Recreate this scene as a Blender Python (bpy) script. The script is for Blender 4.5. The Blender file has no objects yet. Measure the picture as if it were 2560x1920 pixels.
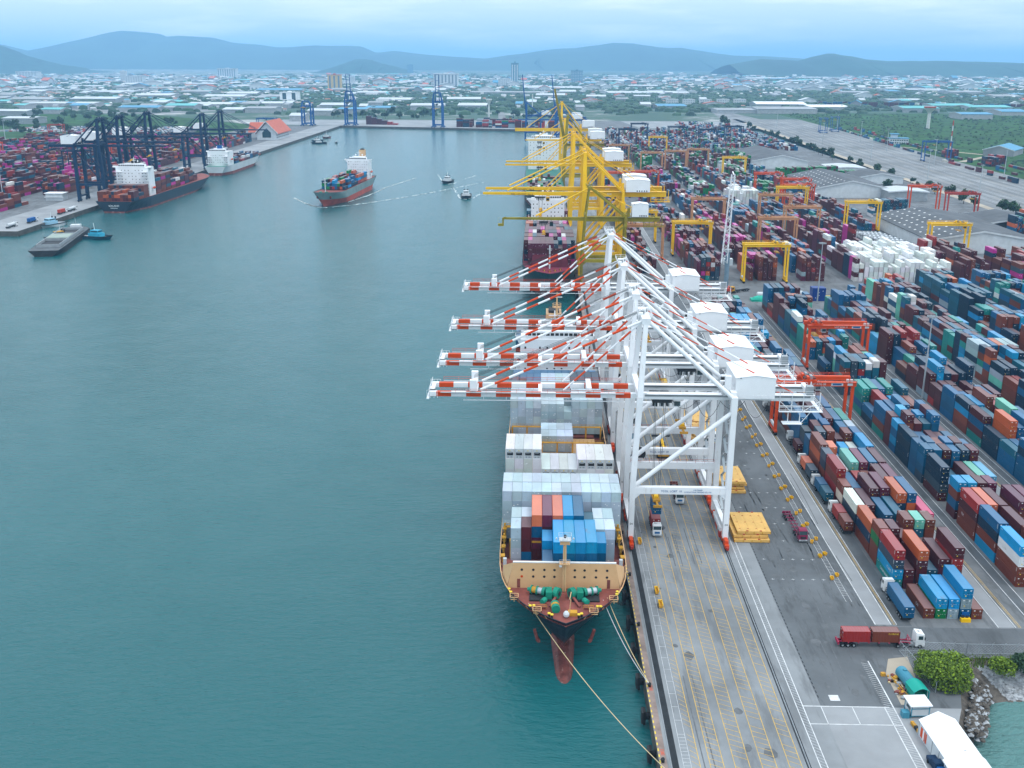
import bpy, math, random
from mathutils import Vector, Matrix
R = random.Random(7)
rad = math.radians
scene = bpy.context.scene
C = scene.collection

# ---------------------------------------------------------------- camera, world, sun, exposure
CAM_H = 125.0
FPX = 2580.0
cam_data = bpy.data.cameras.new("camera")
cam = bpy.data.objects.new("camera", cam_data)
C.objects.link(cam)
cam_data.sensor_width = 36.0
cam_data.lens = FPX / 2560 * 36.0
cam_data.clip_start = 1.0
cam_data.clip_end = 120000.0
W2C = ((0.99969806, 0.02440494, 0.00286281), (0.01002653, -0.29877563, -0.95427071), (-0.02243358, 0.95401128, -0.29893011))
right, down, fwd = (Vector(r) for r in W2C)
cam.matrix_world = Matrix(((right.x, -down.x, -fwd.x, 0), (right.y, -down.y, -fwd.y, 0), (right.z, -down.z, -fwd.z, CAM_H), (0, 0, 0, 1)))
scene.camera = cam

SUN_EL, SUN_AZ = 66.0, 128.0        # degrees; azimuth measured clockwise from +Y
world = bpy.data.worlds.new("World")
scene.world = world
world.use_nodes = True
nt = world.node_tree
for n in list(nt.nodes): nt.nodes.remove(n)
N = nt.nodes.new
out = N("ShaderNodeOutputWorld"); bg = N("ShaderNodeBackground"); sky = N("ShaderNodeTexSky")
sky.sky_type = 'NISHITA'; sky.sun_disc = False
sky.sun_elevation = rad(SUN_EL); sky.sun_rotation = rad(SUN_AZ)
sky.altitude = 100; sky.air_density = 1.0; sky.dust_density = 2.0; sky.ozone_density = 2.0
tc = N("ShaderNodeTexCoord"); sep = N("ShaderNodeSeparateXYZ"); nt.links.new(tc.outputs['Generated'], sep.inputs[0])
elev = N("ShaderNodeValToRGB")
elev.color_ramp.elements[0].position = 0.0; elev.color_ramp.elements[0].color = (0.640, 0.860, 1.04, 1)
elev.color_ramp.elements[1].position = 0.60; elev.color_ramp.elements[1].color = (1.62, 1.84, 2.06, 1)
e2 = elev.color_ramp.elements.new(0.07); e2.color = (1.00, 1.16, 1.26, 1)
nt.links.new(sep.outputs['Z'], elev.inputs['Fac'])
mp = N("ShaderNodeMapping"); mp.inputs['Scale'].default_value = (2.2, 2.2, 16.0)
nt.links.new(tc.outputs['Generated'], mp.inputs[0])
nz = N("ShaderNodeTexNoise"); nz.inputs['Scale'].default_value = 2.3; nz.inputs['Detail'].default_value = 6; nz.inputs['Roughness'].default_value = 0.55
nt.links.new(mp.outputs[0], nz.inputs['Vector'])
cr = N("ShaderNodeValToRGB"); cr.color_ramp.elements[0].position = 0.46; cr.color_ramp.elements[1].position = 0.70
cr.color_ramp.elements[0].color = (0, 0, 0, 1); cr.color_ramp.elements[1].color = (1, 1, 1, 1)
nt.links.new(nz.outputs['Fac'], cr.inputs['Fac'])
mx = N("ShaderNodeMix"); mx.data_type = 'RGBA'; mx.inputs['B'].default_value = (1.45, 1.48, 1.50, 1)
cf = N("ShaderNodeMath"); cf.operation = 'MULTIPLY'; cf.inputs[1].default_value = 0.75
nt.links.new(cr.outputs[0], cf.inputs[0]); nt.links.new(cf.outputs[0], mx.inputs['Factor']); nt.links.new(elev.outputs[0], mx.inputs['A'])
up10 = N("ShaderNodeMix"); up10.data_type = 'RGBA'; up10.blend_type = 'MULTIPLY'; up10.inputs['Factor'].default_value = 1
up10.inputs['B'].default_value = (10, 10, 10, 1); nt.links.new(mx.outputs['Result'], up10.inputs['A'])
veil = N("ShaderNodeMix"); veil.data_type = 'RGBA'; veil.inputs['Factor'].default_value = 0.90
nt.links.new(sky.outputs[0], veil.inputs['A']); nt.links.new(up10.outputs['Result'], veil.inputs['B'])
nt.links.new(veil.outputs['Result'], bg.inputs['Color']); bg.inputs['Strength'].default_value = 0.10
nt.links.new(bg.outputs[0], out.inputs['Surface'])

sd = bpy.data.lights.new("sun", 'SUN'); sd.energy = 1.0; sd.angle = rad(16); sd.color = (1.0, 0.95, 0.88)
sun = bpy.data.objects.new("sun", sd); C.objects.link(sun)
az = rad(SUN_AZ); el = rad(SUN_EL)
sdir = Vector((math.sin(az) * math.cos(el), math.cos(az) * math.cos(el), math.sin(el)))
sun.rotation_euler = sdir.to_track_quat('Z', 'Y').to_euler(); sun.location = (0, -300, 400)

scene.view_settings.view_transform = 'Standard'; scene.view_settings.look = 'None'
scene.view_settings.exposure = 0.1; scene.view_settings.gamma = 1.0
scene.render.engine = 'CYCLES'
scene.cycles.max_bounces = 5; scene.cycles.diffuse_bounces = 2; scene.cycles.glossy_bounces = 3
scene.cycles.transmission_bounces = 2; scene.cycles.volume_bounces = 2; scene.cycles.transparent_max_bounces = 8
scene.cycles.caustics_reflective = False; scene.cycles.caustics_refractive = False

# ---------------------------------------------------------------- materials
MATS = {}
def mat(name, col=(.5, .5, .5), rough=.6, metal=0.0, vary=.18, scale=.25, source=None, spec=.22, dirt=None, stretch=None):
    """painted / weathered surface: colour broken by two noises; source 'object' takes the object's colour, 'attr' the face colour."""
    if name in MATS: return MATS[name]
    m = bpy.data.materials.new(name); m.use_nodes = True; t = m.node_tree
    b = t.nodes['Principled BSDF']; b.inputs['Roughness'].default_value = rough; b.inputs['Metallic'].default_value = metal
    b.inputs['Specular IOR Level'].default_value = spec
    co = t.nodes.new("ShaderNodeTexCoord")
    n1 = t.nodes.new("ShaderNodeTexNoise"); n1.inputs['Scale'].default_value = scale; n1.inputs['Detail'].default_value = 5; n1.inputs['Roughness'].default_value = .65
    if source == 'object':
        oi = t.nodes.new("ShaderNodeObjectInfo"); ad = t.nodes.new("ShaderNodeVectorMath"); ad.operation = 'MULTIPLY_ADD'
        ad.inputs[1].default_value = (1, .35, 1)
        vm = t.nodes.new("ShaderNodeVectorMath"); vm.operation = 'SCALE'; vm.inputs[0].default_value = (37, 91, 53)
        t.links.new(oi.outputs['Random'], vm.inputs['Scale']); t.links.new(co.outputs['Object'], ad.inputs[0]); t.links.new(vm.outputs[0], ad.inputs[2])
        t.links.new(ad.outputs[0], n1.inputs['Vector']); base = oi.outputs['Color']
    else:
        t.links.new(co.outputs['Object'], n1.inputs['Vector'])
        if source == 'attr':
            at = t.nodes.new("ShaderNodeAttribute"); at.attribute_name = "tint"; base = at.outputs['Color']
        else:
            rg = t.nodes.new("ShaderNodeRGB"); rg.outputs[0].default_value = (*col, 1); base = rg.outputs[0]
    mr = t.nodes.new("ShaderNodeMapRange"); mr.inputs['From Min'].default_value = .25; mr.inputs['From Max'].default_value = .75
    mr.inputs['To Min'].default_value = 1 - vary * 1.5; mr.inputs['To Max'].default_value = 1 + vary * .7
    t.links.new(n1.outputs['Fac'], mr.inputs['Value'])
    mu = t.nodes.new("ShaderNodeVectorMath"); mu.operation = 'SCALE'
    t.links.new(base, mu.inputs[0]); t.links.new(mr.outputs[0], mu.inputs['Scale'])
    last = mu.outputs[0]
    if dirt:
        n2 = t.nodes.new("ShaderNodeTexNoise"); n2.inputs['Scale'].default_value = dirt[1]; n2.inputs['Detail'].default_value = 6; n2.inputs['Roughness'].default_value = .7
        vsrc = co.outputs['Object'] if source != 'object' else ad.outputs[0]
        if stretch:
            sm = t.nodes.new("ShaderNodeMapping"); sm.inputs['Scale'].default_value = stretch; t.links.new(vsrc, sm.inputs[0]); vsrc = sm.outputs[0]
        t.links.new(vsrc, n2.inputs['Vector'])
        rp = t.nodes.new("ShaderNodeValToRGB"); rp.color_ramp.elements[0].position = dirt[2]; rp.color_ramp.elements[1].position = min(1, dirt[2] + .12)
        t.links.new(n2.outputs['Fac'], rp.inputs['Fac'])
        ml = t.nodes.new("ShaderNodeMath"); ml.operation = 'MULTIPLY'; ml.inputs[1].default_value = dirt[3]; t.links.new(rp.outputs[0], ml.inputs[0])
        mm = t.nodes.new("ShaderNodeMix"); mm.data_type = 'RGBA'; mm.inputs['B'].default_value = (*dirt[0], 1)
        t.links.new(ml.outputs[0], mm.inputs['Factor']); t.links.new(last, mm.inputs['A']); last = mm.outputs['Result']
    t.links.new(last, b.inputs['Base Color'])
    MATS[name] = m
    return m
RUST = (.16, .06, .03)
M_white = mat('white_paint', (.80, .82, .84), .45, vary=.07, scale=.12, dirt=((.46, .36, .28), .9, .60, .42), stretch=(1, 1, .22))
M_orange = mat('orange_paint', (.62, .065, .008), .45, vary=.12, dirt=(RUST, .5, .66, .4))
M_yellow = mat('yellow_paint', (.86, .50, .004), .45, vary=.10, scale=.08, dirt=((.50, .24, .02), .3, .64, .5))
M_olive = mat('weathered_olive_paint', (.30, .245, .012), .6, vary=.3, scale=.1, dirt=(RUST, .25, .55, .7))
M_peach = mat('faded_peach_paint', (.55, .27, .13), .6, vary=.2, dirt=(RUST, .4, .62, .5))
M_blue = mat('crane_blue_paint', (.004, .085, .28), .5, vary=.15)
M_navyc = mat('dark_blue_crane_paint', (.004, .028, .075), .55, vary=.2)
M_redc = mat('red_crane_paint', (.42, .045, .03), .55, vary=.2)
M_dark = mat('dark_steel', (.03, .032, .035), .6, vary=.3)
M_black = mat('black_rubber', (.012, .013, .014), .75, vary=.3)
M_glass = mat('tinted_glass', (.02, .05, .06), .08, vary=.1, spec=.8)
M_grey = mat('grey_steel', (.30, .33, .35), .5, vary=.2)
M_galv = mat('galvanised_steel', (.45, .50, .53), .4, .3, vary=.12)
M_conc = mat('quay_concrete', (.25, .268, .28), .85, vary=.30, scale=.035, dirt=((.11, .118, .125), .22, .50, .6), stretch=(1, .16, 1))
M_conc2 = mat('pale_concrete', (.285, .30, .312), .85, vary=.25, scale=.03, dirt=((.24, .24, .25), .2, .56, .5))
M_asph = mat('yard_asphalt', (.128, .140, .150), .85, vary=.30, scale=.04, dirt=((.06, .066, .07), .28, .52, .65), stretch=(1, .2, 1))
M_yard = mat('container_yard_paving', (.165, .176, .184), .85, vary=.35, scale=.05, dirt=((.075, .078, .08), .25, .5, .65), stretch=(1, .2, 1))
M_rail = mat('rail_yard_paving', (.235, .245, .25), .9, vary=.35, scale=.012, dirt=((.13, .14, .14), .06, .5, .7), stretch=(1, .12, 1))
M_dust = mat('dusty_earth', (.40, .35, .28), .95, vary=.25, scale=.03)
M_wline = mat('white_line_paint', (.66, .68, .69), .7, vary=.25, scale=.5, dirt=((.30, .31, .32), 1.2, .55, .8))
M_yline = mat('yellow_line_paint', (.66, .42, .08), .7, vary=.25, scale=.5, dirt=((.27, .28, .28), .8, .55, .7))
M_coping = mat('rusty_coping', (.26, .20, .175), .85, vary=.35, scale=.2, dirt=((.40, .16, .07), .35, .60, .6))
M_quay = mat('quay_wall', (.10, .095, .085), .9, vary=.4, scale=.2)
M_tar = mat('black_trench_cover', (.022, .026, .030), .7, vary=.4, scale=.3)
M_grass = mat('grassland', (.026, .098, .016), .95, vary=.6, scale=.02, dirt=((.012, .045, .018), .05, .50, .8))
M_tan = mat('tan_ship_paint', (.66, .41, .21), .5, vary=.08, scale=.2, dirt=((.45, .22, .10), .35, .66, .5))
M_deck = mat('ship_deck_red', (.24, .07, .055), .7, vary=.25, scale=.3, dirt=((.10, .04, .035), .4, .58, .6))
M_green = mat('winch_green', (.01, .24, .16), .5, vary=.2)
M_amber = mat('lashing_yellow', (.58, .30, .03), .55, vary=.3, dirt=(RUST, .6, .6, .7))
M_lwall = mat('pale_wall', (.56, .60, .62), .7, vary=.12)
M_roofg = mat('dark_grey_roof', (.105, .115, .125), .8, vary=.3, scale=.06)
M_roofl = mat('light_metal_roof', (.50, .54, .56), .5, vary=.15, scale=.03)
M_roofb = mat('blue_metal_roof', (.06, .26, .42), .5, vary=.15)
M_roofr = mat('red_tile_roof', (.50, .13, .08), .7, vary=.15)
M_rock = mat('revetment_rock', (.40, .42, .44), .9, vary=.5, scale=.8)
M_rockd = mat('dark_wet_rock', (.12, .105, .09), .8, vary=.5, scale=.8)
M_bark = mat('bark', (.09, .07, .05), .9)
M_rope = mat('mooring_rope', (.62, .50, .28), .8, vary=.1)
M_ropew = mat('pale_rope', (.55, .58, .60), .8, vary=.1)
M_box = mat('container_paint', source='object', rough=.42, vary=.14, scale=.22, dirt=((.15, .085, .06), .7, .60, .55))
M_boxs = mat('stacked_container_paint', source='attr', rough=.45, vary=.16, scale=.15)
def roof_sheen_mat():  # container paint with roof dust and sky reflection mixed into its colour
    m = M_box.copy(); m.name = 'dusty_sky_sheen_roof'; t = m.node_tree; b = t.nodes['Principled BSDF']
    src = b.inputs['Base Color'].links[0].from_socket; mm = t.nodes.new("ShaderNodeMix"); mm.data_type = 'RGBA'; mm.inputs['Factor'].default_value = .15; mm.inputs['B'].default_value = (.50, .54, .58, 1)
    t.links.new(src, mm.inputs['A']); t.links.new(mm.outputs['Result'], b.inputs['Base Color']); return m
M_boxr = roof_sheen_mat()
M_any = mat('object_paint', source='object', rough=.5, vary=.10, scale=.25)

def leafmat(name, c1, c2):
    m = bpy.data.materials.new(name); m.use_nodes = True; t = m.node_tree; b = t.nodes['Principled BSDF']
    b.inputs['Roughness'].default_value = .8
    at = t.nodes.new("ShaderNodeAttribute"); at.attribute_name = "tint"
    mm = t.nodes.new("ShaderNodeMix"); mm.data_type = 'RGBA'; mm.inputs['A'].default_value = (*c1, 1); mm.inputs['B'].default_value = (*c2, 1)
    t.links.new(at.outputs['Fac'], mm.inputs['Factor']); t.links.new(mm.outputs['Result'], b.inputs['Base Color'])
    return m
M_leaf = leafmat('bright_foliage', (.018, .055, .004), (.20, .31, .012))
M_leafd = leafmat('dark_foliage', (.010, .035, .018), (.03, .085, .03))

def water_mat(name, c1, c2, bump, rough):
    m = bpy.data.materials.new(name); m.use_nodes = True; t = m.node_tree; b = t.nodes['Principled BSDF']
    b.inputs['Roughness'].default_value = rough; b.inputs['IOR'].default_value = 1.33
    co = t.nodes.new("ShaderNodeTexCoord")
    n = t.nodes.new("ShaderNodeTexNoise"); n.inputs['Scale'].default_value = .0045; n.inputs['Detail'].default_value = 4
    m1 = t.nodes.new("ShaderNodeMapping"); m1.inputs['Scale'].default_value = (1, .8, 1)
    t.links.new(co.outputs['Object'], m1.inputs[0]); t.links.new(m1.outputs[0], n.inputs['Vector'])
    r = t.nodes.new("ShaderNodeMapRange"); r.inputs['From Min'].default_value = .35; r.inputs['From Max'].default_value = .68
    t.links.new(n.outputs['Fac'], r.inputs['Value'])
    mm = t.nodes.new("ShaderNodeMix"); mm.data_type = 'RGBA'; mm.inputs['A'].default_value = (*c1, 1); mm.inputs['B'].default_value = (*c2, 1)
    t.links.new(r.outputs[0], mm.inputs['Factor']); t.links.new(mm.outputs['Result'], b.inputs['Base Color'])
    m2 = t.nodes.new("ShaderNodeMapping"); m2.inputs['Scale'].default_value = (.32, .75, .5); m2.inputs['Rotation'].default_value = (0, 0, rad(12))
    t.links.new(co.outputs['Object'], m2.inputs[0])
    w1 = t.nodes.new("ShaderNodeTexNoise"); w1.inputs['Scale'].default_value = .9; w1.inputs['Detail'].default_value = 5; w1.inputs['Roughness'].default_value = .6
    w2 = t.nodes.new("ShaderNodeTexNoise"); w2.inputs['Scale'].default_value = .07; w2.inputs['Detail'].default_value = 3
    t.links.new(m2.outputs[0], w1.inputs['Vector']); t.links.new(co.outputs['Object'], w2.inputs['Vector'])
    mul = t.nodes.new("ShaderNodeMath"); mul.operation = 'MULTIPLY'; t.links.new(w1.outputs['Fac'], mul.inputs[0])
    r2 = t.nodes.new("ShaderNodeMapRange"); r2.inputs['From Min'].default_value = .3; r2.inputs['From Max'].default_value = .7; r2.inputs['To Min'].default_value = .8; r2.inputs['To Max'].default_value = 1.1
    t.links.new(w2.outputs['Fac'], r2.inputs['Value']); t.links.new(r2.outputs[0], mul.inputs[1])
    bp = t.nodes.new("ShaderNodeBump"); bp.inputs['Strength'].default_value = bump; bp.inputs['Distance'].default_value = .6
    t.links.new(mul.outputs[0], bp.inputs['Height']); t.links.new(bp.outputs[0], b.inputs['Normal'])
    return m
M_water = water_mat('harbour_water', (.006, .088, .096), (.010, .104, .114), .9, .14)
M_inlet = water_mat('inlet_water', (.07, .19, .18), (.13, .28, .27), 3.0, .05)
M_tyre = mat('tyre_rubber_stain', (.125, .134, .142), .8, vary=.3, scale=.5)
M_foam = mat('sea_foam', (.78, .86, .86), .8, vary=.3, scale=.3)

# ---------------------------------------------------------------- mesh helpers
class MB:
    def __init__(s): s.v = []; s.f = []; s.m = []; s.c = []; s.slots = []
    def slot(s, m):
        if m not in s.slots: s.slots.append(m)
        return s.slots.index(m)
    def add(s, vs, fs, m, col=None):
        o = len(s.v); k = s.slot(m); s.v += [tuple(v) for v in vs]
        for f in fs: s.f.append(tuple(i + o for i in f)); s.m.append(k); s.c.append(col)
    BOXF = ((0, 3, 2, 1), (4, 5, 6, 7), (0, 1, 5, 4), (1, 2, 6, 5), (2, 3, 7, 6), (3, 0, 4, 7))
    def box(s, x0, y0, z0, x1, y1, z1, m, col=None, skip=()):
        vs = [(x0, y0, z0), (x1, y0, z0), (x1, y1, z0), (x0, y1, z0), (x0, y0, z1), (x1, y0, z1), (x1, y1, z1), (x0, y1, z1)]
        s.add(vs, [f for i, f in enumerate(s.BOXF) if i not in skip], m, col)
    def rbox(s, cx, cy, z0, sx, sy, sz, rz, m):
        c, q = math.cos(rz), math.sin(rz)
        pts = [(-sx / 2, -sy / 2), (sx / 2, -sy / 2), (sx / 2, sy / 2), (-sx / 2, sy / 2)]
        pts = [(cx + a * c - b * q, cy + a * q + b * c) for a, b in pts]
        s.add([(x, y, z0) for x, y in pts] + [(x, y, z0 + sz) for x, y in pts], s.BOXF, m)
    def bar(s, p, q, w, h, m, w2=None, h2=None):
        p, q = Vector(p), Vector(q); d = (q - p).normalized()
        u = Vector((0, 0, 1)) if abs(d.z) < .92 else Vector((0, 1, 0))
        a = d.cross(u).normalized(); b = a.cross(d).normalized()
        vs = []
        for o, ww, hh in ((p, w, h), (q, w2 or w, h2 or h)):
            for i, j in ((-1, -1), (1, -1), (1, 1), (-1, 1)): vs.append(o + a * (i * ww / 2) + b * (j * hh / 2))
        s.add(vs, ((0, 1, 2, 3), (7, 6, 5, 4), (0, 4, 5, 1), (1, 5, 6, 2), (2, 6, 7, 3), (3, 7, 4, 0)), m)
    def tube(s, p, q, r, m, n=8, r2=None):
        p, q = Vector(p), Vector(q); d = (q - p).normalized()
        u = Vector((0, 0, 1)) if abs(d.z) < .92 else Vector((0, 1, 0))
        a = d.cross(u).normalized(); b = a.cross(d).normalized(); vs = []
        for o, rr in ((p, r), (q, r if r2 is None else r2)):
            for i in range(n):
                t = 2 * math.pi * i / n; vs.append(o + a * (rr * math.cos(t)) + b * (rr * math.sin(t)))
        fs = [(i, (i + 1) % n, n + (i + 1) % n, n + i) for i in range(n)] + [tuple(range(n - 1, -1, -1)), tuple(range(n, 2 * n))]
        s.add(vs, fs, m)
    def striped(s, p, q, r, ms, seg, n=8):
        p, q = Vector(p), Vector(q); L = (q - p).length; k = max(1, round(L / seg))
        for i in range(k): s.tube(p.lerp(q, i / k), p.lerp(q, (i + 1) / k), r, ms[i % len(ms)], n)
    def prism(s, prof, axis, a0, a1, m, cap=True):
        """prof: (u, z) outline; axis 'x' -> u is y, 'y' -> u is x"""
        n = len(prof); vs = []
        for a in (a0, a1): vs += [((a, u, z) if axis == 'x' else (u, a, z)) for u, z in prof]
        fs = [(i, (i + 1) % n, n + (i + 1) % n, n + i) for i in range(n)]
        if cap: fs += [tuple(range(n - 1, -1, -1)), tuple(range(n, 2 * n))]
        s.add(vs, fs, m)
    def rail(s, pts, h, m, step=2.5, t=.06):
        for p, q in zip(pts, pts[1:]):
            p, q = Vector(p), Vector(q); up = Vector((0, 0, h))
            s.bar(p + up, q + up, t, t, m); s.bar(p + up * .5, q + up * .5, t, t, m)
            k = max(1, int((q - p).length / step))
            for i in range(k + 1): o = p.lerp(q, i / k); s.bar(o, o + up, t, t, m)
    def ball(s, c, rx, ry, rz, m, n=10, k=6):
        vs = [(c[0], c[1], c[2] - rz)]
        for j in range(1, k):
            ph = -math.pi / 2 + math.pi * j / k
            for i in range(n):
                t = 2 * math.pi * i / n; vs.append((c[0] + rx * math.cos(ph) * math.cos(t), c[1] + ry * math.cos(ph) * math.sin(t), c[2] + rz * math.sin(ph)))
        vs.append((c[0], c[1], c[2] + rz)); fs = [(0, 1 + (i + 1) % n, 1 + i) for i in range(n)]
        for j in range(k - 2):
            for i in range(n):
                a = 1 + j * n; fs.append((a + i, a + (i + 1) % n, a + n + (i + 1) % n, a + n + i))
        a = 1 + (k - 2) * n; fs += [(a + i, a + (i + 1) % n, len(vs) - 1) for i in range(n)]
        s.add(vs, fs, m)
    def mesh(s, name, smooth=False):
        me = bpy.data.meshes.new(name); me.from_pydata(s.v, [], s.f); 
        for m in s.slots: me.materials.append(m)
        me.polygons.foreach_set('material_index', s.m)
        if any(c is not None for c in s.c):
            at = me.attributes.new('tint', 'FLOAT_COLOR', 'CORNER'); buf = []
            for f, c in zip(s.f, s.c): buf += list((*(c or (0, 0, 0)), 1)) * len(f)
            at.data.foreach_set('color', buf)
        if smooth: me.polygons.foreach_set('use_smooth', [True] * len(s.f))
        me.update(); return me
    def build(s, name, parent=None, loc=None, smooth=False):
        o = bpy.data.objects.new(name, s.mesh(name, smooth)); C.objects.link(o)
        if parent: o.parent = parent
        if loc: o.location = loc
        return o
def tag(o, label=None, cat=None, group=None, kind=None):
    if label: o['label'] = label
    if cat: o['category'] = cat
    if group: o['group'] = group
    if kind: o['kind'] = kind
    return o
def thing(name, label, cat, loc=(0, 0, 0), rz=0.0, group=None):
    o = bpy.data.objects.new(name, None); C.objects.link(o); o.location = loc; o.rotation_euler = (0, 0, rz); o.empty_display_size = .1
    return tag(o, label, cat, group)
KIDS = {}
def dup(root, loc, rz=0.0, label=None, group=None):
    if not KIDS or root.name not in KIDS:
        KIDS[root.name] = [(c, list(c.children)) for c in root.children]
    r = root.copy(); C.objects.link(r); r.location = loc; r.rotation_euler = (0, 0, rz)
    if label: r['label'] = label
    if group: r['group'] = group
    for ch, gs in KIDS[root.name]:
        c = ch.copy(); C.objects.link(c); c.parent = r
        for g in gs: d = g.copy(); C.objects.link(d); d.parent = c
    return r
def text(name, body, size, m, parent, loc, rot, align='CENTER', depth=.02, sx=1.0):
    cu = bpy.data.curves.new('lettering', 'FONT'); cu.body = body; cu.size = size; cu.align_x = align; cu.align_y = 'CENTER'; cu.extrude = depth
    to = bpy.data.objects.new('lettering_source', cu); C.objects.link(to)
    dg = bpy.context.evaluated_depsgraph_get(); me = bpy.data.meshes.new_from_object(to.evaluated_get(dg))
    bpy.data.objects.remove(to); bpy.data.curves.remove(cu)
    me.materials.clear(); me.materials.append(m)
    o = bpy.data.objects.new(name, me); C.objects.link(o); o.parent = parent; o.location = loc; o.rotation_euler = rot; o.scale = (sx, 1, 1)
    return o
M_ink = mat('blue_lettering', (.02, .12, .30), .6, vary=.1)
M_inkw = mat('white_lettering', (.75, .76, .76), .6, vary=.05)
M_inky = mat('yellow_lettering', (.75, .55, .05), .6, vary=.05)
M_inkb = mat('black_lettering', (.03, .03, .03), .6, vary=.05)
SEA = -4.0
def struct(mb, name): return tag(mb.build(name), kind='structure')

# ---------------------------------------------------------------- setting: water, land, quays, markings
def sheet(name, polys, m, z=0.0):
    mb = MB()
    for p in polys: mb.add([(x, y, z) for x, y in p], [tuple(range(len(p)))], m)
    return struct(mb, name)
def rect(x0, y0, x1, y1): return [(x0, y0), (x1, y0), (x1, y1), (x0, y1)]
sheet('water', [rect(-6000, -1500, 2500, 2400)], M_water, SEA)
sheet('inlet_water', [[(84.2, 60), (400, 60), (400, 205), (84.2, 205)]], M_inlet, SEA + .03)
M_far = bpy.data.materials.new('far_town_ground'); M_far.use_nodes = True
_t = M_far.node_tree; _b = _t.nodes['Principled BSDF']; _b.inputs['Roughness'].default_value = .95
_c = _t.nodes.new("ShaderNodeTexCoord"); _n = _t.nodes.new("ShaderNodeTexNoise"); _n.inputs['Scale'].default_value = .006; _n.inputs['Detail'].default_value = 8; _n.inputs['Roughness'].default_value = .72
_t.links.new(_c.outputs['Object'], _n.inputs['Vector'])
_sx = _t.nodes.new("ShaderNodeSeparateXYZ"); _t.links.new(_c.outputs['Object'], _sx.inputs[0])
_mr = _t.nodes.new("ShaderNodeMapRange"); _mr.inputs['From Min'].default_value = -2500; _mr.inputs['From Max'].default_value = 1500; _mr.inputs['To Min'].default_value = .065; _mr.inputs['To Max'].default_value = -.02
_t.links.new(_sx.outputs['X'], _mr.inputs['Value']); _ad = _t.nodes.new("ShaderNodeMath"); _ad.operation = 'ADD'; _t.links.new(_n.outputs['Fac'], _ad.inputs[0]); _t.links.new(_mr.outputs[0], _ad.inputs[1])
_r = _t.nodes.new("ShaderNodeValToRGB"); _t.links.new(_ad.outputs[0], _r.inputs['Fac'])
_e = _r.color_ramp.elements; _e[0].position = .44; _e[0].color = (.028, .075, .05, 1); _e[1].position = .66; _e[1].color = (.42, .43, .41, 1)
for p, c in ((.52, (.035, .085, .045)), (.57, (.10, .13, .11)), (.61, (.24, .25, .24))): x = _e.new(p); x.color = (*c, 1)
_t.links.new(_r.outputs[0], _b.inputs['Base Color'])
QX = 23.9
sheet('quay_apron', [rect(QX, 40, 58.7, 1950)], M_conc)
sheet('pier_ground', [[(58.7, 40), (84, 40), (84, 176), (87, 182), (58.7, 182)]], M_conc2)
sheet('handling_area_ground', [[(58.7, 182), (87, 182), (92, 196), (95, 201), (79.5, 201), (79.5, 1950), (58.7, 1950)]], M_asph)
sheet('yard_ground', [rect(79.5, 201, 405, 2330), rect(QX, 1950, 79.5, 2330)], M_yard)
sheet('rail_yard_ground', [[(405, 201), (520, 201), (545, 1200), (590, 2420), (450, 2420), (405, 900)]], M_rail)
sheet('grass_field', [[(520, 201), (2600, 201), (2600, 2720), (590, 2720), (590, 2420), (545, 1200)]], M_grass, -.02)
sheet('far_ground', [rect(-20000, 775, -900, 60000), rect(-900, 2115, -395, 60000), [(-395, 2115), (QX, 2010), (QX, 60000), (-395, 60000)],
                     [(QX, 2330), (450, 2330), (450, 2420), (590, 2420), (590, 2720), (2600, 2720), (2600, 60000), (QX, 60000)], rect(2600, 201, 26000, 60000)], M_far, -.06)
sheet('terminal_apron', [rect(-437, 775, -395, 2115)], M_conc2)
sheet('terminal_yard_ground', [rect(-900, 775, -437, 2115)], M_yard, -.01)
sheet('basin_quay_ground', [[(-560, 2150), (-395, 2116), (QX, 2011), (QX, 2330), (-560, 2330)]], M_conc2, .05)
qb = MB()
qb.add([(QX, 40, 0), (QX, 2010, 0), (QX, 2010, -9), (QX, 40, -9)], [(0, 1, 2, 3)], M_quay)
qb.add([(-395, 775, 0), (-395, 2115, 0), (-395, 2115, -9), (-395, 775, -9)], [(3, 2, 1, 0)], M_quay)
qb.add([(-395, 2115, 0.05), (QX, 2010, 0.05), (QX, 2010, -9), (-395, 2115, -9)], [(3, 2, 1, 0)], M_quay)
qb.add([(-6000, 775, 0), (-395, 775, 0), (-395, 775, -9), (-6000, 775, -9)], [(3, 2, 1, 0)], M_quay)
qb.add([(84, 40, 0), (84, 176, 0), (84, 176, -9), (84, 40, -9)], [(3, 2, 1, 0)], M_quay)
tag(qb.build('quay_wall'), kind='structure')
# the shore behind the fence: a sloping bank of rocks
shore = [(84, 176), (87, 182), (92, 196), (97, 202), (140, 201), (600, 201)]
low = [(86.5, 170), (90.5, 178), (97, 186), (105, 188), (140, 187.5), (600, 187)]
sb = MB()
sb.add([(x, y, 0) for x, y in shore] + [(x, y, -6.0) for x, y in low], [(i, i + 6, i + 7, i + 1) for i in range(5)], M_rockd)
struct(sb, 'shore_bank_ground')
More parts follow.
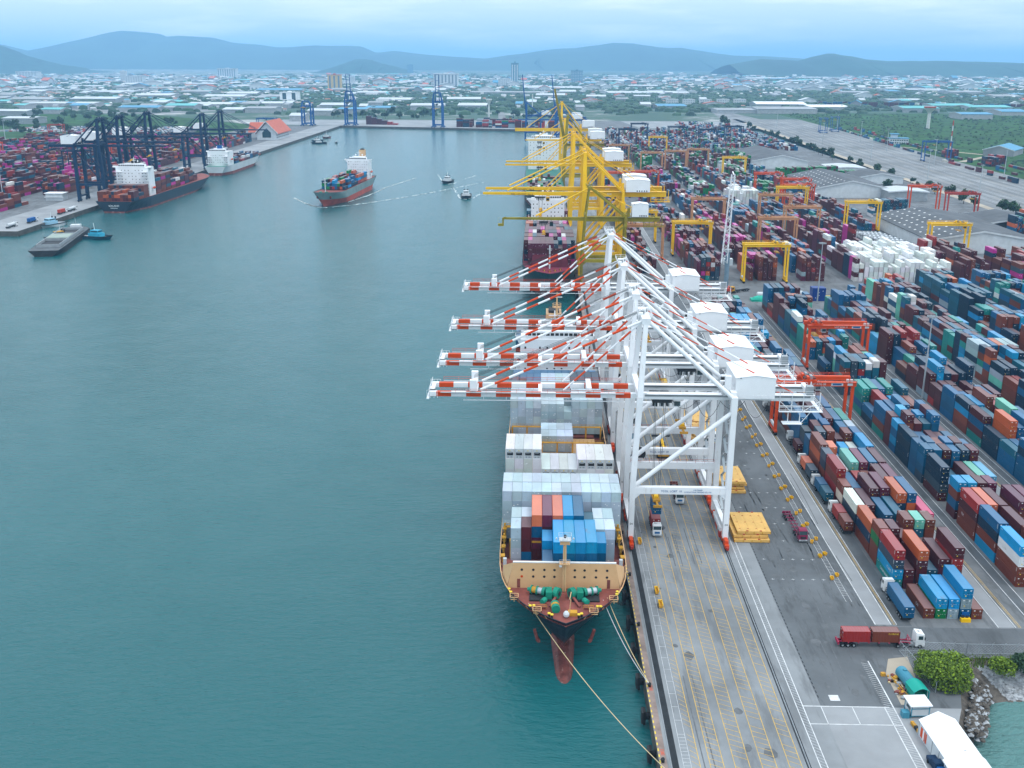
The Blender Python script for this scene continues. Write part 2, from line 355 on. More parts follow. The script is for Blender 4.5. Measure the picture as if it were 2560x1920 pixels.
# a strip of soil between yard road and rocks
def line(mb, x0, x1, y0, y1, m, z=.02): mb.add([(x0, y0, z), (x1, y0, z), (x1, y1, z), (x0, y1, z)], [(0, 1, 2, 3)], m)
cb = MB(); line(cb, 23.95, 25.35, 40, 1950, M_coping, .015); struct(cb, 'quay_coping_surface')
tb = MB(); line(tb, 26.15, 27.45, 40, 1950, M_tar, .02); line(tb, 51.25, 51.5, 40, 1950, M_tar); line(tb, 51.75, 52.0, 40, 1950, M_tar)
y = 185.0
while y < 480: line(tb, 58.86, 59.06, y, y + .9, M_tar); y += 1.6
struct(tb, 'trench_cover_surface')
rb = MB()
for x in (26.0, 26.1, 51.6, 51.68): rb.box(x, 40, .0, x + .07, 1940, .10, M_grey)
struct(rb, 'crane_track_marking')
ym = MB()
for k, (x0, x1) in enumerate(((30.0, 31.4), (33.3, 35.8), (37.9, 40.6), (42.9, 45.6), (48.0, 50.3))):
    for x in ((x1,) if k == 0 else (x0, x1)):
        line(ym, x - .06, x + .06, 60, 520, M_yline)
    y = 90.0 + k
    while y < 420:
        if R.random() < (.93 if y < 215 else .55): ym.add([(x0, y + 1.3, .021), (x1, y, .021), (x1, y + .10, .021), (x0, y + 1.40, .021)], [(0, 1, 2, 3)], M_yline)
        y += 1.65
struct(ym, 'yellow_lane_marking')
wm = MB()
for x in (53.65, 54.95): line(wm, x, x + .17, 60, 900, M_wline)
for x in (28.3, 29.7): line(wm, x, x + .06, 60, 420, M_wline)
y = 130.0
while y < 260: line(wm, 28.3, 29.7, y, y + .07, M_wline, .019); y += 1.05 if y < 172 else 4.5
y = 150.0
while y < 470: wm.add([(53.85, y + .8, .019), (54.95, y, .019), (54.95, y + .07, .019), (53.85, y + .87, .019)], [(0, 1, 2, 3)], M_wline); y += 1.0
for x in (79.6, 83.25): line(wm, x, x + .22, 214.5, 900, M_wline)
for x in (84.6,): line(wm, x, x + .16, 214.5, 530, M_wline)
for x0, x1, y0, y1 in ((55.1, 72.5, 181.9, 182.15), (55.1, 73.5, 176, 176.2), (58.6, 58.75, 176, 182), (64.9, 65.05, 176, 182), (71.4, 71.6, 150, 182), (73.2, 73.45, 150, 199)): line(wm, x0, x1, y0, y1, M_wline)
for y in range(0, 60): wm.add([(71.6, 151 + y * .8, .019), (73.2, 150.4 + y * .8, .019), (73.2, 150.48 + y * .8, .019), (71.6, 151.08 + y * .8, .019)], [(0, 1, 2, 3)], M_wline)
for i in range(6):
    for y in range(236, 470, 11):
        x = 60.6 + i * 2.55
        if R.random() < .8:
            line(wm, x - .5, x + .5, y - .05, y + .05, M_wline); line(wm, x - .05, x + .05, y - .4, y + .4, M_wline, .022)
for k in range(1, 6):
    b = 89 + 31.2 * k
    for x in (b - 12.4, b - 8.4, b - 3.9, b - 1.2): line(wm, x, x + .16, 214, 530, M_wline)
y = 228.0
while y < 330: wm.add([(75.9, y, .02), (77.3, y + .25, .02), (77.3, y + .33, .02), (75.9, y + .08, .02)], [(0, 1, 2, 3)], M_wline); y += .8
line(wm, 75.9, 75.98, 225, 420, M_wline); line(wm, 77.25, 77.33, 225, 420, M_wline)
line(wm, 61.2, 63.2, 184, 186, M_wline, .02)
struct(wm, 'white_lane_marking')
y2 = MB()
for x in (83.95, 84.25): line(y2, x, x + .09, 214.5, 530, M_yline)
for k in range(1, 6):
    b = 89 + 31.2 * k
    for x in (b - 7.6, b - 7.2): line(y2, x, x + .1, 214, 530, M_yline)
y = 60.0
while y < 480: line(y2, 23.98, 24.2, y, y + .8, M_inky, .03); y += 1.75
struct(y2, 'yellow_edge_marking')
ld = MB()
line(ld, 79.85, 83.2, 214.5, 900, M_conc2, .01)
for k in range(0, 6):
    b = 89 + 31.2 * k; line(ld, b - 4.4, b - 1.0, 214, 530, M_asph, .012)
    if k: line(ld, b - 12.2, b - 8.6, 214, 530, M_conc2, .011)
line(ld, 79.5, 420, 536, 606, M_yard, .013)
line(ld, 79.5, 330, 201.5, 213.5, M_asph, .012)
struct(ld, 'lane_surface')
rt = MB()
for i in range(17):
    u = (i + 1) / 18.5; a = 409 + (522 - 409) * u; b_ = 454 + (586 - 454) * u; m = (M_tar, M_wline, M_tar, M_dust)[i % 4]; w_ = .28 if m is M_wline else .8
    for k in range(60):
        if R.random() < .12: continue
        v0, v1 = k / 60, (k + .95) / 60; q0, q1 = 405 + (a - 405 + 0) if False else a, b_
        x0, x1 = a + (b_ - a) * v0 ** 1.15, a + (b_ - a) * v1 ** 1.15; y0, y1 = 640 + 1760 * v0, 640 + 1760 * v1
        rt.add([(x0, y0, .03), (x0 + w_, y0, .03), (x1 + w_, y1, .03), (x1, y1, .03)], [(0, 1, 2, 3)], m)
struct(rt, 'rail_track_marking')
ty = MB()
for _ in range(46):
    x = R.uniform(60, 78.5) if R.random() < .7 else R.uniform(30.5, 50); y = R.uniform(70, 330); L_ = R.uniform(12, 60); dx = R.uniform(-1.5, 1.5) if x > 58 else R.uniform(-.4, .4)
    if y < 184 and x > 58: y += 110
    for o in (0, 1.9):
        pts = [(x + o + dx * math.sin(k / 8 * 1.6), y + L_ * k / 8) for k in range(9)]
        for (a, b_), (c, d) in zip(pts, pts[1:]): ty.add([(a, b_, .0145), (a + .22, b_, .0145), (c + .22, d, .0145), (c, d, .0145)], [(0, 1, 2, 3)], M_tyre)
for _ in range(70):
    x, y = (R.uniform(60, 78), R.uniform(186, 330)) if R.random() < .6 else (R.uniform(29, 50), R.uniform(80, 300)); r = R.uniform(.3, 1.6); n = 9
    ty.add([(x + r * R.uniform(.5, 1) * math.cos(k * .698), y + 1.5 * r * R.uniform(.5, 1) * math.sin(k * .698), .0155) for k in range(n)], [tuple(range(n))], M_tyre)
struct(ty, 'tyre_marking')
# numerals painted on the coping
qn = thing('quay_number', 'orange numerals 1580 painted on the rusty quay edge beside a mooring bollard', 'quay number', (24.75, 166.5, .03))
text('lettering', '1580', 1.0, M_orange, qn, (0, 0, 0), (0, 0, rad(-90)), depth=.005)
n2 = thing('quay_number', 'orange numerals 1560 painted on the quay edge farther along', 'quay number', (24.75, 187.5, .03))
text('lettering', '1560', 1.0, M_orange, n2, (0, 0, 0), (0, 0, rad(-90)), depth=.005)

# ---------------------------------------------------------------- hills and mountains: ridges with real depth
def ridge(name, pts, Y0, depth, m, foot=0.0, seed=1, n=170):
    """pts: (x, height) along the crest at distance Y0"""
    rr = random.Random(seed); ph = [rr.uniform(0, 9) for _ in range(8)]
    mb = MB(); vs = []; rows = 7
    xs = [pts[0][0] + (pts[-1][0] - pts[0][0]) * i / n for i in range(n + 1)]
    def crest(x):
        for (a, h), (b, g) in zip(pts, pts[1:]):
            if a <= x <= b: t = (x - a) / (b - a); t = t * t * (3 - 2 * t) if False else t; return h + (g - h) * t
        return 0
    W = pts[-1][0] - pts[0][0]
    for j in range(rows):
        v = j / (rows - 1) * 2 - 1
        for x in xs:
            h = crest(x); u = (x - pts[0][0]) / W
            wob = sum(math.sin(u * (14 + 17 * k) + ph[k] + v * (2 + k)) * (1 / (k + 2)) for k in range(6))
            hh = max(0, h * (1 - abs(v) ** 1.25) * (1 + .10 * wob * abs(v) * 2) + (h > 15) * wob * h * .026)
            vs.append((x + wob * depth * .06 * abs(v), Y0 + v * depth + wob * depth * .08 * abs(v), hh - (4 if abs(v) == 1 else 0)))
    k = n + 1
    mb.add(vs, [(j * k + i, j * k + i + 1, (j + 1) * k + i + 1, (j + 1) * k + i) for j in range(rows - 1) for i in range(n)], m)
    o = mb.build(name, smooth=True); tag(o, kind='structure'); return o
M_mount = mat('forested_mountain', (.03, .075, .05), .95, vary=.4, scale=.0015)
M_hill = mat('forested_hill', (.022, .07, .045), .95, vary=.5, scale=.012)
def crestline(px, D):   # photograph heights above the horizon turned into metres at a distance D
    return [((x - 1346) * D / 2704, max(0, CAM_H + h * D / 2835)) for x, h in px]
ridge('mountain', crestline([(-260, 10), (-120, 44), (0, 38), (60, 22), (130, 36), (200, 52), (300, 71), (330, 71), (400, 64), (415, 57), (440, 60), (530, 54), (580, 43), (640, 40), (690, 33), (730, 33), (790, 38), (850, 36), (905, 34), (940, 19), (985, 24), (1060, 15), (1130, 9), (1230, 4), (1330, 0)], 17000), 17000, 2600, M_mount, seed=3)
ridge('mountain', crestline([(1180, 0), (1280, 15), (1370, 28), (1440, 33), (1530, 44), (1580, 43), (1640, 34), (1700, 34), (1760, 24), (1830, 15), (1900, 13), (1960, 10), (2050, 2), (2120, 0)], 16500), 16500, 2400, M_mount, seed=4)
ridge('mountain', crestline([(1820, -8), (1900, 6), (1990, 2), (2060, 20), (2080, 21), (2120, 14), (2160, 6), (2210, 2), (2300, 2), (2400, 2), (2480, 0), (2620, -4)], 10500), 10500, 1300, M_mount, seed=5)
ridge('hill', crestline([(-330, 40), (-160, 50), (-60, 46), (0, 31), (30, 21), (55, 10), (80, 3), (110, -9), (135, -15), (170, -26), (230, -34)], 10500), 10500, 900, M_hill, seed=6)
ridge('hill', crestline([(790, -30), (840, -14), (860, -7), (885, 1), (910, 3), (930, 0), (955, -8), (985, -15), (1040, -30)], 11500), 11500, 700, M_hill, seed=8)

# ---------------------------------------------------------------- ship-to-shore cranes (local y = 0 at the near frame, x across the quay)
def sts_crane(name, label, loc, group, P):
    """P: xs, xl rails; zp portal beam; zg girder underside; hg; ap=(x,z) apex; tip, tail; dy leg spacing; gy girder offsets; house; paints"""
    t = thing(name, label, 'quay crane', loc, 0, group)
    main, st1, st2, foot = P['main'], P['st'], P.get('st2', P['main']), P['foot']
    xs, xl, zp, zg, hg, dy = P['xs'], P['xl'], P['zp'], P['zg'], P['hg'], P['dy']; ax, az_ = P['ap']; gy = P['gy']; lw = P.get('lw', 1.5)
    top = zg + hg; lean = P.get('lean', 1.6)
    def leg_x(z): return xs + lean * max(0, (z - zp)) / (zg - zp) * .6
    for yy in (0, dy):
        b = MB(); b.bar((xs, yy, 2.4), (xs, yy, zp + 2), lw, lw * 1.15, main); b.bar((xs, yy, zp + 2), (leg_x(top), yy, top), lw, lw * 1.15, main)
        if not P.get('lowmast'): b.bar((leg_x(top), yy, top), (ax, yy + (dy / 2 - yy) * .35, az_), lw * .95, lw * 1.1, main, lw * .8, lw * .9)
        b.build('leg', t)
        b = MB(); b.bar((xl, yy, 2.4), (xl, yy, zg - 2.5), lw, lw * 1.15, main); b.box(xl - .8, yy - .85, zg - 2.5, xl + .8, yy + .85, top + .5, main); b.build('leg', t)
        b = MB(); b.box(xs - .2, yy - .7, zp, xl + .2, yy + .7, zp + 1.9, main)
        for sx in (-1, 1):
            x = xs + .6 if sx > 0 else xl - .6
            b.prism([(x, zp + .02), (x + sx * 1.7, zp + .02), (x, zp - 1.6)], 'y', yy - .55, yy + .55, main)
        b.build('portal_beam', t)
        b = MB()
        if P.get('tubes'): b.tube((xs + .6, yy, zp + 2.1), (xl - .5, yy, zg - 2.2), .62, main, 12)
        else: b.bar((xs + .6, yy, zp + 2.1), (xl - .5, yy, zg - 2.0), .9, 1.0, main)
        b.build('diagonal_brace', t)
    for x in (xs, xl):
        b = MB(); b.box(x - .6, .7, zp * .28, x + .6, dy - .7, zp * .28 + 1.5, main); b.build('sill_beam', t)
        for yy in (0, dy):
            f = MB()
            for e in (-2.6, 2.6):
                f.box(x - .55, yy + e - 1.7, .9, x + .55, yy + e + 1.7, 1.9, foot)
                for w in (-1.1, 0, 1.1): f.tube((x - .3, yy + e + w, .45), (x + .3, yy + e + w, .45), .42, M_dark, 8)
            f.box(x - .5, yy - 3.2, 1.9, x + .5, yy + 3.2, 2.7, foot)
            f.box(x - .35, yy - 5.2, .9, x + .35, yy - 4.3, 1.6, M_redc if foot is M_orange else foot)
            f.build('bogie', t)
    b = MB()
    for x in (leg_x(top), xl): b.box(x - .7, .75, top + .02, x + .7, dy - .75, top + 1.5, main)
    b.build('cross_beam', t)
    # trolley girder and boom
    hinge = xs + 1.2
    for gi, g in enumerate(gy):
        w = P.get('gw', .65)
        b = MB(); b.box(hinge + .25, g - w, zg, P['tail'], g + w, top, main)
        if P.get('inlay'): b.box(hinge + 1.5, g - w - .03, zg + hg * .45, P['tail'] - 1, g - w + .01, zg + hg * .75, P['inlay'])
        b.rail([(hinge + 2, g - w - .5, top), (P['tail'], g - w - .5, top)], 1.0, main, 3)
        b.box(hinge + 2, g - w - .8, top - .15, P['tail'], g - w, top - .02, main)
        if P.get('inlay'): b.box(hinge + 1, g + (w if g < dy / 2 else -w - .5), top - .35, P['tail'] - 6, g + (w + .5 if g < dy / 2 else -w), top - .12, M_coping)
        b.build('trolley_girder', t)
    tip = P['tip']; L = hinge - tip
    if P.get('up'):
        a = P['up']; d = Vector((-math.cos(a), 0, math.sin(a)))
    else: d = Vector((-1, 0, 0))
    o0 = Vector((hinge, 0, zg + hg / 2)); pt = lambda s, g, dz=0: Vector((o0.x + d.x * s, g, o0.z + d.z * s)) + Vector((-d.z * 0 + d.z, 0, -d.x)) * dz
    bw = P.get('bw', .6); bh = P.get('bh', 1.25)
    for g in gy:
        b = MB(); n = P.get('nst', 1); offs = P.get('off', 0); s0 = .1
        cuts = [s0] + [offs + i * P['seg'] for i in range(60) if s0 < offs + i * P['seg'] < L - .5] + [L] if n > 1 else [s0, L]
        for i, (u, v) in enumerate(zip(cuts, cuts[1:])):
            ta = 1.0 if v < L - .1 or not P.get('taper') else .55
            b.bar(pt(u, g), pt(v, g), bw * 2, bh, (st1 if n == 1 else (st1, st2)[i % 2]), bw * 2 * ta, bh * ta)
        b.build('boom', t)
        if P.get('detail'):
            b = MB(); e = -1 if g < dy / 2 else 1
            b.bar(pt(4, g + e * (bw + .55), .7), pt(L - 3, g + e * (bw + .55), .7), .9, .06, M_grey)
            b.rail([pt(4, g + e * (bw + .95), .75), pt(L - 3, g + e * (bw + .95), .75)], 1.0, st2 if n > 1 else main, 4)
            b.build('boom_walkway', t)
            b = MB(); b.bar(pt(4, g + e * .5, -1.6), pt(L - 9, g + e * .5, -1.6), .18, .18, main)
            for s in range(5, int(L) - 9, 6): b.bar(pt(s, g + e * .5, -1.6), pt(s, g + e * .5, -.4), .1, .1, main)
            b.build('festoon_track', t)
    b = MB()
    for s in (L * .24, L * .47, L * .78, L - .6):
        if len(gy) > 1: b.bar(pt(s, gy[0] + bw, .2), pt(s, gy[1] - bw, .2), 1.0, .8, main)
    if P.get('detail'):
        for s in (L * .24, L * .79): b.box(pt(s, 0).x - .5, gy[0] - .2, top + .3, pt(s, 0).x + .8, gy[1] + .2, top + 1.1, main)
        for g in gy: b.box(pt(L * .79, 0).x - .9, g - .6, top - .02, pt(L * .79, 0).x + .9, g + .6, top + 3.0, main)
        b.rail([pt(L, gy[0] - 1.2, .6), pt(L, gy[-1] + 1.2, .6)], 1.1, main, 1.2)
        b.box(tip - .7, gy[0] - 1.4, zg - .3, tip, gy[-1] + 1.4, zg - .1, main)
        for yy in (gy[0] - .9, gy[-1] + .9): b.rail([(tip - .6, yy, zg - .2), (tip + 2.2, yy, zg - .2)], 2.2, main, .9)
        b.box(tip - .2, gy[0] + .4, zg - .2, tip + 1.6, gy[0] + 1.6, zg + 1.6, M_dark)
    if b.v: b.build('boom_tie', t)
    # apex, stays
    b = MB(); hy = dy * .175; b.box(ax - 1.1, hy - .9, az_ - 1.4, ax + 1.1, dy - hy + .9, az_ + .2, main)
    for i in range(5): b.box(ax - 1.6 + i * .5, dy / 2 - 3.2 + i * 1.3, az_ + .2, ax - .6 + i * .5, dy / 2 - 2.4 + i * 1.3, az_ + .9 + .2 * (i % 3), (main, M_grey)[i % 2])
    b.rail([(ax - 1.9, hy - 1.2, az_ + .2), (ax + 1.5, hy - 1.2, az_ + .2), (ax + 1.5, dy - hy + 1.2, az_ + .2), (ax - 1.9, dy - hy + 1.2, az_ + .2), (ax - 1.9, hy - 1.2, az_ + .2)], 1.1, main, 1.3)
    b.build('apex_platform', t)
    for yy, s in ((hy, -1), (dy - hy, 1)):
        b = MB()
        if P.get('tubes'): b.tube((ax + .9, yy, az_ - .9), (xl - .6, 0 if s < 0 else dy, top + .4), .58, main, 12)
        else: b.bar((ax + .9, yy, az_ - .9), (xl - .6, 0 if s < 0 else dy, top + .4), 1.0, 1.1, main)
        b.build('backstay', t)
    ms = P.get('stay', (main,))
    if not P.get('nostay'):
        for g in (gy if len(gy) > 1 else (gy[0] - 1.0, gy[0] + 1.0)):
            for s in P.get('fs', (L * .755, L * .36)):
                q = pt(s, g); q.z += bh * .5 if not P.get('up') else 0
                yy = hy if g < dy / 2 else dy - hy
                b = MB(); b.striped((ax - .9, yy, az_ - .6), q + Vector((0, 0, .5)), .34 if s > L * .5 else .26, ms, 4.3, 8); b.build('forestay', t)
            b = MB(); b.striped((ax + 1, hy if g < dy / 2 else dy - hy, az_ - .3), (P['tail'] - 5.5, g, top + .3), .17, ms[::-1] if len(ms) > 1 else ms, 4.6, 6); b.build('tail_stay', t)
    if P.get('detail'):
        for dyy in (-.3, .0, .3, .7):
            b = MB(); b.tube((ax - .6, dy / 2 + dyy * 3, az_ + .7), (tip + L * .21, dy / 2 + dyy * 3, top + 2.6), .05, M_dark, 4); b.build('hoist_rope', t)
    # machinery house
    h0, h1, hz, hh = P['house']; y0, y1 = P.get('hy', (2.5, dy - 1.5)); xm = (h0 + h1) / 2
    b = MB(); pr = [(h0, hz), (h1, hz), (h1, hz + hh), (xm, hz + hh + .7), (h0, hz + hh)]
    b.prism(pr, 'y', y0, y1, M_white)
    for i in range(5): b.box(h0 + (h1 - h0) * (.45 + .1 * i), y0 - .05, hz + .3, h0 + (h1 - h0) * (.45 + .1 * i) + .6, y0 + .01, hz + 1.0, M_dark if P.get('vents') else M_white)
    b.box(h0 + 1, y0 - .12, hz + hh - .1, h0 + 1.4, y0, hz + hh + .3, M_grey)
    mh = b.build('machinery_house', t)
    b = MB(); b.prism([(h0 - .15, hz + hh + .02), (xm, hz + hh + .73), (h1 + .15, hz + hh + .02), (h1 + .15, hz + hh + .14), (xm, hz + hh + .86), (h0 - .15, hz + hh + .14)], 'y', y0 - .15, y1 + .15, P.get('roof', M_white)); b.build('roof', mh)
    b = MB(); b.box(h0 - 3.2, y0, top + .02, h0 - .2, y1, top + .2, M_grey); b.rail([(h0 - 3.2, y0, top + .2), (h0 - .2, y0, top + .2)], 1.1, main, 1)
    for i in range(6): b.box(h0 - 3 + .4 * (i % 3), y0 + 1 + i * 1.6, top + .2, h0 - 1.4 + .3 * (i % 2), y0 + 2.1 + i * 1.6, top + 1.3 + .5 * (i % 3), (M_grey, main, M_dark)[i % 3])
    b.box(h0 - 2.6, y0 + .6, top + .2, h0 - 1.1, y0 + 2, top + 5.2, main)
    b.build('machinery_deck', t)
    # tail frame
    b = MB(); x0, x1 = P['tail'] - 9, P['tail'] + 1.5
    for yy in (gy[0] - .9, gy[-1] + .9):
        for x in (x0, x0 + 3.2, x0 + 6.2, x1): b.bar((x, yy, zg - 2.9), (x, yy, top + .6), .2, .2, main)
        for z in (zg - 2.9, zg - 1.4): b.bar((x0, yy, z), (x1, yy, z), .2, .2, main)
        b.bar((x0 + 3.2, yy, zg - 2.9), (x0, yy, zg), .15, .15, main); b.bar((x0 + 6.2, yy, zg - 2.9), (x1, yy, zg), .15, .15, main)
    b.box(x0, gy[0] - 1.2, zg - 3.05, x1 + 1, gy[0] - .2, zg - 2.9, main); b.box(x0, gy[-1] + .2, zg - 3.05, x1 + 1, gy[-1] + 1.2, zg - 2.9, main); b.box(x1, gy[0] - .2, zg - 3.05, x1 + 1, gy[-1] + .2, zg - 2.9, main); b.rail([(x0, gy[0] - 1, zg - 2.9), (x1 + 1, gy[0] - 1, zg - 2.9), (x1 + 1, gy[-1] + 1, zg - 2.9)], 1.1, main, 1.5)
    b.bar((P['tail'] - 1, gy[0], top), (P['tail'] - 1, gy[-1], top + .2), 1.0, 1.0, main) if len(gy) > 1 else None
    if P.get('detail'):
        for x in (x0 + 2.5, x0 + 5.6): b.bar((x, gy[0] - .7, zg - 6.2), (x, gy[0] - .7, zg - 3), .18, .18, main)
        b.box(x0 + 1.2, gy[0] - 1.4, zg - 6.4, x0 + 6.2, gy[0] + 1, zg - 6.2, main); b.bar((x0 + 6, gy[0] - .7, zg - 6.2), (x0 + 8.4, gy[0] - .7, zg - 3), .15, .15, main)
        b.box(P['tail'] - 2.2, gy[0] - 1.1, top, P['tail'] - .4, gy[0] + .7, top + 2.3, M_grey)
    b.build('tail_platform', t)
    # trolley with ropes and cabin
    tx = P.get('trolley', xs + 14)
    b = MB(); b.box(tx - 2.6, gy[0] - .3, zg - 1.1, tx + 2.6, gy[-1] + .3, zg - .25, M_dark)
    for i in range(8): b.box(tx - 2.4 + i * .6, gy[0] + .2 + (i % 3) * 1.4, zg - 2.2 - (i % 3) * .5, tx - 2.0 + i * .6, gy[0] + 1.2 + (i % 3) * 1.4, zg - 1.0, (M_dark, M_grey)[i % 2])
    b.build('trolley', t)
    b = MB(); cx = tx + (3.4 if P.get('cabR', True) else -5.4)
    b.box(cx, dy / 2 - 1.3, zg - 3.3, cx + 2.0, dy / 2 + 1.3, zg - .9, P.get('cab', M_white)); b.box(cx + .2, dy / 2 - 1.34, zg - 2.9, cx + 1.8, dy / 2 - 1.29, zg - 1.6, M_glass); b.box(cx - .04, dy / 2 - 1.1, zg - 2.9, cx + .01, dy / 2 + 1.1, zg - 1.6, M_glass)
    b.build('operator_cabin', t)
    zs = P.get('spread', 14.0); b = MB()
    for ex in (-1.0, 1.0):
        for ey in (-1.6, 1.6): b.tube((tx + ex * 1.3, dy / 2 + ey, zg - 1.1), (tx + ex * .7, dy / 2 + ey, zs + 1.6), .05, M_dark, 4)
    b.build('hoist_rope', t)
    b = MB(); b.box(tx - 1.0, dy / 2 - 3.0, zs + .5, tx + 1.0, dy / 2 + 3.0, zs + 1.1, M_amber); b.box(tx - .6, dy / 2 - 1.8, zs + 1.1, tx + .6, dy / 2 + 1.8, zs + 1.7, M_yellow)
    for ey in (-1, 1): b.box(tx - 1.2, dy / 2 + ey * 5.6 - .3, zs + .1, tx + 1.2, dy / 2 + ey * 5.6 + .3, zs + .7, M_amber); b.box(tx - .3, dy / 2 + ey * 2.8, zs + .4, tx + .3, dy / 2 + ey * 5.6, zs + .8, M_amber)
    b.build('spreader', t)
    # stair tower and cable loops on the landside
    b = MB(); z = 3.0; k = 0
    while z < zg - 3:
        ya, yb = (dy * .62, dy * .85); ya, yb = (ya, yb) if k % 2 else (yb, ya)
        b.bar((xl + 1.0, ya, z), (xl + 1.0, yb, z + 2.8), .7, .12, P.get('stairm', M_galv)); b.box(xl + .6, min(ya, yb) - .6, z + 2.75, xl + 1.6, min(ya, yb), z + 2.85, P.get('stairm', M_galv)); z += 2.8; k += 1
    b.build('stairs', t)
    if P.get('detail'):
        b = MB()
        for i in range(6):
            x0 = xs + 10 + i * 6.3
            if x0 + 6 > P['tail'] - 4: break
            prev = None
            for j in range(9):
                u = j / 8; p = Vector((x0 + 6.3 * u, gy[0] - .9, zg - .2 - (1 - (2 * u - 1) ** 2) * (2.2 + (i % 2) * 2.4)))
                if prev: b.tube(prev, p, .06, M_dark, 4)
                prev = p
        b.build('festoon_cable', t)
        b = MB()                                       # cable reel and checker cabin at the portal
        b.tube((xs + 3.4, dy + 1.6, zp + 3.6), (xs + 3.4, dy + 2.0, zp + 3.6), 2.0, M_dark, 20); b.tube((xs + 3.4, dy + 1.5, zp + 3.6), (xs + 3.4, dy + 1.6, zp + 3.6), .7, M_deck, 12); b.box(xs + 2.2, dy + .9, zp + .4, xs + 4.6, dy + 1.5, zp + 2.4, M_lwall)
        b.build('cable_reel', t)
        b = MB(); b.rail([(xs + 1, dy - .9, zp + 1.92), (xl - 1, dy - .9, zp + 1.92)], 1.1, M_redc, 2.4); b.build('walkway_rail', t)
        b = MB(); x = xl
        b.box(x - .75, 4, 2.2, x + .75, dy - 3, 3.2, M_white)
        for i in range(5): b.box(x - 1.0 + .1 * i, 3 + 2.4 * i, .8, x - .6 + .1 * i, 4.6 + 2.4 * i, 2.2, (M_redc, M_grey, M_orange)[i % 3])
        b.build('travel_drive', t)
    return t
W = dict(main=M_white, st=M_white, st2=M_orange, foot=M_orange, xs=26.2, xl=51.6, zp=15.0, zg=39.9, hg=1.7, ap=(28.3, 62.0), tip=-28.0, tail=73.3, dy=18.0, gy=(5.0, 13.0),
         nst=2, seg=3.95, off=2.2, house=(52.2, 62.5, 40.9, 5.6), hy=(2.4, 16.6), stay=(M_white, M_orange), tubes=True, detail=True, inlay=M_grey, trolley=39.5, spread=6.0)
white = []
w0 = sts_crane('quay_crane', 'white quay crane with orange striped boom, nearest of the four, lifting a blue container', (0, 255, 0), 'white quay cranes with orange striped booms', dict(W, trolley=33.6, spread=9.2, lw=1.45))
for s, yy in ((-1, 0),):
    text('lettering', 'TCOL  LCBIT  10', .75, M_ink, w0, (36.5, -.74, 15.85), (rad(90), 0, 0))
    text('lettering', 'LCB CRANES', .42, M_ink, w0, (43.5, -.74, 16.25), (rad(90), 0, 0)); text('lettering', 'INTERNATIONAL TERMINAL CO., LTD', .42, M_ink, w0, (43.5, -.74, 15.65), (rad(90), 0, 0))
    text('lettering', '04', .8, M_inkb, w0, (26.2, -.86, 6.3), (rad(90), 0, 0)); text('lettering', '04', .8, M_inkb, w0, (51.6, -.86, 6.3), (rad(90), 0, 0))
w1 = sts_crane('quay_crane', 'white quay crane with orange striped boom, second from the front', (0, 284, 0), 'white quay cranes with orange striped booms', dict(W, trolley=44.0, spread=20))
text('lettering', 'TCOL  LCBIT  09', .75, M_ink, w1, (36.5, -.74, 15.85), (rad(90), 0, 0)); text('lettering', '03', .8, M_inkb, w1, (26.2, -.86, 6.3), (rad(90), 0, 0))
dup(w1, (0, 326.6, 0), 0, 'white quay crane with orange striped boom, third from the front')
dup(w1, (0, 387.5, 0), 0, 'white quay crane with orange striped boom, farthest of the four, before the yellow cranes')
for k, r in enumerate([o for o in bpy.data.objects if o.name.startswith('quay_crane')]): pass
Yp = dict(main=M_yellow, st=M_yellow, foot=M_yellow, xs=26.2, xl=50.5, zp=14.5, zg=48.6, hg=3.0, ap=(27.8, 74.0), tip=-32.0, tail=76.0, dy=18.0, gy=(5.5,), gw=1.3, bw=1.2, bh=2.4, seg=9, taper=True,
          house=(52.0, 66.0, 51.7, 6.6), hy=(1.0, 13.0), stay=(M_yellow,), lw=2.6, trolley=2.0, spread=36, stairm=M_yellow, vents=True, lean=2.4, cab=M_yellow)
y0 = sts_crane('quay_crane', 'yellow quay crane, nearest of the bright yellow row, low boom over the maroon ship', (0, 611, 0), 'yellow quay cranes along the berth', Yp)
text('lettering', 'TIPS  LCI-QTC  No.6', 1.5, M_inkb, y0, (-9, 4.2, 49.6), (rad(90), 0, 0)); text('lettering', 'HHI', 1.6, M_inkw, y0, (42.5, 4.15, 50.1), (rad(90), 0, 0))
y1 = dup(y0, (0.4, 636, 0), 0, 'yellow quay crane, second of the bright yellow row, close behind the nearest')
y2 = sts_crane('quay_crane', 'yellow quay crane, third of the yellow row, boom over dark water', (0, 808, 0), 'yellow quay cranes along the berth', dict(Yp, zg=47.0, hg=2.4, tip=-25.0, ap=(27.8, 71.5), tail=73, bh=2.0))
dup(y2, (0, 835, 0), 0, 'yellow quay crane, fourth of the yellow row, close behind the third')
y3 = sts_crane('quay_crane', 'yellow quay crane with thick deep boom, far end of the yellow row', (0, 1235, 0), 'yellow quay cranes along the berth', dict(Yp, zg=46.5, hg=3.4, tip=-26.5, ap=(27.8, 79), tail=72, bh=3.6, taper=False))
y4 = sts_crane('quay_crane', 'yellow quay crane with a thin single boom, above the green ship', (0, 1085, 0), 'yellow quay cranes along the berth', dict(Yp, zg=46.0, hg=2.2, tip=-13.0, ap=(27.8, 68), tail=66, bh=1.8))
sts_crane('quay_crane', 'dull yellow quay crane with its boom raised steeply against the sky', (0, 1040, 0), 'yellow quay cranes along the berth', dict(Yp, main=M_olive, st=M_olive, zg=44.5, hg=2.6, tip=-27, ap=(29.5, 74), up=rad(78), tail=66, nostay=True, bw=1.6, bh=2.2))
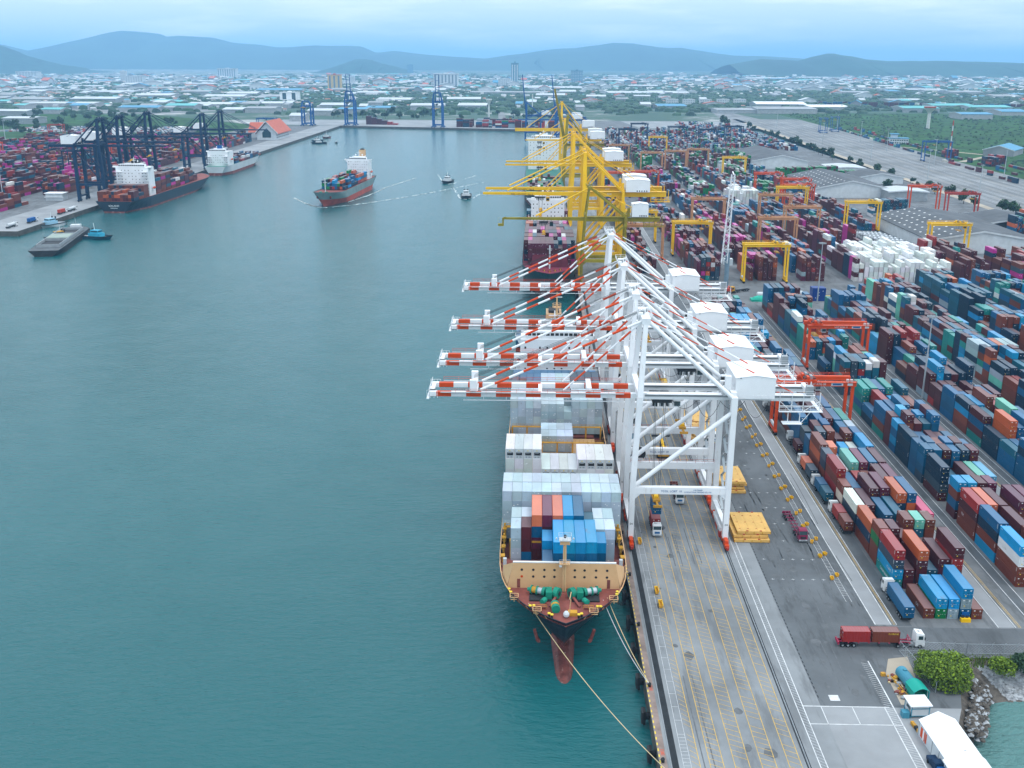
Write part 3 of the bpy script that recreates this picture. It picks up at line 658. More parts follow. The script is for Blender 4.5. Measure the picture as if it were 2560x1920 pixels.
ol = sts_crane('quay_crane', 'old olive quay crane with rusty low boom between white and yellow cranes', (0, 588, 0), 'yellow quay cranes along the berth',
               dict(Yp, main=M_olive, st=M_olive, foot=M_olive, zg=37.6, hg=2.6, tip=-18.0, ap=(29.8, 57.0), tail=70.0, house=(54.0, 63.2, 40.5, 7.0), dy=13.0, hy=(1, 9), gy=(4.0,), lw=1.0, bh=2.0, fs=(28.0,), trolley=4.0, spread=30, cab=M_dark))
b = MB(); b.bar((-17.6, 4, 39.3), (-19.6, 4, 38.6), 1.2, 1.2, M_olive); b.bar((-19.3, 4, 38.8), (-19.3, 4, 35.4), .9, .9, M_olive); b.box(-22.2, 2.8, 34.6, -18.9, 5.2, 35.9, M_olive); b.rail([(-22.2, 2.8, 35.9), (-22.2, 5.2, 35.9), (-19.9, 5.2, 35.9)], 3.2, M_olive, 1.2); b.build('boom_end_platform', ol)
Bp = dict(Yp, main=M_navyc, st=M_navyc, foot=M_navyc, stay=(M_navyc,), cab=M_navyc, stairm=M_navyc, dy=18, gy=(5, 12), gw=.9, bw=.8, bh=1.8, hg=2.2, house=(50, 64, 51.3, 7.2))
bl = sts_crane('quay_crane', 'dark blue quay crane over the stern of the black hulled ship', (-372, 948, 0), 'dark blue cranes of the far side terminal', dict(Bp, xs=-25.5, xl=-52.0, tip=42.0, tail=-77.0, ap=(-24, 79), house=(-44.5, -27.5, 51.3, 7.2), lean=-2.4, trolley=10) if False else dict(Bp))
bl.rotation_euler = (0, 0, math.pi); bl.location = (-370.5, 966, 0)
dup(bl, (-370.5, 1012, 0), math.pi, 'dark blue quay crane, second one, tall apex behind the white ship bridge')
dup(bl, (-370.5, 1085, 0), math.pi, 'dark blue quay crane over the bow of the black hulled ship')
bs = sts_crane('quay_crane', 'dark blue quay crane, lower one beside the white ship by the shore building', (-370.5, 1262, 0), 'dark blue cranes of the far side terminal', dict(Bp, zg=40, ap=(27.8, 64), house=(50, 62, 42.5, 6), tip=-30, tail=66))
bs.rotation_euler = (0, 0, math.pi)
dup(bs, (-370.5, 1335, 0), math.pi, 'dark blue quay crane, farthest one before the red roofed building')
Fp = dict(Bp, main=M_blue, st=M_blue, stay=(M_blue,), foot=M_blue, cab=M_blue, stairm=M_blue, zg=46, ap=(27.8, 66), up=rad(80), nostay=True, tip=-26, tail=66, house=(52, 62, 48.4, 6), bw=1.0)
fb = sts_crane('quay_crane', 'blue quay crane with raised boom at the basin end, middle one', (-190, 2122, 0), 'blue cranes with raised booms at the basin end', Fp)
fb.rotation_euler = (0, 0, math.pi / 2); fb.location = (-186, 2040, 0)
dup(fb, (-366, 2088, 0), math.pi / 2, 'blue quay crane with raised boom at the basin end, beside the empty slope')
f3 = sts_crane('quay_crane', 'low blue quay crane beside the red roofed building', (-462, 2085, 0), 'blue cranes with raised booms at the basin end', dict(Fp, zg=36, ap=(27.8, 48), up=None, tip=14, house=(40, 48, 38.4, 4), tail=52))
f3.rotation_euler = (0, 0, math.pi / 2); f3.location = (-450, 2075, 0)
fr = sts_crane('quay_crane', 'blue quay crane with raised boom behind the yellow row, nearer one', (0, 1640, 0), 'blue cranes behind the yellow row', dict(Fp, zg=40, up=rad(84), tip=-36, ap=(27.8, 62), tail=74, house=(52, 66, 42.4, 6)))
dup(fr, (-46, 1700, 0), 0, 'blue quay crane with raised boom standing at the corner of the basin')
fr2 = sts_crane('quay_crane', 'blue quay crane with lowered boom behind the yellow row', (0, 1580, 0), 'blue cranes behind the yellow row', dict(Fp, zg=40, up=None, nostay=False, stay=(M_blue,), tip=-30, ap=(27.8, 62), tail=74, house=(52, 66, 42.4, 6)))

# ---------------------------------------------------------------- ships (local x forward, z world height above the sea sheet)
def hull_mesh(L, B, zd, zwl, rake, hull_m, boot_m, le_deck, le_wl, sheer=0.0, zkeel=-9.0, stern=.9, pd=4.5, pw=1.7, boot=.35, fc=None):
    mb = MB(); lv = [zkeel, zwl, zwl + (zd - zwl) * boot, zwl + (zd - zwl) * .6, zwl + (zd - zwl) * .85, zd]
    n = 44; rows = []
    for z in lv:
        t = max(0, min(1, (z - zwl) / (zd - zwl))); Lb = L - rake * (1 - t) ** 1.25
        le = le_wl + (le_deck - le_wl) * t ** .75; p = pw + (pd - pw) * t ** 1.15
        pts = []
        for i in range(n + 1):
            u = i / n; x = Lb * (1 - (1 - u) ** 1.6) if u > .0 else 0
            w = 1 - max(0, 1 - (Lb - x) / le) ** p if x < Lb else 0
            s = min(1, stern * (.55 + .45 * t) + (1 - stern * (.55 + .45 * t)) * min(1, x / (L * .16)))
            zz = z + (sheer * max(0, (x - L * .72) / (L * .28)) ** 2 if z > zwl else 0)
            if fc and z == zd and x > fc[0]: zz += fc[1]
            pts.append((x, B / 2 * w * s, zz))
        rows.append(pts)
    k = n + 1
    for sgn in (1, -1):
        vs = [(x, sgn * y, z) for r in rows for x, y, z in r]
        for j in range(len(lv) - 1):
            m = boot_m if j < 2 else hull_m
            fs = []
            for i in range(n):
                q = (j * k + i, j * k + i + 1, (j + 1) * k + i + 1, (j + 1) * k + i)
                fs.append(q if sgn < 0 else q[::-1])
            mb.add(vs if j == 0 else [], [], m)
            o = len(mb.v) - len(vs)
            for f in fs: mb.f.append(tuple(o + a for a in f)); mb.m.append(mb.slot(m)); mb.c.append(None)
    for j in range(len(lv) - 1):
        a, b = rows[j][0], rows[j + 1][0]
        mb.add([(a[0], -a[1], a[2]), (a[0], a[1], a[2]), (b[0], b[1], b[2]), (b[0], -b[1], b[2])], [(0, 1, 2, 3)], boot_m if j < 2 else hull_m)
    return mb, rows[-1]
def deck_from(edge, drop, m, inset=.25):
    mb = MB(); k = len(edge); vs = []
    for x, y, z in edge: vs += [(x - .01, max(0, y - inset), z - drop), (x - .01, -max(0, y - inset), z - drop)]
    mb.add(vs, [(2 * i, 2 * i + 1, 2 * i + 3, 2 * i + 2) for i in range(k - 1)], m); return mb
def house_block(t, x0, x1, B, z0, z1, wing, m=M_white, win=M_dark, funnel=None, name='accommodation', face=1, fcol=None):
    """accommodation with window rows, bridge wings, funnel and masts; face=+1 windows look forward"""
    b = MB(); b.box(x0, -B / 2, z0, x1, B / 2, z1, m)
    for lev in range(1, int((z1 - z0) / 2.7)):
        b.box(x0 - .12, -B / 2 - .12, z0 + lev * 2.7 - .06, x1 + .12, B / 2 + .12, z0 + lev * 2.7 + .04, m)
    b.build(name, t)
    xf = x1 if face > 0 else x0; e = .03 * face
    for lev in range(1, int((z1 - z0) / 2.7)):
        z = z0 + lev * 2.7 + 1.0; n = 9; w = MB()
        for i in range(n):
            if (i * 5 + lev * 3) % 4 == 0: continue
            y = -B / 2 * .86 + B * .86 * i / (n - 1); w.box(min(xf, xf + e), y - .32, z, max(xf, xf + e), y + .32, z + .8, win)
        w.build('window_row', t)
    br = MB(); br.box(x1 - 5.0 if face > 0 else x0, -B / 2 * .8, z1 + .01, x1 - .4 if face > 0 else x0 + 5, B / 2 * .8, z1 + 2.9, m)
    bx0, bx1 = (x1 - 4.6, x1 - .8) if face > 0 else (x0 + .8, x0 + 4.6)
    for s in (1, -1):
        br.box(bx0, s * B / 2 * .8 if s > 0 else -wing / 2, z1 - .1, bx1, wing / 2 if s > 0 else -B / 2 * .8, z1 + .15, m); br.box(bx0, s * (wing / 2 - .1) - .1, z1 + .15, bx1, s * (wing / 2 - .1) + .1, z1 + 1.2, m)
        br.box(bx1 - .1, min(s * wing / 2, s * B / 2 * .8), z1 + .15, bx1, max(s * wing / 2, s * B / 2 * .8), z1 + 1.2, m)
        br.prism([(s * B / 2, z1 - 3.2), (s * wing / 2 * .96, z1 - .12), (s * B / 2, z1 - .12)], 'x', bx1 - .6, bx1 - .3, m)
    br.box(x0 + .3, -B / 2 * .55, z1 + 2.91, x1 - .8, B / 2 * .55, z1 + 3.1, m)
    bo = br.build('bridge', t)
    w = MB(); xx = x1 - .4 if face > 0 else x0; n = 12
    for i in range(n):
        y = -B / 2 * .74 + B * .74 * i / (n - 1); w.box(min(xx, xx + e), y - B * .026, z1 + 1.35, max(xx, xx + e), y + B * .026, z1 + 2.35, win)
    w.build('bridge_windows', bo)
    ma = MB(); mx_ = (x0 + x1) / 2; ma.tube((mx_, 0, z1 + 3), (mx_, 0, z1 + 9), .35, m, 8, .2); ma.box(mx_ - 1.2, -1.4, z1 + 5.6, mx_ + 1.2, 1.4, z1 + 5.8, m); ma.bar((mx_, -2.2, z1 + 7.2), (mx_, 2.2, z1 + 7.2), .25, .25, m)
    ma.box(mx_ + .4, -1.6, z1 + 5.8, mx_ + .8, 1.6, z1 + 6.1, M_grey)
    for s in (-3.5, 3.5): ma.tube((mx_, s, z1 + 3), (mx_, s, z1 + 5), .1, m, 5); ma.ball((mx_, s, z1 + 5.2), .7, .7, .8, m, 8, 5)
    ma.build('radar_mast', t)
    if funnel:
        f = MB(); fx, fw, fh = funnel; f.box(fx - 3, -fw / 2, z1 - 2, fx + 2.4, fw / 2, z1 + fh, fcol or m); f.box(fx - 2.2, -fw / 3, z1 + fh, fx + 1.8, fw / 3, z1 + fh + .7, M_dark)
        for i in (-1, 0, 1): f.tube((fx - .6, i * .9, z1 + fh), (fx - 1, i * .9, z1 + fh + 1.8), .3, M_dark, 8)
        f.build('funnel', t)
    r = MB()
    for z in (z1 + 3.1,): r.rail([(x0 + .4, -B / 2 * .54, z), (x1 - .9, -B / 2 * .54, z), (x1 - .9, B / 2 * .54, z), (x0 + .4, B / 2 * .54, z)], 1.0, m, 2)
    for s in (1, -1):
        for lev in range(1, int((z1 - z0) / 2.7)): r.box(x0 - 3.2, min(s * B * .30, s * B * .5), z0 + lev * 2.7, x0 - .13, max(s * B * .30, s * B * .5), z0 + lev * 2.7 + .12, m); r.rail([(x0 - 3.1, s * B * .3, z0 + lev * 2.7 + .12), (x0 - 3.1, s * B * .5, z0 + lev * 2.7 + .12)], 1, m, 1.6)
    r.build('deck_railing', t)
    for s in (1, -1):
        lb = MB(); yy = s * (B / 2 + 1.7); lb.ball(((x0 + x1) / 2, yy, z0 + 7), 3.2, 1.15, 1.1, M_orange, 10, 6); lb.box((x0 + x1) / 2 - 2.6, yy - .2, z0 + 5, (x0 + x1) / 2 - 2.3, yy + .2, z0 + 9.4, m); lb.box((x0 + x1) / 2 + 2.3, yy - .2, z0 + 5, (x0 + x1) / 2 + 2.6, yy + .2, z0 + 9.4, m)
        lb.box((x0 + x1) / 2 - 3, min(yy, s * B / 2), z0 + 4.8, (x0 + x1) / 2 + 3, max(yy, s * B / 2), z0 + 5, m); lb.build('lifeboat', t)
RZ_S = -math.pi / 2                                     # bow towards -Y
M_hull1 = mat('black_hull', (.018, .022, .035), .4, vary=.3, scale=.06, dirt=((.12, .06, .045), .12, .64, .6))
M_boot1 = mat('worn_red_boot', (.23, .06, .05), .65, vary=.45, scale=.35, dirt=((.42, .34, .30), .45, .56, .65))
M_bulb = mat('worn_bulb_paint', (.16, .05, .042), .5, vary=.5, scale=.45, dirt=((.46, .40, .36), .5, .60, .75))
# --- the container ship at the near berth
SX = 7.0
s1 = thing('container_ship', 'black hulled container ship with tan bow wall moored at the near quay', 'container ship', (SX, 444, 0), RZ_S)
LOA = 444 - 193.5
hb, edge = hull_mesh(LOA, 30.2, 11.3, SEA, 15.0, M_hull1, M_boot1, 44, 78, fc=None)
hb.build('hull', s1, smooth=False)
fore = [e for e in edge if e[0] > LOA - 33]; aft = [e for e in edge if e[0] <= LOA - 30]
deck_from(fore, .8, M_deck).build('deck', s1); deck_from(aft, 3.8, M_deck, .35).build('deck', s1)
def S1(X, Y): return (444 - Y, X - SX)      # world to ship coordinates: x_local = 444 - Y ; y_local = X - SX
cap = MB()
for a, b_ in zip(edge[:-1], edge[1:]):
    for s in (1, -1):
        if a[0] > 5: cap.bar((a[0], s * a[1], a[2] + .04), (b_[0], s * b_[1], b_[2] + .04), .2, .1, M_tan if a[0] < LOA - 14 else M_hull1)
cap.build('bulwark_cap', s1)
bl_ = MB()
prof = [(0, 2.9), (5, 2.7), (11, 2.3), (15, 2.15), (17.5, 1.8), (19.2, 1.15), (20.2, .35)]
st = LOA - 20.5; nn = 18
for (a, ra), (c, rc) in zip(prof, prof[1:]):
    for i in range(nn):
        t0, t1 = 2 * math.pi * i / nn, 2 * math.pi * (i + 1) / nn
        q = lambda x, r, t: (st + x, r * math.cos(t), -4.6 + r * math.sin(t) * .95 - .015 * x)
        bl_.add([q(a, ra, t0), q(a, ra, t1), q(c, rc, t1), q(c, rc, t0)], [(3, 2, 1, 0)], M_bulb)
bl_.build('bulbous_bow', s1, smooth=True)
b = MB(); DZ = 10.5
wx = 444 - 210.5
b.prism([(-12.9, DZ), (12.7, DZ), (11.6, 16.8), (-11.5, 16.8)], 'x', wx - .15, wx + .15, M_tan)
for sy, e in ((-1, -13.2), (1, 13.0)): b.add([(wx, e * .985, DZ), (wx - 5, sy * 14.2, DZ), (wx - 5, sy * 14.0, DZ + 3), (wx, sy * 11.5, 16.8)], [(0, 1, 2, 3), (3, 2, 1, 0)], M_tan)
b.bar((wx - .1, -11.6, 16.9), (wx - .1, 11.7, 16.9), .5, .3, M_inkw)
for y in range(-10, 11, 4): b.bar((wx - .2, y, DZ), (wx - 2.8, y, DZ), .2, .2, M_tan); b.bar((wx - .2, y, 16.4), (wx - 2.8, y, DZ), .15, .2, M_tan)
bw = b.build('breakwater', s1)
for z in (13.4, 15.1):
    for y in (-9.6, -7.0, -4.5, -2.2, 2.4, 4.6, 7.2, 9.7):
        p = MB(); p.tube((wx + .16, y, z), (wx + .19, y, z), .30, M_dark if (y, z) != (-9.6, 13.4) else M_orange, 12); p.build('round_opening', bw)
for y in (-10.3, 10.1): p = MB(); p.box(wx + .16, y - .35, DZ + .1, wx + .22, y + .35, DZ + 2.3, M_deck); p.build('door', bw)
fm = MB(); mx0 = 444 - 209.2
fm.tube((mx0, 0, DZ), (mx0, 0, 23.2), .48, M_tan, 10, .36); fm.bar((mx0 + .6, .15, DZ), (mx0 + .5, .15, 22), .5, .08, M_rope)
fm.box(mx0 - .9, -1.4, 23.2, mx0 + .9, 1.4, 23.4, M_lwall); fm.rail([(mx0 + .9, -1.4, 23.4), (mx0 + .9, 1.4, 23.4), (mx0 - .9, 1.4, 23.4), (mx0 - .9, -1.4, 23.4), (mx0 + .9, -1.4, 23.4)], 1.1, M_lwall, .8)
fm.box(mx0 - .4, -1.1, 22.2, mx0 + .5, 1.1, 23.2, M_tan); fm.box(mx0 - .7, -1.2, 17.4, mx0 + .9, 1.2, 17.6, M_tan); fm.rail([(mx0 + .9, -1.2, 17.6), (mx0 + .9, 1.2, 17.6)], 1.1, M_lwall, .8); fm.ball((mx0 + .3, 0, 24.2), .35, .35, .45, M_dark, 8, 5)
for y in (-1.9, 1.9): fm.ball((mx0 + .2, y, 23.6), .25, .25, .3, M_lwall, 6, 4)
fm.ball((mx0 + .5, -.9, 17.0), .4, .4, .45, M_lwall, 8, 5)
fm.build('foremast', s1)
def windlass(sy):
    w = MB(); cx = 444 - 206.0
    def P(a, c, z=0): return (cx + a, sy * c, DZ + z)
    w.box(*[min(u, v) for u, v in zip(P(-1.6, 1.6, 0), P(1.8, 7.8, .35))], *[max(u, v) for u, v in zip(P(-1.6, 1.6, 0), P(1.8, 7.8, .35))], M_dark)
    w.tube(P(.4, 1.2, 1.3), P(-.2, 2.2, 1.3), 1.25, M_green, 16); w.tube(P(.45, 1.0, 1.3), P(.4, 1.2, 1.3), .5, M_dark, 10)
    w.box(*[min(u, v) for u, v in zip(P(-1.3, 2.8, .3), P(1.3, 4.2, 2.0))], *[max(u, v) for u, v in zip(P(-1.3, 2.8, .3), P(1.3, 4.2, 2.0))], M_green)
    w.tube(P(-.3, 4.2, 1.3), P(-.6, 4.8, 1.3), 1.0, M_green, 14); w.tube(P(-.5, 4.8, 1.3), P(-.9, 5.9, 1.3), .75, M_galv, 14); w.tube(P(-.9, 5.9, 1.3), P(-1.0, 6.2, 1.3), 1.0, M_green, 14)
    w.tube(P(-1.0, 6.2, 1.3), P(-1.3, 7.2, 1.3), .72, M_amber if sy < 0 else M_galv, 14); w.tube(P(-1.3, 7.2, 1.3), P(-1.4, 7.5, 1.3), 1.0, M_green, 14); w.tube(P(-1.4, 7.5, 1.3), P(-1.6, 8.2, 1.2), .45, M_green, 10)
    w.bar(P(.6, 1.7, .9), P(4.4, 3.3, .3), .5, .35, M_deck); w.tube(P(2.2, 4.3, .8), P(3.4, 5.0, .8), .62, M_green, 10); w.box(*[min(u, v) for u, v in zip(P(3.6, 4.2, 0), P(5.2, 6.0, .5))], *[max(u, v) for u, v in zip(P(3.6, 4.2, 0), P(5.2, 6.0, .5))], M_deck)
    w.rail([P(5.3, 4.0, .3), P(5.3, 6.2, .3)], .9, M_amber, .9)
    return w.build('windlass', s1)
windlass(1); windlass(-1)
w = MB(); w.tube((444 - 201.8, -2.2, DZ + .9), (444 - 199.2, -2.0, DZ + .9), .95, M_green, 12); w.tube((444 - 200.9, -2.15, DZ + .9), (444 - 200.2, -2.1, DZ + .9), .98, M_amber, 12); w.build('mooring_winch', s1)
w = MB(); w.box(444 - 199.4, .6, DZ, 444 - 198, 2.6, DZ + .8, M_amber); w.ball((444 - 197.6, .2, DZ + .7), .8, .7, .8, M_lwall, 8, 5); w.bar((444 - 198.2, .9, DZ), (444 - 198.0, 1.1, DZ + 4.0), .18, .18, M_tan); w.bar((444 - 198.2, .9, DZ + 4), (444 - 201, 1.3, DZ + 4.2), .15, .15, M_tan); w.build('deck_crane', s1)
for X, Y in ((3.5, 197.6), (4.1, 197.1), (9.9, 197.3), (10.5, 197.7), (-.6, 200.8), (.2, 200.9), (14.1, 200.9), (14.8, 200.9), (-5.4, 208.2), (18.9, 207.6), (-6.6, 216), (20.6, 216.4), (-5.0, 206.8), (18.7, 206.4)):
    x, yy = S1(X, Y); q = MB(); q.tube((x, yy, DZ), (x, yy, DZ + .95), .26, M_dark, 8); q.tube((x, yy, DZ + .8), (x, yy, DZ + 1.0), .36, M_inky, 8); q.build('bollard', s1)
for X, Y in ((-4.2, 205.0), (17.9, 204.6), (.9, 199.2), (13.2, 199.0)):
    x, yy = S1(X, Y); q = MB(); q.rail([(x - .9, yy - .9, DZ), (x + .9, yy - .9, DZ), (x + .9, yy + .9, DZ), (x - .9, yy + .9, DZ), (x - .9, yy - .9, DZ)], 1.0, M_tan, .9, .12); q.build('hatch_guard', s1)
rb_ = MB()
for a, b_ in zip(edge[12:-3], edge[13:-2]):
    for s in (1, -1): rb_.bar((a[0], s * (a[1] - .6), DZ), (a[0], s * (a[1] - .15), 11.2), .25, .12, M_tan)
rb_.build('bulwark_stays', s1)
for s, X, Y in ((-1, 1.6, 201.3), (1, 12.6, 201.6)):
    x, yy = S1(X, Y); q = MB(); q.bar((x - 1.0, s * 5.9, 2.0), (x - .6, s * 6.6, 4.8), .7, .6, M_boot1); q.bar((x - 1.6, s * 6.0, 1.8), (x - .2, s * 5.6, 2.2), .6, .7, M_boot1); q.build('anchor', s1)
# lashing bridges and hatch covers
def lashing(Y, z1, cols=(-14.2, 14.2), cells=12):
    q = MB(); x = 444 - Y
    for i in range(cells + 1):
        if i % 2 == 0 or i in (0, cells): yv = cols[0] + (cols[1] - cols[0]) * i / cells; q.bar((x, yv, DZ - 2), (x, yv, z1), .35, .5, M_amber)
    q.box(x - .5, cols[0], z1 - .15, x + .5, cols[1], z1, M_amber); q.rail([(x + .5, cols[0], z1), (x + .5, cols[1], z1)], 1.0, M_amber, 1.2)
    q.build('lashing_bridge', s1)
for Y in (238.3, 251.6, 264.2, 277.6, 298.9, 313.2, 329.3): lashing(Y, 12.6)
q = MB()
for x0, x1_ in ((-12.5, -5.4),):
    xx = 444 - 224.8
    for yv in (x0, x0 + 2.2, x1_ - 2.2, x1_): q.bar((xx, yv, DZ - .5), (xx, yv, 15.2), .45, .45, M_amber)
    q.box(xx - .8, x0 - .3, 15.0, xx + .6, x1_ + .3, 15.5, M_amber); q.bar((xx + .4, x0 + .7, DZ), (xx + .4, x0 + .7, 15), .6, .08, M_amber); q.box(xx - .2, x0 + 1.5, 11.0, xx + .4, x0 + 2.9, 14.8, M_amber)
for s, yv in ((-1, -14.3), (1, 14.2)):
    for dx in (0, 5, 10, 15): q.bar((444 - 238 + dx, yv, DZ - .5), (444 - 238 + dx, yv, 13.6 - dx * .1), .5, .5, M_amber); q.box(444 - 238.4 + dx, yv - .5, 12.2, 444 - 237 + dx, yv + .5, 12.5, M_amber)
    q.box(444 - 220.6, yv * .96 - .4, DZ, 444 - 219.8, yv * .96 + .4, DZ + 2.4, M_lwall)
q.build('lashing_platform', s1)
hc = MB()
for a, c in ((212, 224.3), (225.4, 237.7), (239, 251.2), (252.4, 263.6), (265, 277.2), (278.6, 298.4), (300, 312.6), (314, 328.6), (330, 348), (349, 361.4)):
    hb_ = 12.2 if a > 220 else 10.2
    hc.box(444 - c, -hb_, DZ - 2.3, 444 - a, hb_, 8.75, M_deck if a not in (278.6, 300) else M_tan)
hc.build('hatch_cover', s1)
house_block(s1, 444 - 382, 444 - 366, 25.0, 9.5, 27.5, 29.0, funnel=None)
q = MB(); q.tube((444 - 386, 1.0, 27), (444 - 386, 1.0, 36.5), .55, M_tan, 10, .4); q.tube((444 - 386, 1, 35.0), (444 - 386, 1, 35.3), 1.7, M_tan, 12); q.rail([(444 - 386 + 1.7 * math.cos(a), 1 + 1.7 * math.sin(a), 35.3) for a in [i * math.pi / 4 for i in range(9)]], 1.1, M_tan, 1.3, .12); q.tube((444 - 386, 1, 36.5), (444 - 386, 1, 41), .3, M_tan, 8, .15); q.bar((444 - 386, -1.0, 39), (444 - 386, 3, 39), .3, .3, M_lwall); q.build('signal_mast', s1)
q = MB(); q.box(444 - 401, -3, 14, 444 - 392, 3, 31, M_tan); q.box(444 - 400, -2, 31, 444 - 393, 2, 32, M_dark); q.build('funnel', s1)

# --- other ships
def simple_ship(name, label, loc, rz, L, B, zd, hm, bm, dm, house, rake=9, sheer=1.5, funnel=None, boot=.3, stern=.9, wing=0, face=1, fcol=None, hm2=M_white, house_z=None, pd=3.2):
    t = thing(name, label, 'container ship' if L > 100 else 'boat', loc, rz)
    hb, edge = hull_mesh(L, B, zd, SEA, rake, hm, bm, L * .20, L * .30, sheer, boot=boot, stern=stern, pd=pd); hb.build('hull', t)
    deck_from(edge, .6, dm).build('deck', t)
    x0, x1, hB, z1 = house; house_block(t, x0, x1, hB, zd - .6, z1, wing or B * .98, hm2, funnel=funnel, face=face, fcol=fcol)
    return t, edge
M_hull2 = mat('teal_black_hull', (.015, .05, .06), .45, vary=.3, scale=.05)
M_maroondeck = mat('maroon_deck', (.20, .025, .05), .6, vary=.3, scale=.2)
s2, e2_ = simple_ship('container_ship', 'dark green hulled container ship with maroon bow deck under the yellow cranes', (7.5, 788, 0), RZ_S, 788 - 556, 31.5, 13.0, M_hull2, M_boot1, M_maroondeck, (53, 67, 23.0, 33.0), rake=13, sheer=1.0, wing=29.5, funnel=(46, 8, 4), fcol=M_dark)
q = MB(); xx = 788 - 581
q.add([(xx, -11, 12.8), (xx, 11, 12.8), (xx - 3, 9.5, 19.5), (xx - 3, -9.5, 19.5)], [(0, 1, 2, 3), (3, 2, 1, 0)], M_maroondeck); q.build('breakwater', s2)
q = MB()
for yv, dx in ((-6, 9), (-3, 12), (3, 12), (6, 9), (0, 15)): q.box(xx + dx - 1.5, yv - .8, 12.9, xx + dx, yv + .8, 13.9, M_deck); q.tube((xx + dx + 2, yv, 13), (xx + dx + 2, yv, 13.9), .3, M_amber, 6)
q.build('windlass', s2); q = MB(); q.tube((xx + 4, 0, 12.5), (xx + 4, 0, 26), .4, M_lwall, 8); q.bar((xx + 4, -1.4, 24), (xx + 4, 1.4, 24), .3, .3, M_lwall); q.build('foremast', s2)
M_hullg = mat('green_hull', (.01, .16, .12), .45, vary=.2, scale=.05)
s3, _ = simple_ship('container_ship', 'green decked container ship with wide white bridge at the far yellow cranes', (6.5, 1290, 0), RZ_S, 385, 38, 12, M_hull2, M_boot1, M_hullg, (120, 138, 33, 44), wing=38, funnel=(108, 9, 4))
M_hullk = mat('navy_black_hull', (.012, .028, .045), .4, vary=.2, scale=.05)
s4, _ = simple_ship('container_ship', 'black hulled container ship at the far side terminal, white bridge facing aft', (-371.5, 903, 0), math.pi / 2 - rad(1.5), 232, 35.5, 6.0, M_hullk, M_boot1, M_deck, (46, 60, 30, 31), wing=36, face=-1, funnel=(58, 7, 5), boot=.14, fcol=M_dark)
text('lettering', 'SEALAND', 2.2, M_inkw, s4, (-.1, 0, 2.2), (rad(90), 0, rad(-90)), depth=.02)
text('lettering', 'MONROVIA', 1.2, M_inkw, s4, (-.1, 0, .2), (rad(90), 0, rad(-90)), depth=.02)
M_hullw = mat('pale_hull', (.50, .54, .56), .45, vary=.15, scale=.05)
s5, _ = simple_ship('container_ship', 'white and grey feeder ship moored beyond the black hulled ship', (-375, 1212, 0), math.pi / 2, 172, 27, 6.5, M_hullw, M_boot1, M_green, (14, 36, 24, 22), wing=27, face=-1, funnel=(26, 5, 7), fcol=M_blue)
M_hullz = mat('sage_grey_hull', (.20, .28, .28), .5, vary=.25, scale=.08, dirt=((.28, .16, .10), .12, .6, .5))
M_bootz = mat('orange_red_boot', (.46, .09, .06), .6, vary=.3, scale=.2)
hd = math.atan2(945 - 1118, -197 + 184)
s6, _ = simple_ship('container_ship', 'grey hulled container ship with red waterline steaming out mid channel', (-184, 1118, 0), hd, 174, 27, 7.5, M_hullz, M_bootz, M_deck, (18, 32, 22, 26), rake=9, sheer=2.5, wing=28, funnel=(10, 6, 9), boot=.42, fcol=M_tan)
q = MB(); q.tube((158, 0, 8), (158, 0, 21), .5, M_lwall, 8); q.box(157.5, -2, 17, 158.5, 2, 17.4, M_lwall); q.build('foremast', s6)
q = MB()
for yv in (-4, 4): q.tube((164, yv, 8.7), (164, yv * .4, 8.7), .9, M_green, 10)
q.build('windlass', s6)
for s in (1, -1): q = MB(); q.ball((164, s * 6.3, 4.2), 1.3, .9, 1.3, M_boot1, 8, 5); q.build('anchor', s6)
def tug(label, loc, rz, hull, house=M_lwall, sc=1.0, mast=True):
    t = thing('tugboat', label, 'tugboat', loc, rz)
    hb, edge = hull_mesh(28 * sc, 10 * sc, SEA + 2.2 * sc, SEA, 2, hull, hull, 12 * sc, 14 * sc, 1.0, pd=2.6); hb.build('hull', t); deck_from(edge, .5, M_grey).build('deck', t)
    f = MB()
    for a, c in zip(edge[:-1], edge[1:]):
        for s in (1, -1): f.bar((a[0], s * a[1], a[2] + .1), (c[0], s * c[1], c[2] + .1), .6, .5, M_black)
    f.build('fender', t)
    z0 = SEA + 1.7 * sc; k = sc
    h = MB(); h.box(9 * k, -3.2 * k, z0, 19 * k, 3.2 * k, z0 + 2.8 * k, house); h.box(10.5 * k, -2.5 * k, z0 + 2.8 * k, 17.5 * k, 2.5 * k, z0 + 5.0 * k, house); h.build('cabin', t)
    w = MB(); w.box(17.5 * k, -2.2 * k, z0 + 3.7 * k, 17.6 * k, 2.2 * k, z0 + 4.6 * k, M_glass)
    for s in (1, -1): w.box(11 * k, s * 2.52 * k - .02, z0 + 3.7 * k, 17 * k, s * 2.52 * k + .02, z0 + 4.6 * k, M_glass)
    w.build('window_row', t)
    m = MB(); m.tube((13 * k, 0, z0 + 5 * k), (12.4 * k, 0, z0 + 10 * k), .22, M_lwall, 6)
    for s in (1, -1): m.tube((10 * k, s * 1.7 * k, z0 + 2.8 * k), (9.6 * k, s * 1.7 * k, z0 + 6.2 * k), .6 * k, M_dark, 8)
    m.build('mast_and_funnels', t); return t
tug('dark tugboat with pale cabin following the grey ship, nearer one', (-71, 1040, 0), math.atan2(-28, 2), M_hullk)
tug('dark tugboat with tall thin mast following the grey ship, farther one', (-97, 1168, 0), math.atan2(-28, -5), M_hullk)
tug('small blue tugboat beside the open barge', (-345, 771, 0), rad(-15), mat('tug_blue', (.01, .08, .12), .5), mat('cyan_cabin', (.04, .36, .52), .5))
tug('black workboat with yellow winch behind the barge', (-352, 775, 0), rad(238), M_hullk, M_amber, .9)
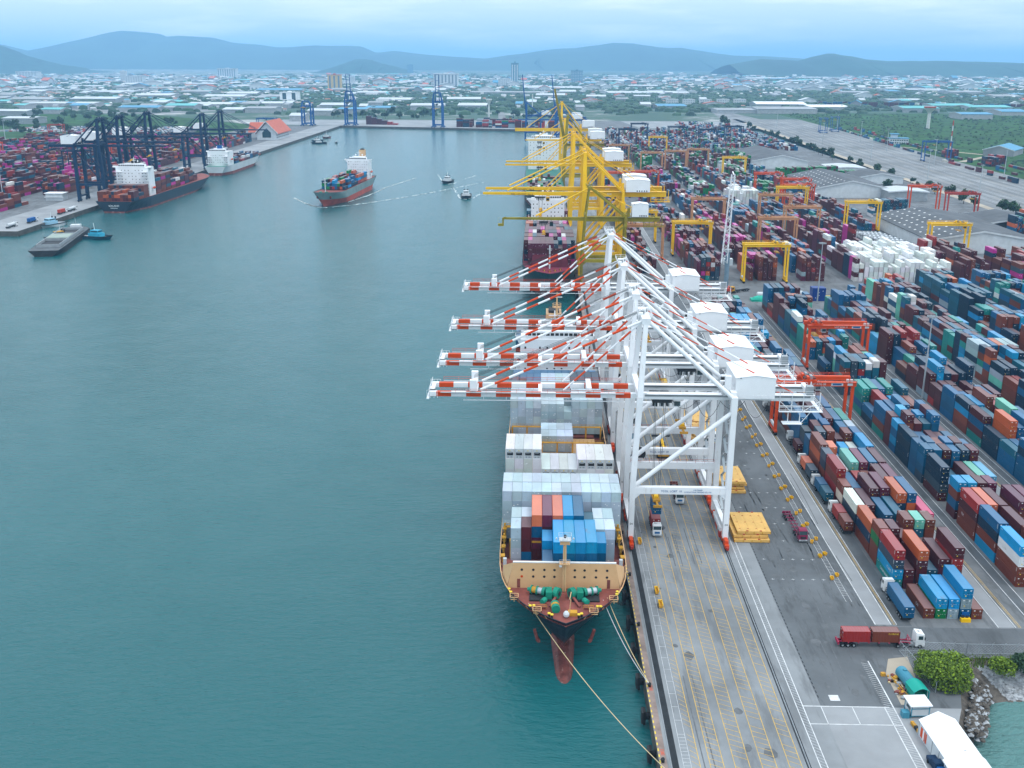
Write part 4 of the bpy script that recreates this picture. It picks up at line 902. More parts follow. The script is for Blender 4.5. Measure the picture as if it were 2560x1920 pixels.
tug('small boat with blue trimmed cabin alongside the far quay end', (-388, 838, 0), rad(250), M_hullw, mat('pale_blue_cabin', (.30, .52, .66), .5), 1.0)
for i, (x, y_, l) in enumerate(((-342, 1705, 'small dark launch in open water near the shore building'), (-360, 1760, 'small launch moored close to the far quay end'), (-364, 1840, 'reddish workboat at the tip of the far quay'), (-330, 1722, 'tiny dinghy drifting near the dark launch'))):
    tug(l, (x, y_, 0), rad(200 + 30 * i), (M_hullk, M_hullk, M_boot1, M_hullk)[i], M_lwall, (.9, .8, 1.0, .4)[i])
bg_ = thing('barge', 'long open black barge with grey hold beside a blue tugboat', 'barge', (-337, 692, 0), math.atan2(112, -23))
M_barge = mat('barge_deck', (.10, .115, .125), .7, vary=.3)
hb, edge = hull_mesh(112, 21, SEA + 4.2, SEA, 3, M_dark, M_dark, 16, 18, 0, pd=2.4, stern=.95); hb.build('hull', bg_)
q = deck_from(edge, .05, M_barge, .2); q.build('deck', bg_)
q = MB()
for s in (1, -1): q.box(14, s * 7.6 - .25, SEA + 4.16, 92, s * 7.6 + .25, SEA + 6.4, M_grey)
for x in (14, 40, 66, 92): q.box(x - .25, -7.3, SEA + 4.16, x + .25, 7.3, SEA + 6.2, M_grey)
q.box(14.3, -7.3, SEA + 4.2, 91.7, 7.3, SEA + 4.5, M_dark); q.box(40.5, -7.2, SEA + 6.2, 60, 7.2, SEA + 6.6, mat('sage_tarpaulin', (.30, .36, .32), .8)); q.build('hold_coaming', bg_)
q = MB(); q.box(99, -3.5, SEA + 4.16, 106, 3.5, SEA + 6.8, M_lwall); q.bar((103, 0, SEA + 6.8), (103, 0, SEA + 12), .3, .3, M_grey); q.build('deckhouse', bg_)
fo = MB()
def wake(pts, w0, w1):
    for (a, b_), (i) in zip(zip(pts, pts[1:]), range(99)):
        a, b_ = Vector((*a, 0)), Vector((*b_, 0)); d = (b_ - a); n_ = Vector((-d.y, d.x, 0)).normalized(); L_ = d.length; k = max(2, int(L_ / 3))
        for j in range(k):
            if R.random() < .25 + .4 * i / len(pts): continue
            p = a.lerp(b_, j / k); wd = (w0 + (w1 - w0) * (i + j / k) / len(pts)) * R.uniform(.4, 1.2); q_ = a.lerp(b_, (j + R.uniform(.6, 1)) / k); o = n_ * R.uniform(-1, 1) * .8
            fo.add([(p + o - n_ * wd).to_tuple()[:2] + (SEA + .06,), (q_ + o - n_ * wd * .6).to_tuple()[:2] + (SEA + .06,), (q_ + o + n_ * wd).to_tuple()[:2] + (SEA + .06,), (p + o + n_ * wd * .7).to_tuple()[:2] + (SEA + .06,)], [(0, 1, 2, 3)], M_foam)
for _ in range(3):
    wake([(-197, 946), (-186, 952), (-172, 966), (-150, 995), (-110, 1060), (-60, 1160)], 1.6, .5)
    wake([(-197, 946), (-208, 958), (-224, 985), (-238, 1015)], 1.6, .5)
    wake([(-180, 985), (-168, 1040), (-160, 1110), (-140, 1200)], 1.0, .5)
for cx, cy in ((-70, 1012), (-98, 1140)):
    wake([(cx, cy), (cx - 6, cy + 10), (cx - 10, cy + 40), (cx - 20, cy + 100)], 1.3, .5); wake([(cx, cy), (cx + 7, cy + 10), (cx + 12, cy + 40), (cx + 26, cy + 90)], 1.3, .5)
tag(fo.build('wake_foam'), kind='stuff')

# ---------------------------------------------------------------- containers
PAL = dict(maroon=(.080, .013, .018), brown=(.165, .038, .020), red=(.30, .022, .020), orange=(.46, .095, .025), salmon=(.62, .155, .07), navy=(.003, .030, .065), blue=(.002, .095, .215),
           lightblue=(.002, .25, .50), skyblue=(.10, .36, .56), tealblue=(.004, .095, .155), teal=(.008, .22, .20), palegreen=(.13, .44, .34), green=(.005, .18, .05), grey=(.30, .39, .44),
           white=(.72, .74, .73), cream=(.64, .60, .49), magenta=(.45, .02, .24), pink=(.58, .06, .15), slate=(.036, .066, .10), plum=(.11, .016, .042), silver=(.44, .55, .62))
CNAME = dict(maroon='maroon', brown='rust brown', red='red', orange='orange', salmon='salmon', navy='navy', blue='blue', lightblue='bright blue', skyblue='pale blue', tealblue='teal blue', teal='teal', palegreen='mint',
             green='green', grey='grey', white='white', cream='cream', magenta='magenta', pink='pink', slate='slate', plum='plum', silver='silver')
BOXES = []      # x0, y0, z0, length, height, colour, info
CW = 2.438
def stack(x, y, L, cols, z=0.03, h=None, **info):
    for i, c in enumerate(cols):
        hh = h or (2.9 if R.random() < .45 else 2.59)
        BOXES.append([x, y, z, L, hh, c, dict(info, tier=i, top=i == len(cols) - 1)]); z += hh + .012
T1, T2, T3, T4, T5 = 12.19, 6.06, 0, 0, 0
def pick(mix):
    t = R.random() * sum(w for _, w in mix)
    for c, w in mix:
        t -= w
        if t <= 0: return c
    return mix[-1][0]
MIX1 = [('blue', .20), ('lightblue', .10), ('navy', .13), ('maroon', .21), ('brown', .12), ('tealblue', .07), ('teal', .04), ('palegreen', .02), ('white', .02), ('orange', .02), ('red', .03), ('slate', .05), ('grey', .02)]
MIX2 = [('maroon', .43), ('brown', .13), ('plum', .10), ('magenta', .06), ('navy', .06), ('blue', .05), ('teal', .04), ('white', .02), ('red', .05), ('orange', .03), ('slate', .03), ('grey', .02)]
MIX3 = [('navy', .13), ('blue', .20), ('maroon', .30), ('tealblue', .07), ('brown', .14), ('teal', .04), ('white', .03), ('magenta', .03), ('red', .08)]
MIX4 = [('green', .28), ('maroon', .32), ('brown', .16), ('navy', .08), ('white', .07), ('grey', .06), ('plum', .05), ('blue', .04)]
MIX5 = [('blue', .22), ('navy', .10), ('maroon', .28), ('red', .14), ('grey', .12), ('white', .10), ('brown', .06), ('green', .04)]
MIXR = [('white', 1)]
def block(k, b, y0, y1, mix, hmin, hmax, rows=6, empty=.06, skip=None, same=.45):
    y = y0; bay = 0; theme = pick(mix)
    while y + T1 <= y1:
        base = R.choice([hmin, hmax, (hmin + hmax) // 2, (hmin + hmax + 1) // 2]); two = R.random() < .22
        if R.random() < .6: theme = pick(mix)
        if R.random() > empty:
            for c in range(rows):
                if skip and skip(c, y): continue
                n = max(0, min(hmax, base + R.choice((-1, 0, 0, 0, 1))))
                if R.random() < .05: n = 0
                for p in ((0, T2 + .1) if two else (0,)):
                    cl = [theme if R.random() < same else pick(mix) for _ in range(n)]
                    if R.random() < .3: cl = [pick(mix)] * n
                    stack(b + 2.8 * c, y + p, T2 if two else T1, cl, k=k, row=c, sec=0 if y < 540 else 1)
        y += T1 + .45; bay += 1
B0 = 89.0
def c0(i): return B0 + 2.8 * i
def nb(i, y, L, cols, h=None): stack(c0(i), y, L, cols, h=h, k=0, row=i, sec=0)
nb(1, 217.6, T1, ['brown'], 2.59); nb(2, 217.6, T1, ['green', 'lightblue'], 2.59); nb(3, 217.6, T1, ['grey', 'lightblue'], 2.59); nb(4, 217.6, T1, ['blue', 'grey', 'lightblue'], 2.62); nb(5, 217.6, T2, ['brown'], 2.59)
nb(0, 231.9, T1, ['teal', 'lightblue', 'slate', 'red'], 2.6); nb(1, 231.9, T2, ['maroon', 'maroon'], 2.6); nb(1, 238.3, T2, ['maroon'], 2.6); nb(2, 231.5, T1, ['maroon', 'maroon', 'maroon', 'orange'], 2.65); nb(3, 232, T1, ['tealblue', 'tealblue'], 2.6); nb(4, 232.2, T1, ['maroon', 'plum', 'maroon'], 2.7); nb(5, 231.2, T1, ['brown', 'brown', 'red', 'maroon'], 2.9)
nb(0, 244.5, T2, ['brown', 'brown', 'green', 'brown'], 2.6); nb(1, 244.4, T2, ['navy', 'maroon', 'red', 'maroon'], 2.6); nb(2, 244.6, T2, ['maroon', 'maroon', 'maroon'], 2.6); nb(3, 250.4, T2, ['maroon', 'brown', 'maroon', 'brown'], 2.55); nb(4, 250.4, T2, ['brown', 'blue', 'tealblue', 'palegreen'], 2.55); nb(5, 250.4, T2, ['maroon', 'brown', 'brown', 'brown'], 2.55)
nb(3, 244.0, T2, ['maroon', 'red'], 2.6); nb(4, 244.6, T2, ['navy', 'maroon'], 2.6); nb(5, 244.0, T2, ['brown', 'maroon'], 2.6)
nb(0, 251.0, T1, ['brown', 'navy', 'orange'], 2.9); nb(1, 251.2, T1, ['maroon', 'red'], 2.6); nb(2, 257.6, T1, ['navy', 'navy', 'blue'], 2.75); nb(2, 251.3, T2, ['maroon', 'brown'], 2.6); nb(3, 257.2, T1, ['navy', 'tealblue', 'tealblue'], 2.9)
nb(0, 264.2, T1, ['maroon', 'slate', 'white'], 2.7); nb(1, 264.2, T1, ['maroon', 'maroon', 'maroon'], 2.7); nb(2, 270.6, T1, ['maroon', 'maroon', 'maroon', 'maroon'], 2.6); nb(3, 270.2, T1, ['brown', 'maroon', 'maroon', 'plum'], 2.7); nb(4, 264.6, T1, ['brown', 'navy', 'navy', 'orange'], 2.9); nb(5, 264.8, T1, ['navy', 'red', 'orange', 'blue'], 2.9); nb(6, 258.6, T1, ['navy', 'red', 'pink'], 2.75)
nb(4, 257.0, T2, ['maroon', 'brown'], 2.6); nb(5, 257.0, T2, ['navy', 'brown'], 2.6)
nb(0, 277.2, T2, ['maroon', 'cream', 'brown'], 2.75); nb(0, 283.6, T1, ['red', 'red', 'brown', 'red'], 2.75); nb(1, 277.2, T1, ['navy', 'blue', 'blue'], 2.6); nb(2, 283.4, T2, ['blue', 'lightblue', 'red'], 2.75); nb(3, 283.4, T2, ['maroon', 'maroon', 'brown'], 2.75); nb(4, 277.6, T1, ['navy', 'maroon', 'tealblue', 'maroon'], 2.6); nb(5, 277.8, T1, ['maroon', 'brown', 'palegreen', 'plum'], 2.6)
nb(1, 290.2, T1, ['navy', 'navy', 'white'], 2.7); nb(2, 290.0, T1, ['palegreen', 'navy', 'maroon', 'palegreen'], 2.65); nb(3, 290.0, T1, ['maroon', 'maroon', 'maroon', 'plum'], 2.65); nb(4, 290.4, T1, ['blue', 'red', 'navy', 'blue'], 2.65); nb(5, 290.6, T1, ['maroon', 'navy', 'brown', 'maroon'], 2.65)
nb(0, 296.4, T2, ['navy', 'brown', 'navy', 'slate'], 2.65); nb(1, 303, T2, ['brown', 'red', 'brown', 'salmon'], 2.6); nb(2, 303, T1, ['blue', 'lightblue'], 2.6); nb(3, 303, T1, ['navy', 'blue', 'lightblue'], 2.6); nb(4, 303, T1, ['brown', 'maroon', 'white'], 2.6); nb(5, 303, T1, ['maroon', 'maroon', 'blue', 'lightblue'], 2.75)
nb(0, 303, T1, ['red', 'brown', 'orange', 'brown'], 2.8)
block(0, B0, 316, 530, MIX1, 2, 4, empty=.03)
B1 = 120.2
def nb1(i, y, L, cols, h=None): stack(B1 + 2.8 * i, y, L, cols, h=h, k=1, row=i, sec=0)
nb1(0, 233.6, T1, ['brown', 'brown', 'white', 'lightblue'], 2.75); nb1(1, 233.6, T1, ['brown', 'maroon', 'brown'], 2.75); nb1(2, 234, T1, ['maroon', 'blue', 'maroon', 'brown'], 2.75)
nb1(0, 246.6, T1, ['lightblue', 'brown', 'navy', 'blue'], 2.8); nb1(1, 246.6, T1, ['maroon', 'brown', 'brown'], 2.8); nb1(2, 246.6, T1, ['blue', 'brown', 'maroon', 'maroon'], 2.7); nb1(3, 247, T1, ['maroon', 'brown', 'plum'], 2.7)
nb1(0, 259.4, T1, ['brown', 'brown', 'maroon', 'red'], 2.68); nb1(1, 259.6, T1, ['maroon', 'brown', 'brown', 'salmon'], 2.68); nb1(2, 259.6, T1, ['maroon', 'maroon', 'brown', 'maroon'], 2.68); nb1(3, 259.8, T1, ['navy', 'tealblue', 'tealblue'], 2.68); nb1(4, 259.8, T1, ['brown', 'maroon', 'brown', 'plum'], 2.9); nb1(5, 259.8, T1, ['maroon', 'maroon', 'brown', 'plum'], 2.9)
for i, cs in enumerate((['maroon', 'blue', 'brown', 'lightblue'], ['navy', 'maroon', 'brown', 'lightblue'], ['maroon', 'brown', 'navy', 'maroon'], ['brown', 'maroon', 'maroon', 'plum'])): nb1(i, 273.6, T2, cs, 2.8)
for i, cs in enumerate((['maroon', 'slate', 'navy', 'navy'], ['green', 'blue'], ['blue', 'tealblue'], ['maroon', 'maroon', 'maroon'], ['palegreen', 'maroon', 'palegreen'], ['navy', 'skyblue', 'skyblue'])): nb1(i, 286.2, T1, cs, 2.7)
block(1, B1, 300, 540, MIX1, 3, 5, empty=.03)
for k in range(2, 6): block(k, B0 + 31.2 * k, 231 + 20 * (k > 2), 535 if k == 2 else 588, MIX1, 3, 5, empty=.03)
# blocks beyond the cross road
for k in range(0, 6):
    b = 95.5 + 31.2 * k
    block(k, b, 610, 800, MIX2, 3, 5 if k < 3 else 6, empty=.02, skip=(lambda c, y, b=b: (192 < b + 2.8 * c < 248 and 688 > y > 606) or (222 < b + 2.8 * c and y > 690)))
    block(k, b, 806, 990, MIX3, 2, 4, empty=.03, skip=lambda c, y, b=b: b + 2.8 * c > 262 or 172 < b + 2.8 * c < 200 and y > 930)
    block(k, b - 3, 1012, 1240, MIX3 if k % 2 else MIX4, 2, 4, skip=lambda c, y, b=b: b + 2.8 * c > 262)
    block(k, b - 3, 1262, 1490, MIX4, 2, 5)
    block(k, b - 3, 1510, 1730, MIX5, 2, 4)
    block(k, b - 3, 1750, 1960, MIX5, 1, 4)
block(6, 64, 1290, 1500, MIX4, 1, 4, rows=4); block(6, 62, 1520, 1960, MIX5, 1, 4, rows=5); block(7, 63, 630, 800, MIX2, 2, 4, rows=4); block(7, 63, 820, 1270, MIX3, 1, 4, rows=4)
for b in (282, 310, 338, 366): block(8, b, 1560, 1960, MIX5, 1, 3); block(8, b, 1980, 2200, MIX5, 1, 3, empty=.3)
for c in range(17):                                         # the white refrigerated stacks
    x = 195 + 2.8 * c + (1.6 if c > 5 else 0) + (1.6 if c > 11 else 0)
    for y in (610, 623, 636, 649, 662, 675): 
        n = R.choice((3, 4, 4, 5))
        stack(x, y, T1, ['white'] * n, h=2.9, k=9, row=c, sec=1)
for c in range(9):
    for y in (940, 953, 966): stack(174 + 2.8 * c, y, T1, ['white'] * R.choice((4, 5)), h=2.9, k=9, row=c, sec=2)
for c in range(12): stack(282 + 2.8 * c, 880 + c * 1.0, T1, [pick([('tealblue', .5), ('navy', .3), ('white', .1), ('maroon', .1)]) for _ in range(5)], k=9, row=c, sec=2)
for c in range(15):
    for y in (608, 621, 634, 647): stack(285 + 2.8 * c, y, T1, [pick(MIX2 if c < 9 else MIX3) for _ in range(R.choice((3, 4, 5)))], k=9, row=c, sec=2)
for c in range(9): stack(352 + 2.8 * c, 770 + 4 * c, T1, [pick([('navy', .4), ('blue', .2), ('orange', .2), ('teal', .1), ('maroon', .2)]) for _ in range(R.choice((4, 5, 6)))], k=9, row=c, sec=2)
for c in range(34): stack(262 + 2.85 * c, 1150 + c * 1.2, T1, [pick([('green', .7), ('maroon', .3)]) for _ in range(5 if c < 26 else 3)], k=9, row=c, sec=2)

# --- on the near ship
C12 = [-7.95 + 2.485 * i for i in range(12)]
def sh(cols, y, L, top, n, cl, h):
    for c in cols:
        z = top - n * (h + .012); cs = cl if isinstance(cl, list) else [cl] * n
        stack(C12[c], y, L, cs, z=z, h=h, k='ship', row=c, sec=0)
def ships(): pass
sh((1,), 223.9, T2, 18.9, 4, 'silver', 2.59); sh((1,), 230.2, T2, 18.9, 4, 'silver', 2.59); sh((9, 10), 230.2, T2, 18.9, 4, 'silver', 2.59); sh((9, 10), 223.9, T2, 18.9, 4, 'silver', 2.59)
sh((2,), 223.9, T2, 19.2, 3, ['blue', 'maroon', 'maroon'], 3.2); sh((2,), 230.2, T2, 18.9, 4, 'silver', 2.59)
sh((3,), 224.2, T1, 22.2, 4, ['maroon', 'plum', 'blue', 'salmon'], 2.9); sh((4,), 224.2, T1, 22.2, 4, ['maroon', 'maroon', 'maroon', 'plum'], 2.9); sh((5,), 224.2, T1, 22.2, 4, ['maroon', 'maroon', 'maroon', 'salmon'], 2.9)
sh((6,), 224.2, T1, 22.2, 4, ['navy', 'blue', 'blue', 'lightblue'], 2.9); sh((7,), 224.2, T1, 22.2, 4, ['navy', 'blue', 'blue', 'blue'], 2.9); sh((8,), 226.2, T2, 19.6, 3, ['blue', 'blue', 'tealblue'], 2.9)
sh((4,), 218.0, T2, 18.6, 3, ['maroon', 'blue', 'lightblue'], 2.75); sh((4,), 211.6, T2, 16.6, 2, ['maroon', 'blue'], 2.9)
sh((5,), 211.8, T1, 21.3, 4, ['navy', 'navy', 'blue', 'lightblue'], 2.75); sh((6, 7), 211.8, T1, 21.3, 4, ['navy', 'blue', 'blue', 'lightblue'], 2.75); sh((8,), 211.8, T1, 21.4, 4, ['navy', 'blue', 'blue', 'lightblue'], 2.75); sh((9,), 217.2, T2, 18.6, 4, ['maroon', 'blue', 'blue', 'lightblue'], 2.6)
sh(range(12), 239.0, T2, 21.9, 5, 'silver', 2.59); sh(range(12), 245.3, T2, 21.9, 5, 'silver', 2.59)
sh(range(0, 4), 265, T1, 23.3, 5, 'white', 2.9); sh(range(4, 8), 265, T1, 17.5, 3, 'white', 2.9); sh(range(8, 12), 265, T1, 20.4, 4, 'white', 2.9)
sh(range(4, 8), 300.2, T2, 14.2, 2, 'silver', 2.59); sh(range(4, 8), 306.5, T2, 14.2, 2, 'silver', 2.59)
sh(range(0, 4), 316, T1, 20.8, 4, 'silver', 2.9); sh(range(8, 12), 316, T1, 20.8, 4, 'silver', 2.9); sh(range(4, 7), 316, T2, 19.4, 4, 'silver', 2.59); sh(range(4, 7), 322.2, T2, 19.4, 4, 'silver', 2.59); sh((7,), 316, T2, 16.8, 3, 'silver', 2.59); sh((7,), 322.2, T2, 19.4, 4, 'silver', 2.59)
sh((0,), 333, T1, 21.0, 4, ['blue', 'navy', 'navy', 'navy'], 2.9); sh((1,), 333, T1, 19, 4, ['blue', 'brown', 'brown', 'brown'], 2.6); sh((2, 3), 333, T1, 21.0, 4, ['blue', 'brown', 'brown', 'blue'], 2.9); sh(range(4, 8), 333, T1, 21, 4, 'silver', 2.9); sh((8, 9, 10, 11), 333, T1, 21.6, 4, ['navy', 'blue', 'navy', 'navy'], 2.9)
for y in (349, 402, 415): sh(range(0, 12), y, T1, 17.5, 3, ['navy', 'brown', 'blue'], 2.9)
# --- on the other ships, the far side terminal and the basin (all part of the mass)
MASS = []
def mass(x, y, L, cols, z=0.05, h=2.75, rz=0.0, gap=0.012, o=(0, 0)):
    for c in cols: MASS.append((x, y, z, L, h, c, rz, o)); z += h + gap
MIXS2 = [('maroon', .4), ('plum', .2), ('magenta', .1), ('navy', .2), ('tealblue', .05), ('white', .03), ('orange', .05)]
for j, (yy, n, z0) in enumerate(((588, 5, 11.4), (602, 5, 11.0), (616, 5, 11.0), (630, 5, 11.0), (645, 5, 10.6), (660, 4, 10.6), (675, 4, 10.6), (690, 4, 10.4), (750, 4, 10.4), (764, 3, 10.4))):
    for c in range(1 if j == 0 else 0, 11 if j == 0 else 12):
        x = 7.5 - 14.9 + 2.485 * c; col = [pick(MIXS2) for _ in range(n)]
        if j == 0: col = ['plum', 'maroon', 'plum', 'maroon', R.choice(('magenta', 'plum', 'plum', 'plum', 'slate'))]
        mass(x, yy, T1, col[:n - (R.random() < .15)], z0)
for j in range(7):
    for c in range(13): mass(6.5 - 16 + 2.485 * c, 950 + j * 14 if j < 6 else 1055, T1, [pick(MIX4) for _ in range(R.choice((0, 1, 1, 2)))], 10.5)
for j in range(9):
    for c in range(13): mass(-371.5 - 16.2 + 2.485 * c, 967 + j * 13.4, T1, [pick([('maroon', .5), ('brown', .3), ('navy', .08), ('magenta', .06), ('white', .03), ('tealblue', .05)]) for _ in range(max(0, (R.choice((5, 6, 6)) if j < 3 else R.choice((3, 4, 5)) if j > 4 else R.choice((2, 3))) - (2 if j > 7 else 0)))], 5.6)
for j in range(3):
    for c in range(13): mass(-371.5 - 16.2 + 2.485 * c, 909 + j * 12.6, T1, [pick([('brown', .5), ('maroon', .3), ('orange', .1), ('navy', .1)]) for _ in range(R.choice((2, 3)) if j < 2 else 4)], 5.6)
for j in range(9):
    for c in range(10): mass(-375 - 12.4 + 2.485 * c, 1256 + j * 13, T1, [pick(MIX3) for _ in range(R.choice((0, 1, 2)))], 6.1)
for j in range(7):
    for c in range(9):
        xl_, yl_ = 40 + j * 13.0, -11.2 + 2.485 * c
        mass(xl_, yl_, T1, [pick([('blue', .25), ('navy', .15), ('red', .15), ('orange', .2), ('maroon', .2), ('lightblue', .1), ('green', .06)]) for _ in range((2, 3, 2, 2, 2, 3, 2)[j] + R.choice((-1, 0, 0, 1)))], 7.6, rz=1, o=(-184, 1118))
for i in range(11):
    b = -462 - 31 * i
    y = 872 + (0 if i else 6)
    while y < 1690:
        if R.random() > .07 and not (i < 3 and 925 < y < 985 and i == 0):
            base = R.choice((2, 3, 4, 5)); th = pick([('maroon', .5), ('brown', .2), ('magenta', .08), ('navy', .12), ('tealblue', .05), ('red', .05)])
            for c in range(6): mass(b - 2.8 * c, y, T1, [th if R.random() < .4 else pick([('maroon', .36), ('brown', .18), ('magenta', .09), ('navy', .13), ('tealblue', .09), ('white', .03), ('orange', .04), ('red', .08)]) for _ in range(max(0, base + R.choice((-1, 0, 1))))])
        y += 12.7
for j in range(3):
    x = -160.0
    while x < 40:
        if R.random() > .1:
            n = R.choice((4, 5, 5, 6)); th = pick([('maroon', .4), ('grey', .3), ('navy', .15), ('red', .15)]); w = R.choice((12.5, 12.5, 6.3))
            yb = 2115 - (x + 395) * .2506 + 32 + j * 26
            for c in range(3): mass(x, yb + c * 2.7, w - .3, [th if R.random() < .6 else pick(MIX5) for _ in range(n)], rz=2)
        x += 12.9
for j in range(6):
    x = -350 + j * 11.0
    for c in range(6): mass(x, 2160 + c * 2.7 - j * 2, 10.6, ['red' if j > 3 else ('maroon', 'blue', 'navy')[c % 3]] * max(1, 6 - j), rz=2)
for r, (x0, y0_, x1_, y1_) in enumerate(((540, 1040, 612, 2090), (508, 1010, 584, 2130), (530, 860, 552, 1180), (552, 830, 575, 1150), (575, 905, 590, 1330))):
    k = int((y1_ - y0_) / 13)
    for i in range(k):
        if R.random() < (.45 if r < 2 else .25): continue
        t = i / k; mass(x0 + (x1_ - x0) * t, y0_ + (y1_ - y0_) * t, T1, [pick([('maroon', .4), ('blue', .2), ('navy', .15), ('teal', .1), ('red', .1), ('cream', .05)]) for _ in range(R.choice((1, 1, 1, 2)))])
for bx, by in ((566, 1330), (586, 1360), (592, 1240), (606, 1225), (620, 1205), (560, 1450), (640, 1170)):
    for c in range(5):
        for p in (0, 13): mass(bx + 2.8 * c, by + p, T1, [pick([('maroon', .5), ('red', .2), ('navy', .3)]) for _ in range(R.choice((3, 4, 4)))])
for i in range(95):
    x = 820 + i * 13.4; y = 3150 - i * 4 + (R.random() - .5) * 12
    for c in range(3): mass(x, y + 2.8 * c, T1, [pick([('maroon', .45), ('navy', .2), ('blue', .15), ('white', .1), ('plum', .1)])] * R.choice((3, 4, 5, 5)), rz=2)

# --- which of them are seen largest: those become things, the rest one mass
cell = {}
for b in BOXES: cell.setdefault((round(b[0] * 2), round(b[1])), []).append(b)
tops = {}
for b in BOXES:
    tops.setdefault(round(b[0] / .7), []).append((b[1], b[1] + b[3], b[2] + b[4]))
def height_at(x, y):
    h = 0
    for kx in (round(x / .7) - 1, round(x / .7), round(x / .7) + 1):
        for a, c, z in tops.get(kx, ()):
            if a - .2 <= y <= c + .2 and z > h: h = z
    return h
def score(b):
    x, y, z, L, h, c, inf = b; zt = z + h
    px, py = 1346 + (x + 1.2) / (y * .954 + 30) * 2580, 152 + 7000 * (CAM_H - zt) / 125 * 125 / 2580 * 2580 / 2462 / (y + 30) * 1.0
    if x > (y + 30) * .505 or x < -.5 * y: return 0
    s = 0
    if inf['top']: s += CW * L * (CAM_H - zt) / y
    hf = height_at(x, y - 3.0); s += CW * max(0, min(h, zt - hf + .25 * (hf > 0)))
    hl = height_at(x - 2.6, y + L / 2); s += L * max(0, min(h, zt - hl)) * max(0, x) / y
    return s / (y * y)
ranked = sorted(BOXES, key=score, reverse=True)
NEAR = [b for b in ranked[:300] if score(b) > 0]; near_ids = {id(b) for b in NEAR}
def container_mesh(L, h, doors):
    mb = MB(); w = CW; m = M_box; e = .07
    for x in (0, w - .12):
        for y in (0, L - .12): mb.box(x, y, 0, x + .12, y + .12, h, m)
    for z in (0, h - .11):
        mb.box(0, .12, z, .1, L - .12, z + .11, m); mb.box(w - .1, .12, z, w, L - .12, z + .11, m); mb.box(.12, 0, z, w - .12, .1, z + .11, m); mb.box(.12, L - .1, z, w - .12, L, z + .11, m)
    n = int((L - .24) / .155)
    def wave(side):
        vs = []
        for i in range(n + 1):
            y = .12 + (L - .24) * i / n; off = .015 if (i // 2) % 2 else .06
            x = off if side == 0 else w - off; vs += [(x, y, .11), (x, y, h - .11)]
        mb.add(vs, [(2 * i, 2 * i + 1, 2 * i + 3, 2 * i + 2) if side == 0 else (2 * i, 2 * i + 2, 2 * i + 3, 2 * i + 1) for i in range(n)], m)
    wave(0); wave(1)
    vs = []
    for i in range(n + 1):
        y = .1 + (L - .2) * i / n; z = h - (.008 if (i // 2) % 2 else .03); vs += [(.1, y, z), (w - .1, y, z)]
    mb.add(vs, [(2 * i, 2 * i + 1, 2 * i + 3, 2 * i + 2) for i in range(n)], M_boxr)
    mb.add([(.12, L - .06, .11), (w - .12, L - .06, .11), (w - .12, L - .06, h - .11), (.12, L - .06, h - .11)], [(3, 2, 1, 0)], m)
    mb.add([(.1, .1, .05), (w - .1, .1, .05), (w - .1, L - .1, .05), (.1, L - .1, .05)], [(3, 2, 1, 0)], m)
    if not doors:
        vs = []
        for i in range(15): x = .12 + (w - .24) * i / 14; y = .03 if i % 2 else .07; vs += [(x, y, .11), (x, y, h - .11)]
        mb.add(vs, [(2 * i, 2 * i + 2, 2 * i + 3, 2 * i + 1) for i in range(14)], m)
    return mb.mesh('container')
CM = {}
def door_mesh(h, kind):
    mb = MB(); w = (CW - .24) / 2 - .01; m = M_box
    mb.box(0, 0, 0, w, .05, h - .22, m)
    for x in (.22, w - .22): mb.tube((x, -.03, .04), (x, -.03, h - .27), .028, m, 5); mb.box(x - .02, -.06, 1.0, x + .3, -.03, 1.06, M_galv)
    for z in (.25, h * .5, h - .6): mb.box(.02 if kind else w - .10, -.015, z, .10 if kind else w - .02, .0, z + .12, M_dark)
    if kind: mb.box(w * .45, -.02, h - .62, w * .85, -.002, h - .50, M_inkw); mb.box(w * .45, -.02, h - .80, w * .75, -.002, h - .72, M_inkw)
    else: mb.box(w * .25, -.02, h - .66, w * .6, -.002, h - .44, M_inkw); mb.box(w * .5, -.02, .5, w * .75, -.002, .75, M_inky)
    return mb.mesh('door')
DM = {}
ORD = 'zeroth first second third fourth fifth sixth seventh eighth ninth tenth eleventh twelfth thirteenth fourteenth fifteenth sixteenth seventeenth eighteenth nineteenth twentieth'.split() + ['twenty-%s' % x for x in 'first second third fourth fifth sixth seventh eighth ninth'.split()]
rowy = {}
for b in BOXES:
    rowy.setdefault((b[6]['k'], b[6].get('sec'), b[6]['row']), set()).add(round(b[1], 1))
rowy = {k: sorted(v) for k, v in rowy.items()}
BLK = {0: 'nearest yard block', 1: 'second yard block', 2: 'third yard block', 3: 'fourth yard block', 4: 'fifth yard block', 5: 'sixth yard block'}
def jit(c): k = R.uniform(.82, 1.16); return tuple(min(.9, v * k * R.uniform(.94, 1.06)) for v in c)
seen_labels = {}
def mark_mesh(L, seed):
    rr = random.Random(seed); mb = MB()
    for i in range(rr.choice((4, 5, 6))):
        z = 2.15 - i * .27; mb.add([(-.002, .5, z), (-.002, .78, z), (-.002, .78, z + .17), (-.002, .5, z + .17)], [(3, 2, 1, 0)], M_inkw)
    for i in range(3): y = L - 1.5 + i * .32; mb.add([(-.002, y, 2.2), (-.002, y + .24, 2.2), (-.002, y + .24, 2.34), (-.002, y, 2.34)], [(3, 2, 1, 0)], M_inkw)
    for i in range(4): x = .5 + i * .34; mb.add([(x, L - .5, 2.592), (x + .2, L - .5, 2.592), (x + .2, L - .3, 2.592), (x, L - .3, 2.592)], [(0, 1, 2, 3)], M_inkw) if seed % 2 else None
    return mb.mesh('marking')
MK = {}
BYPOS = {}
proto_c, proto_d = {}, {}
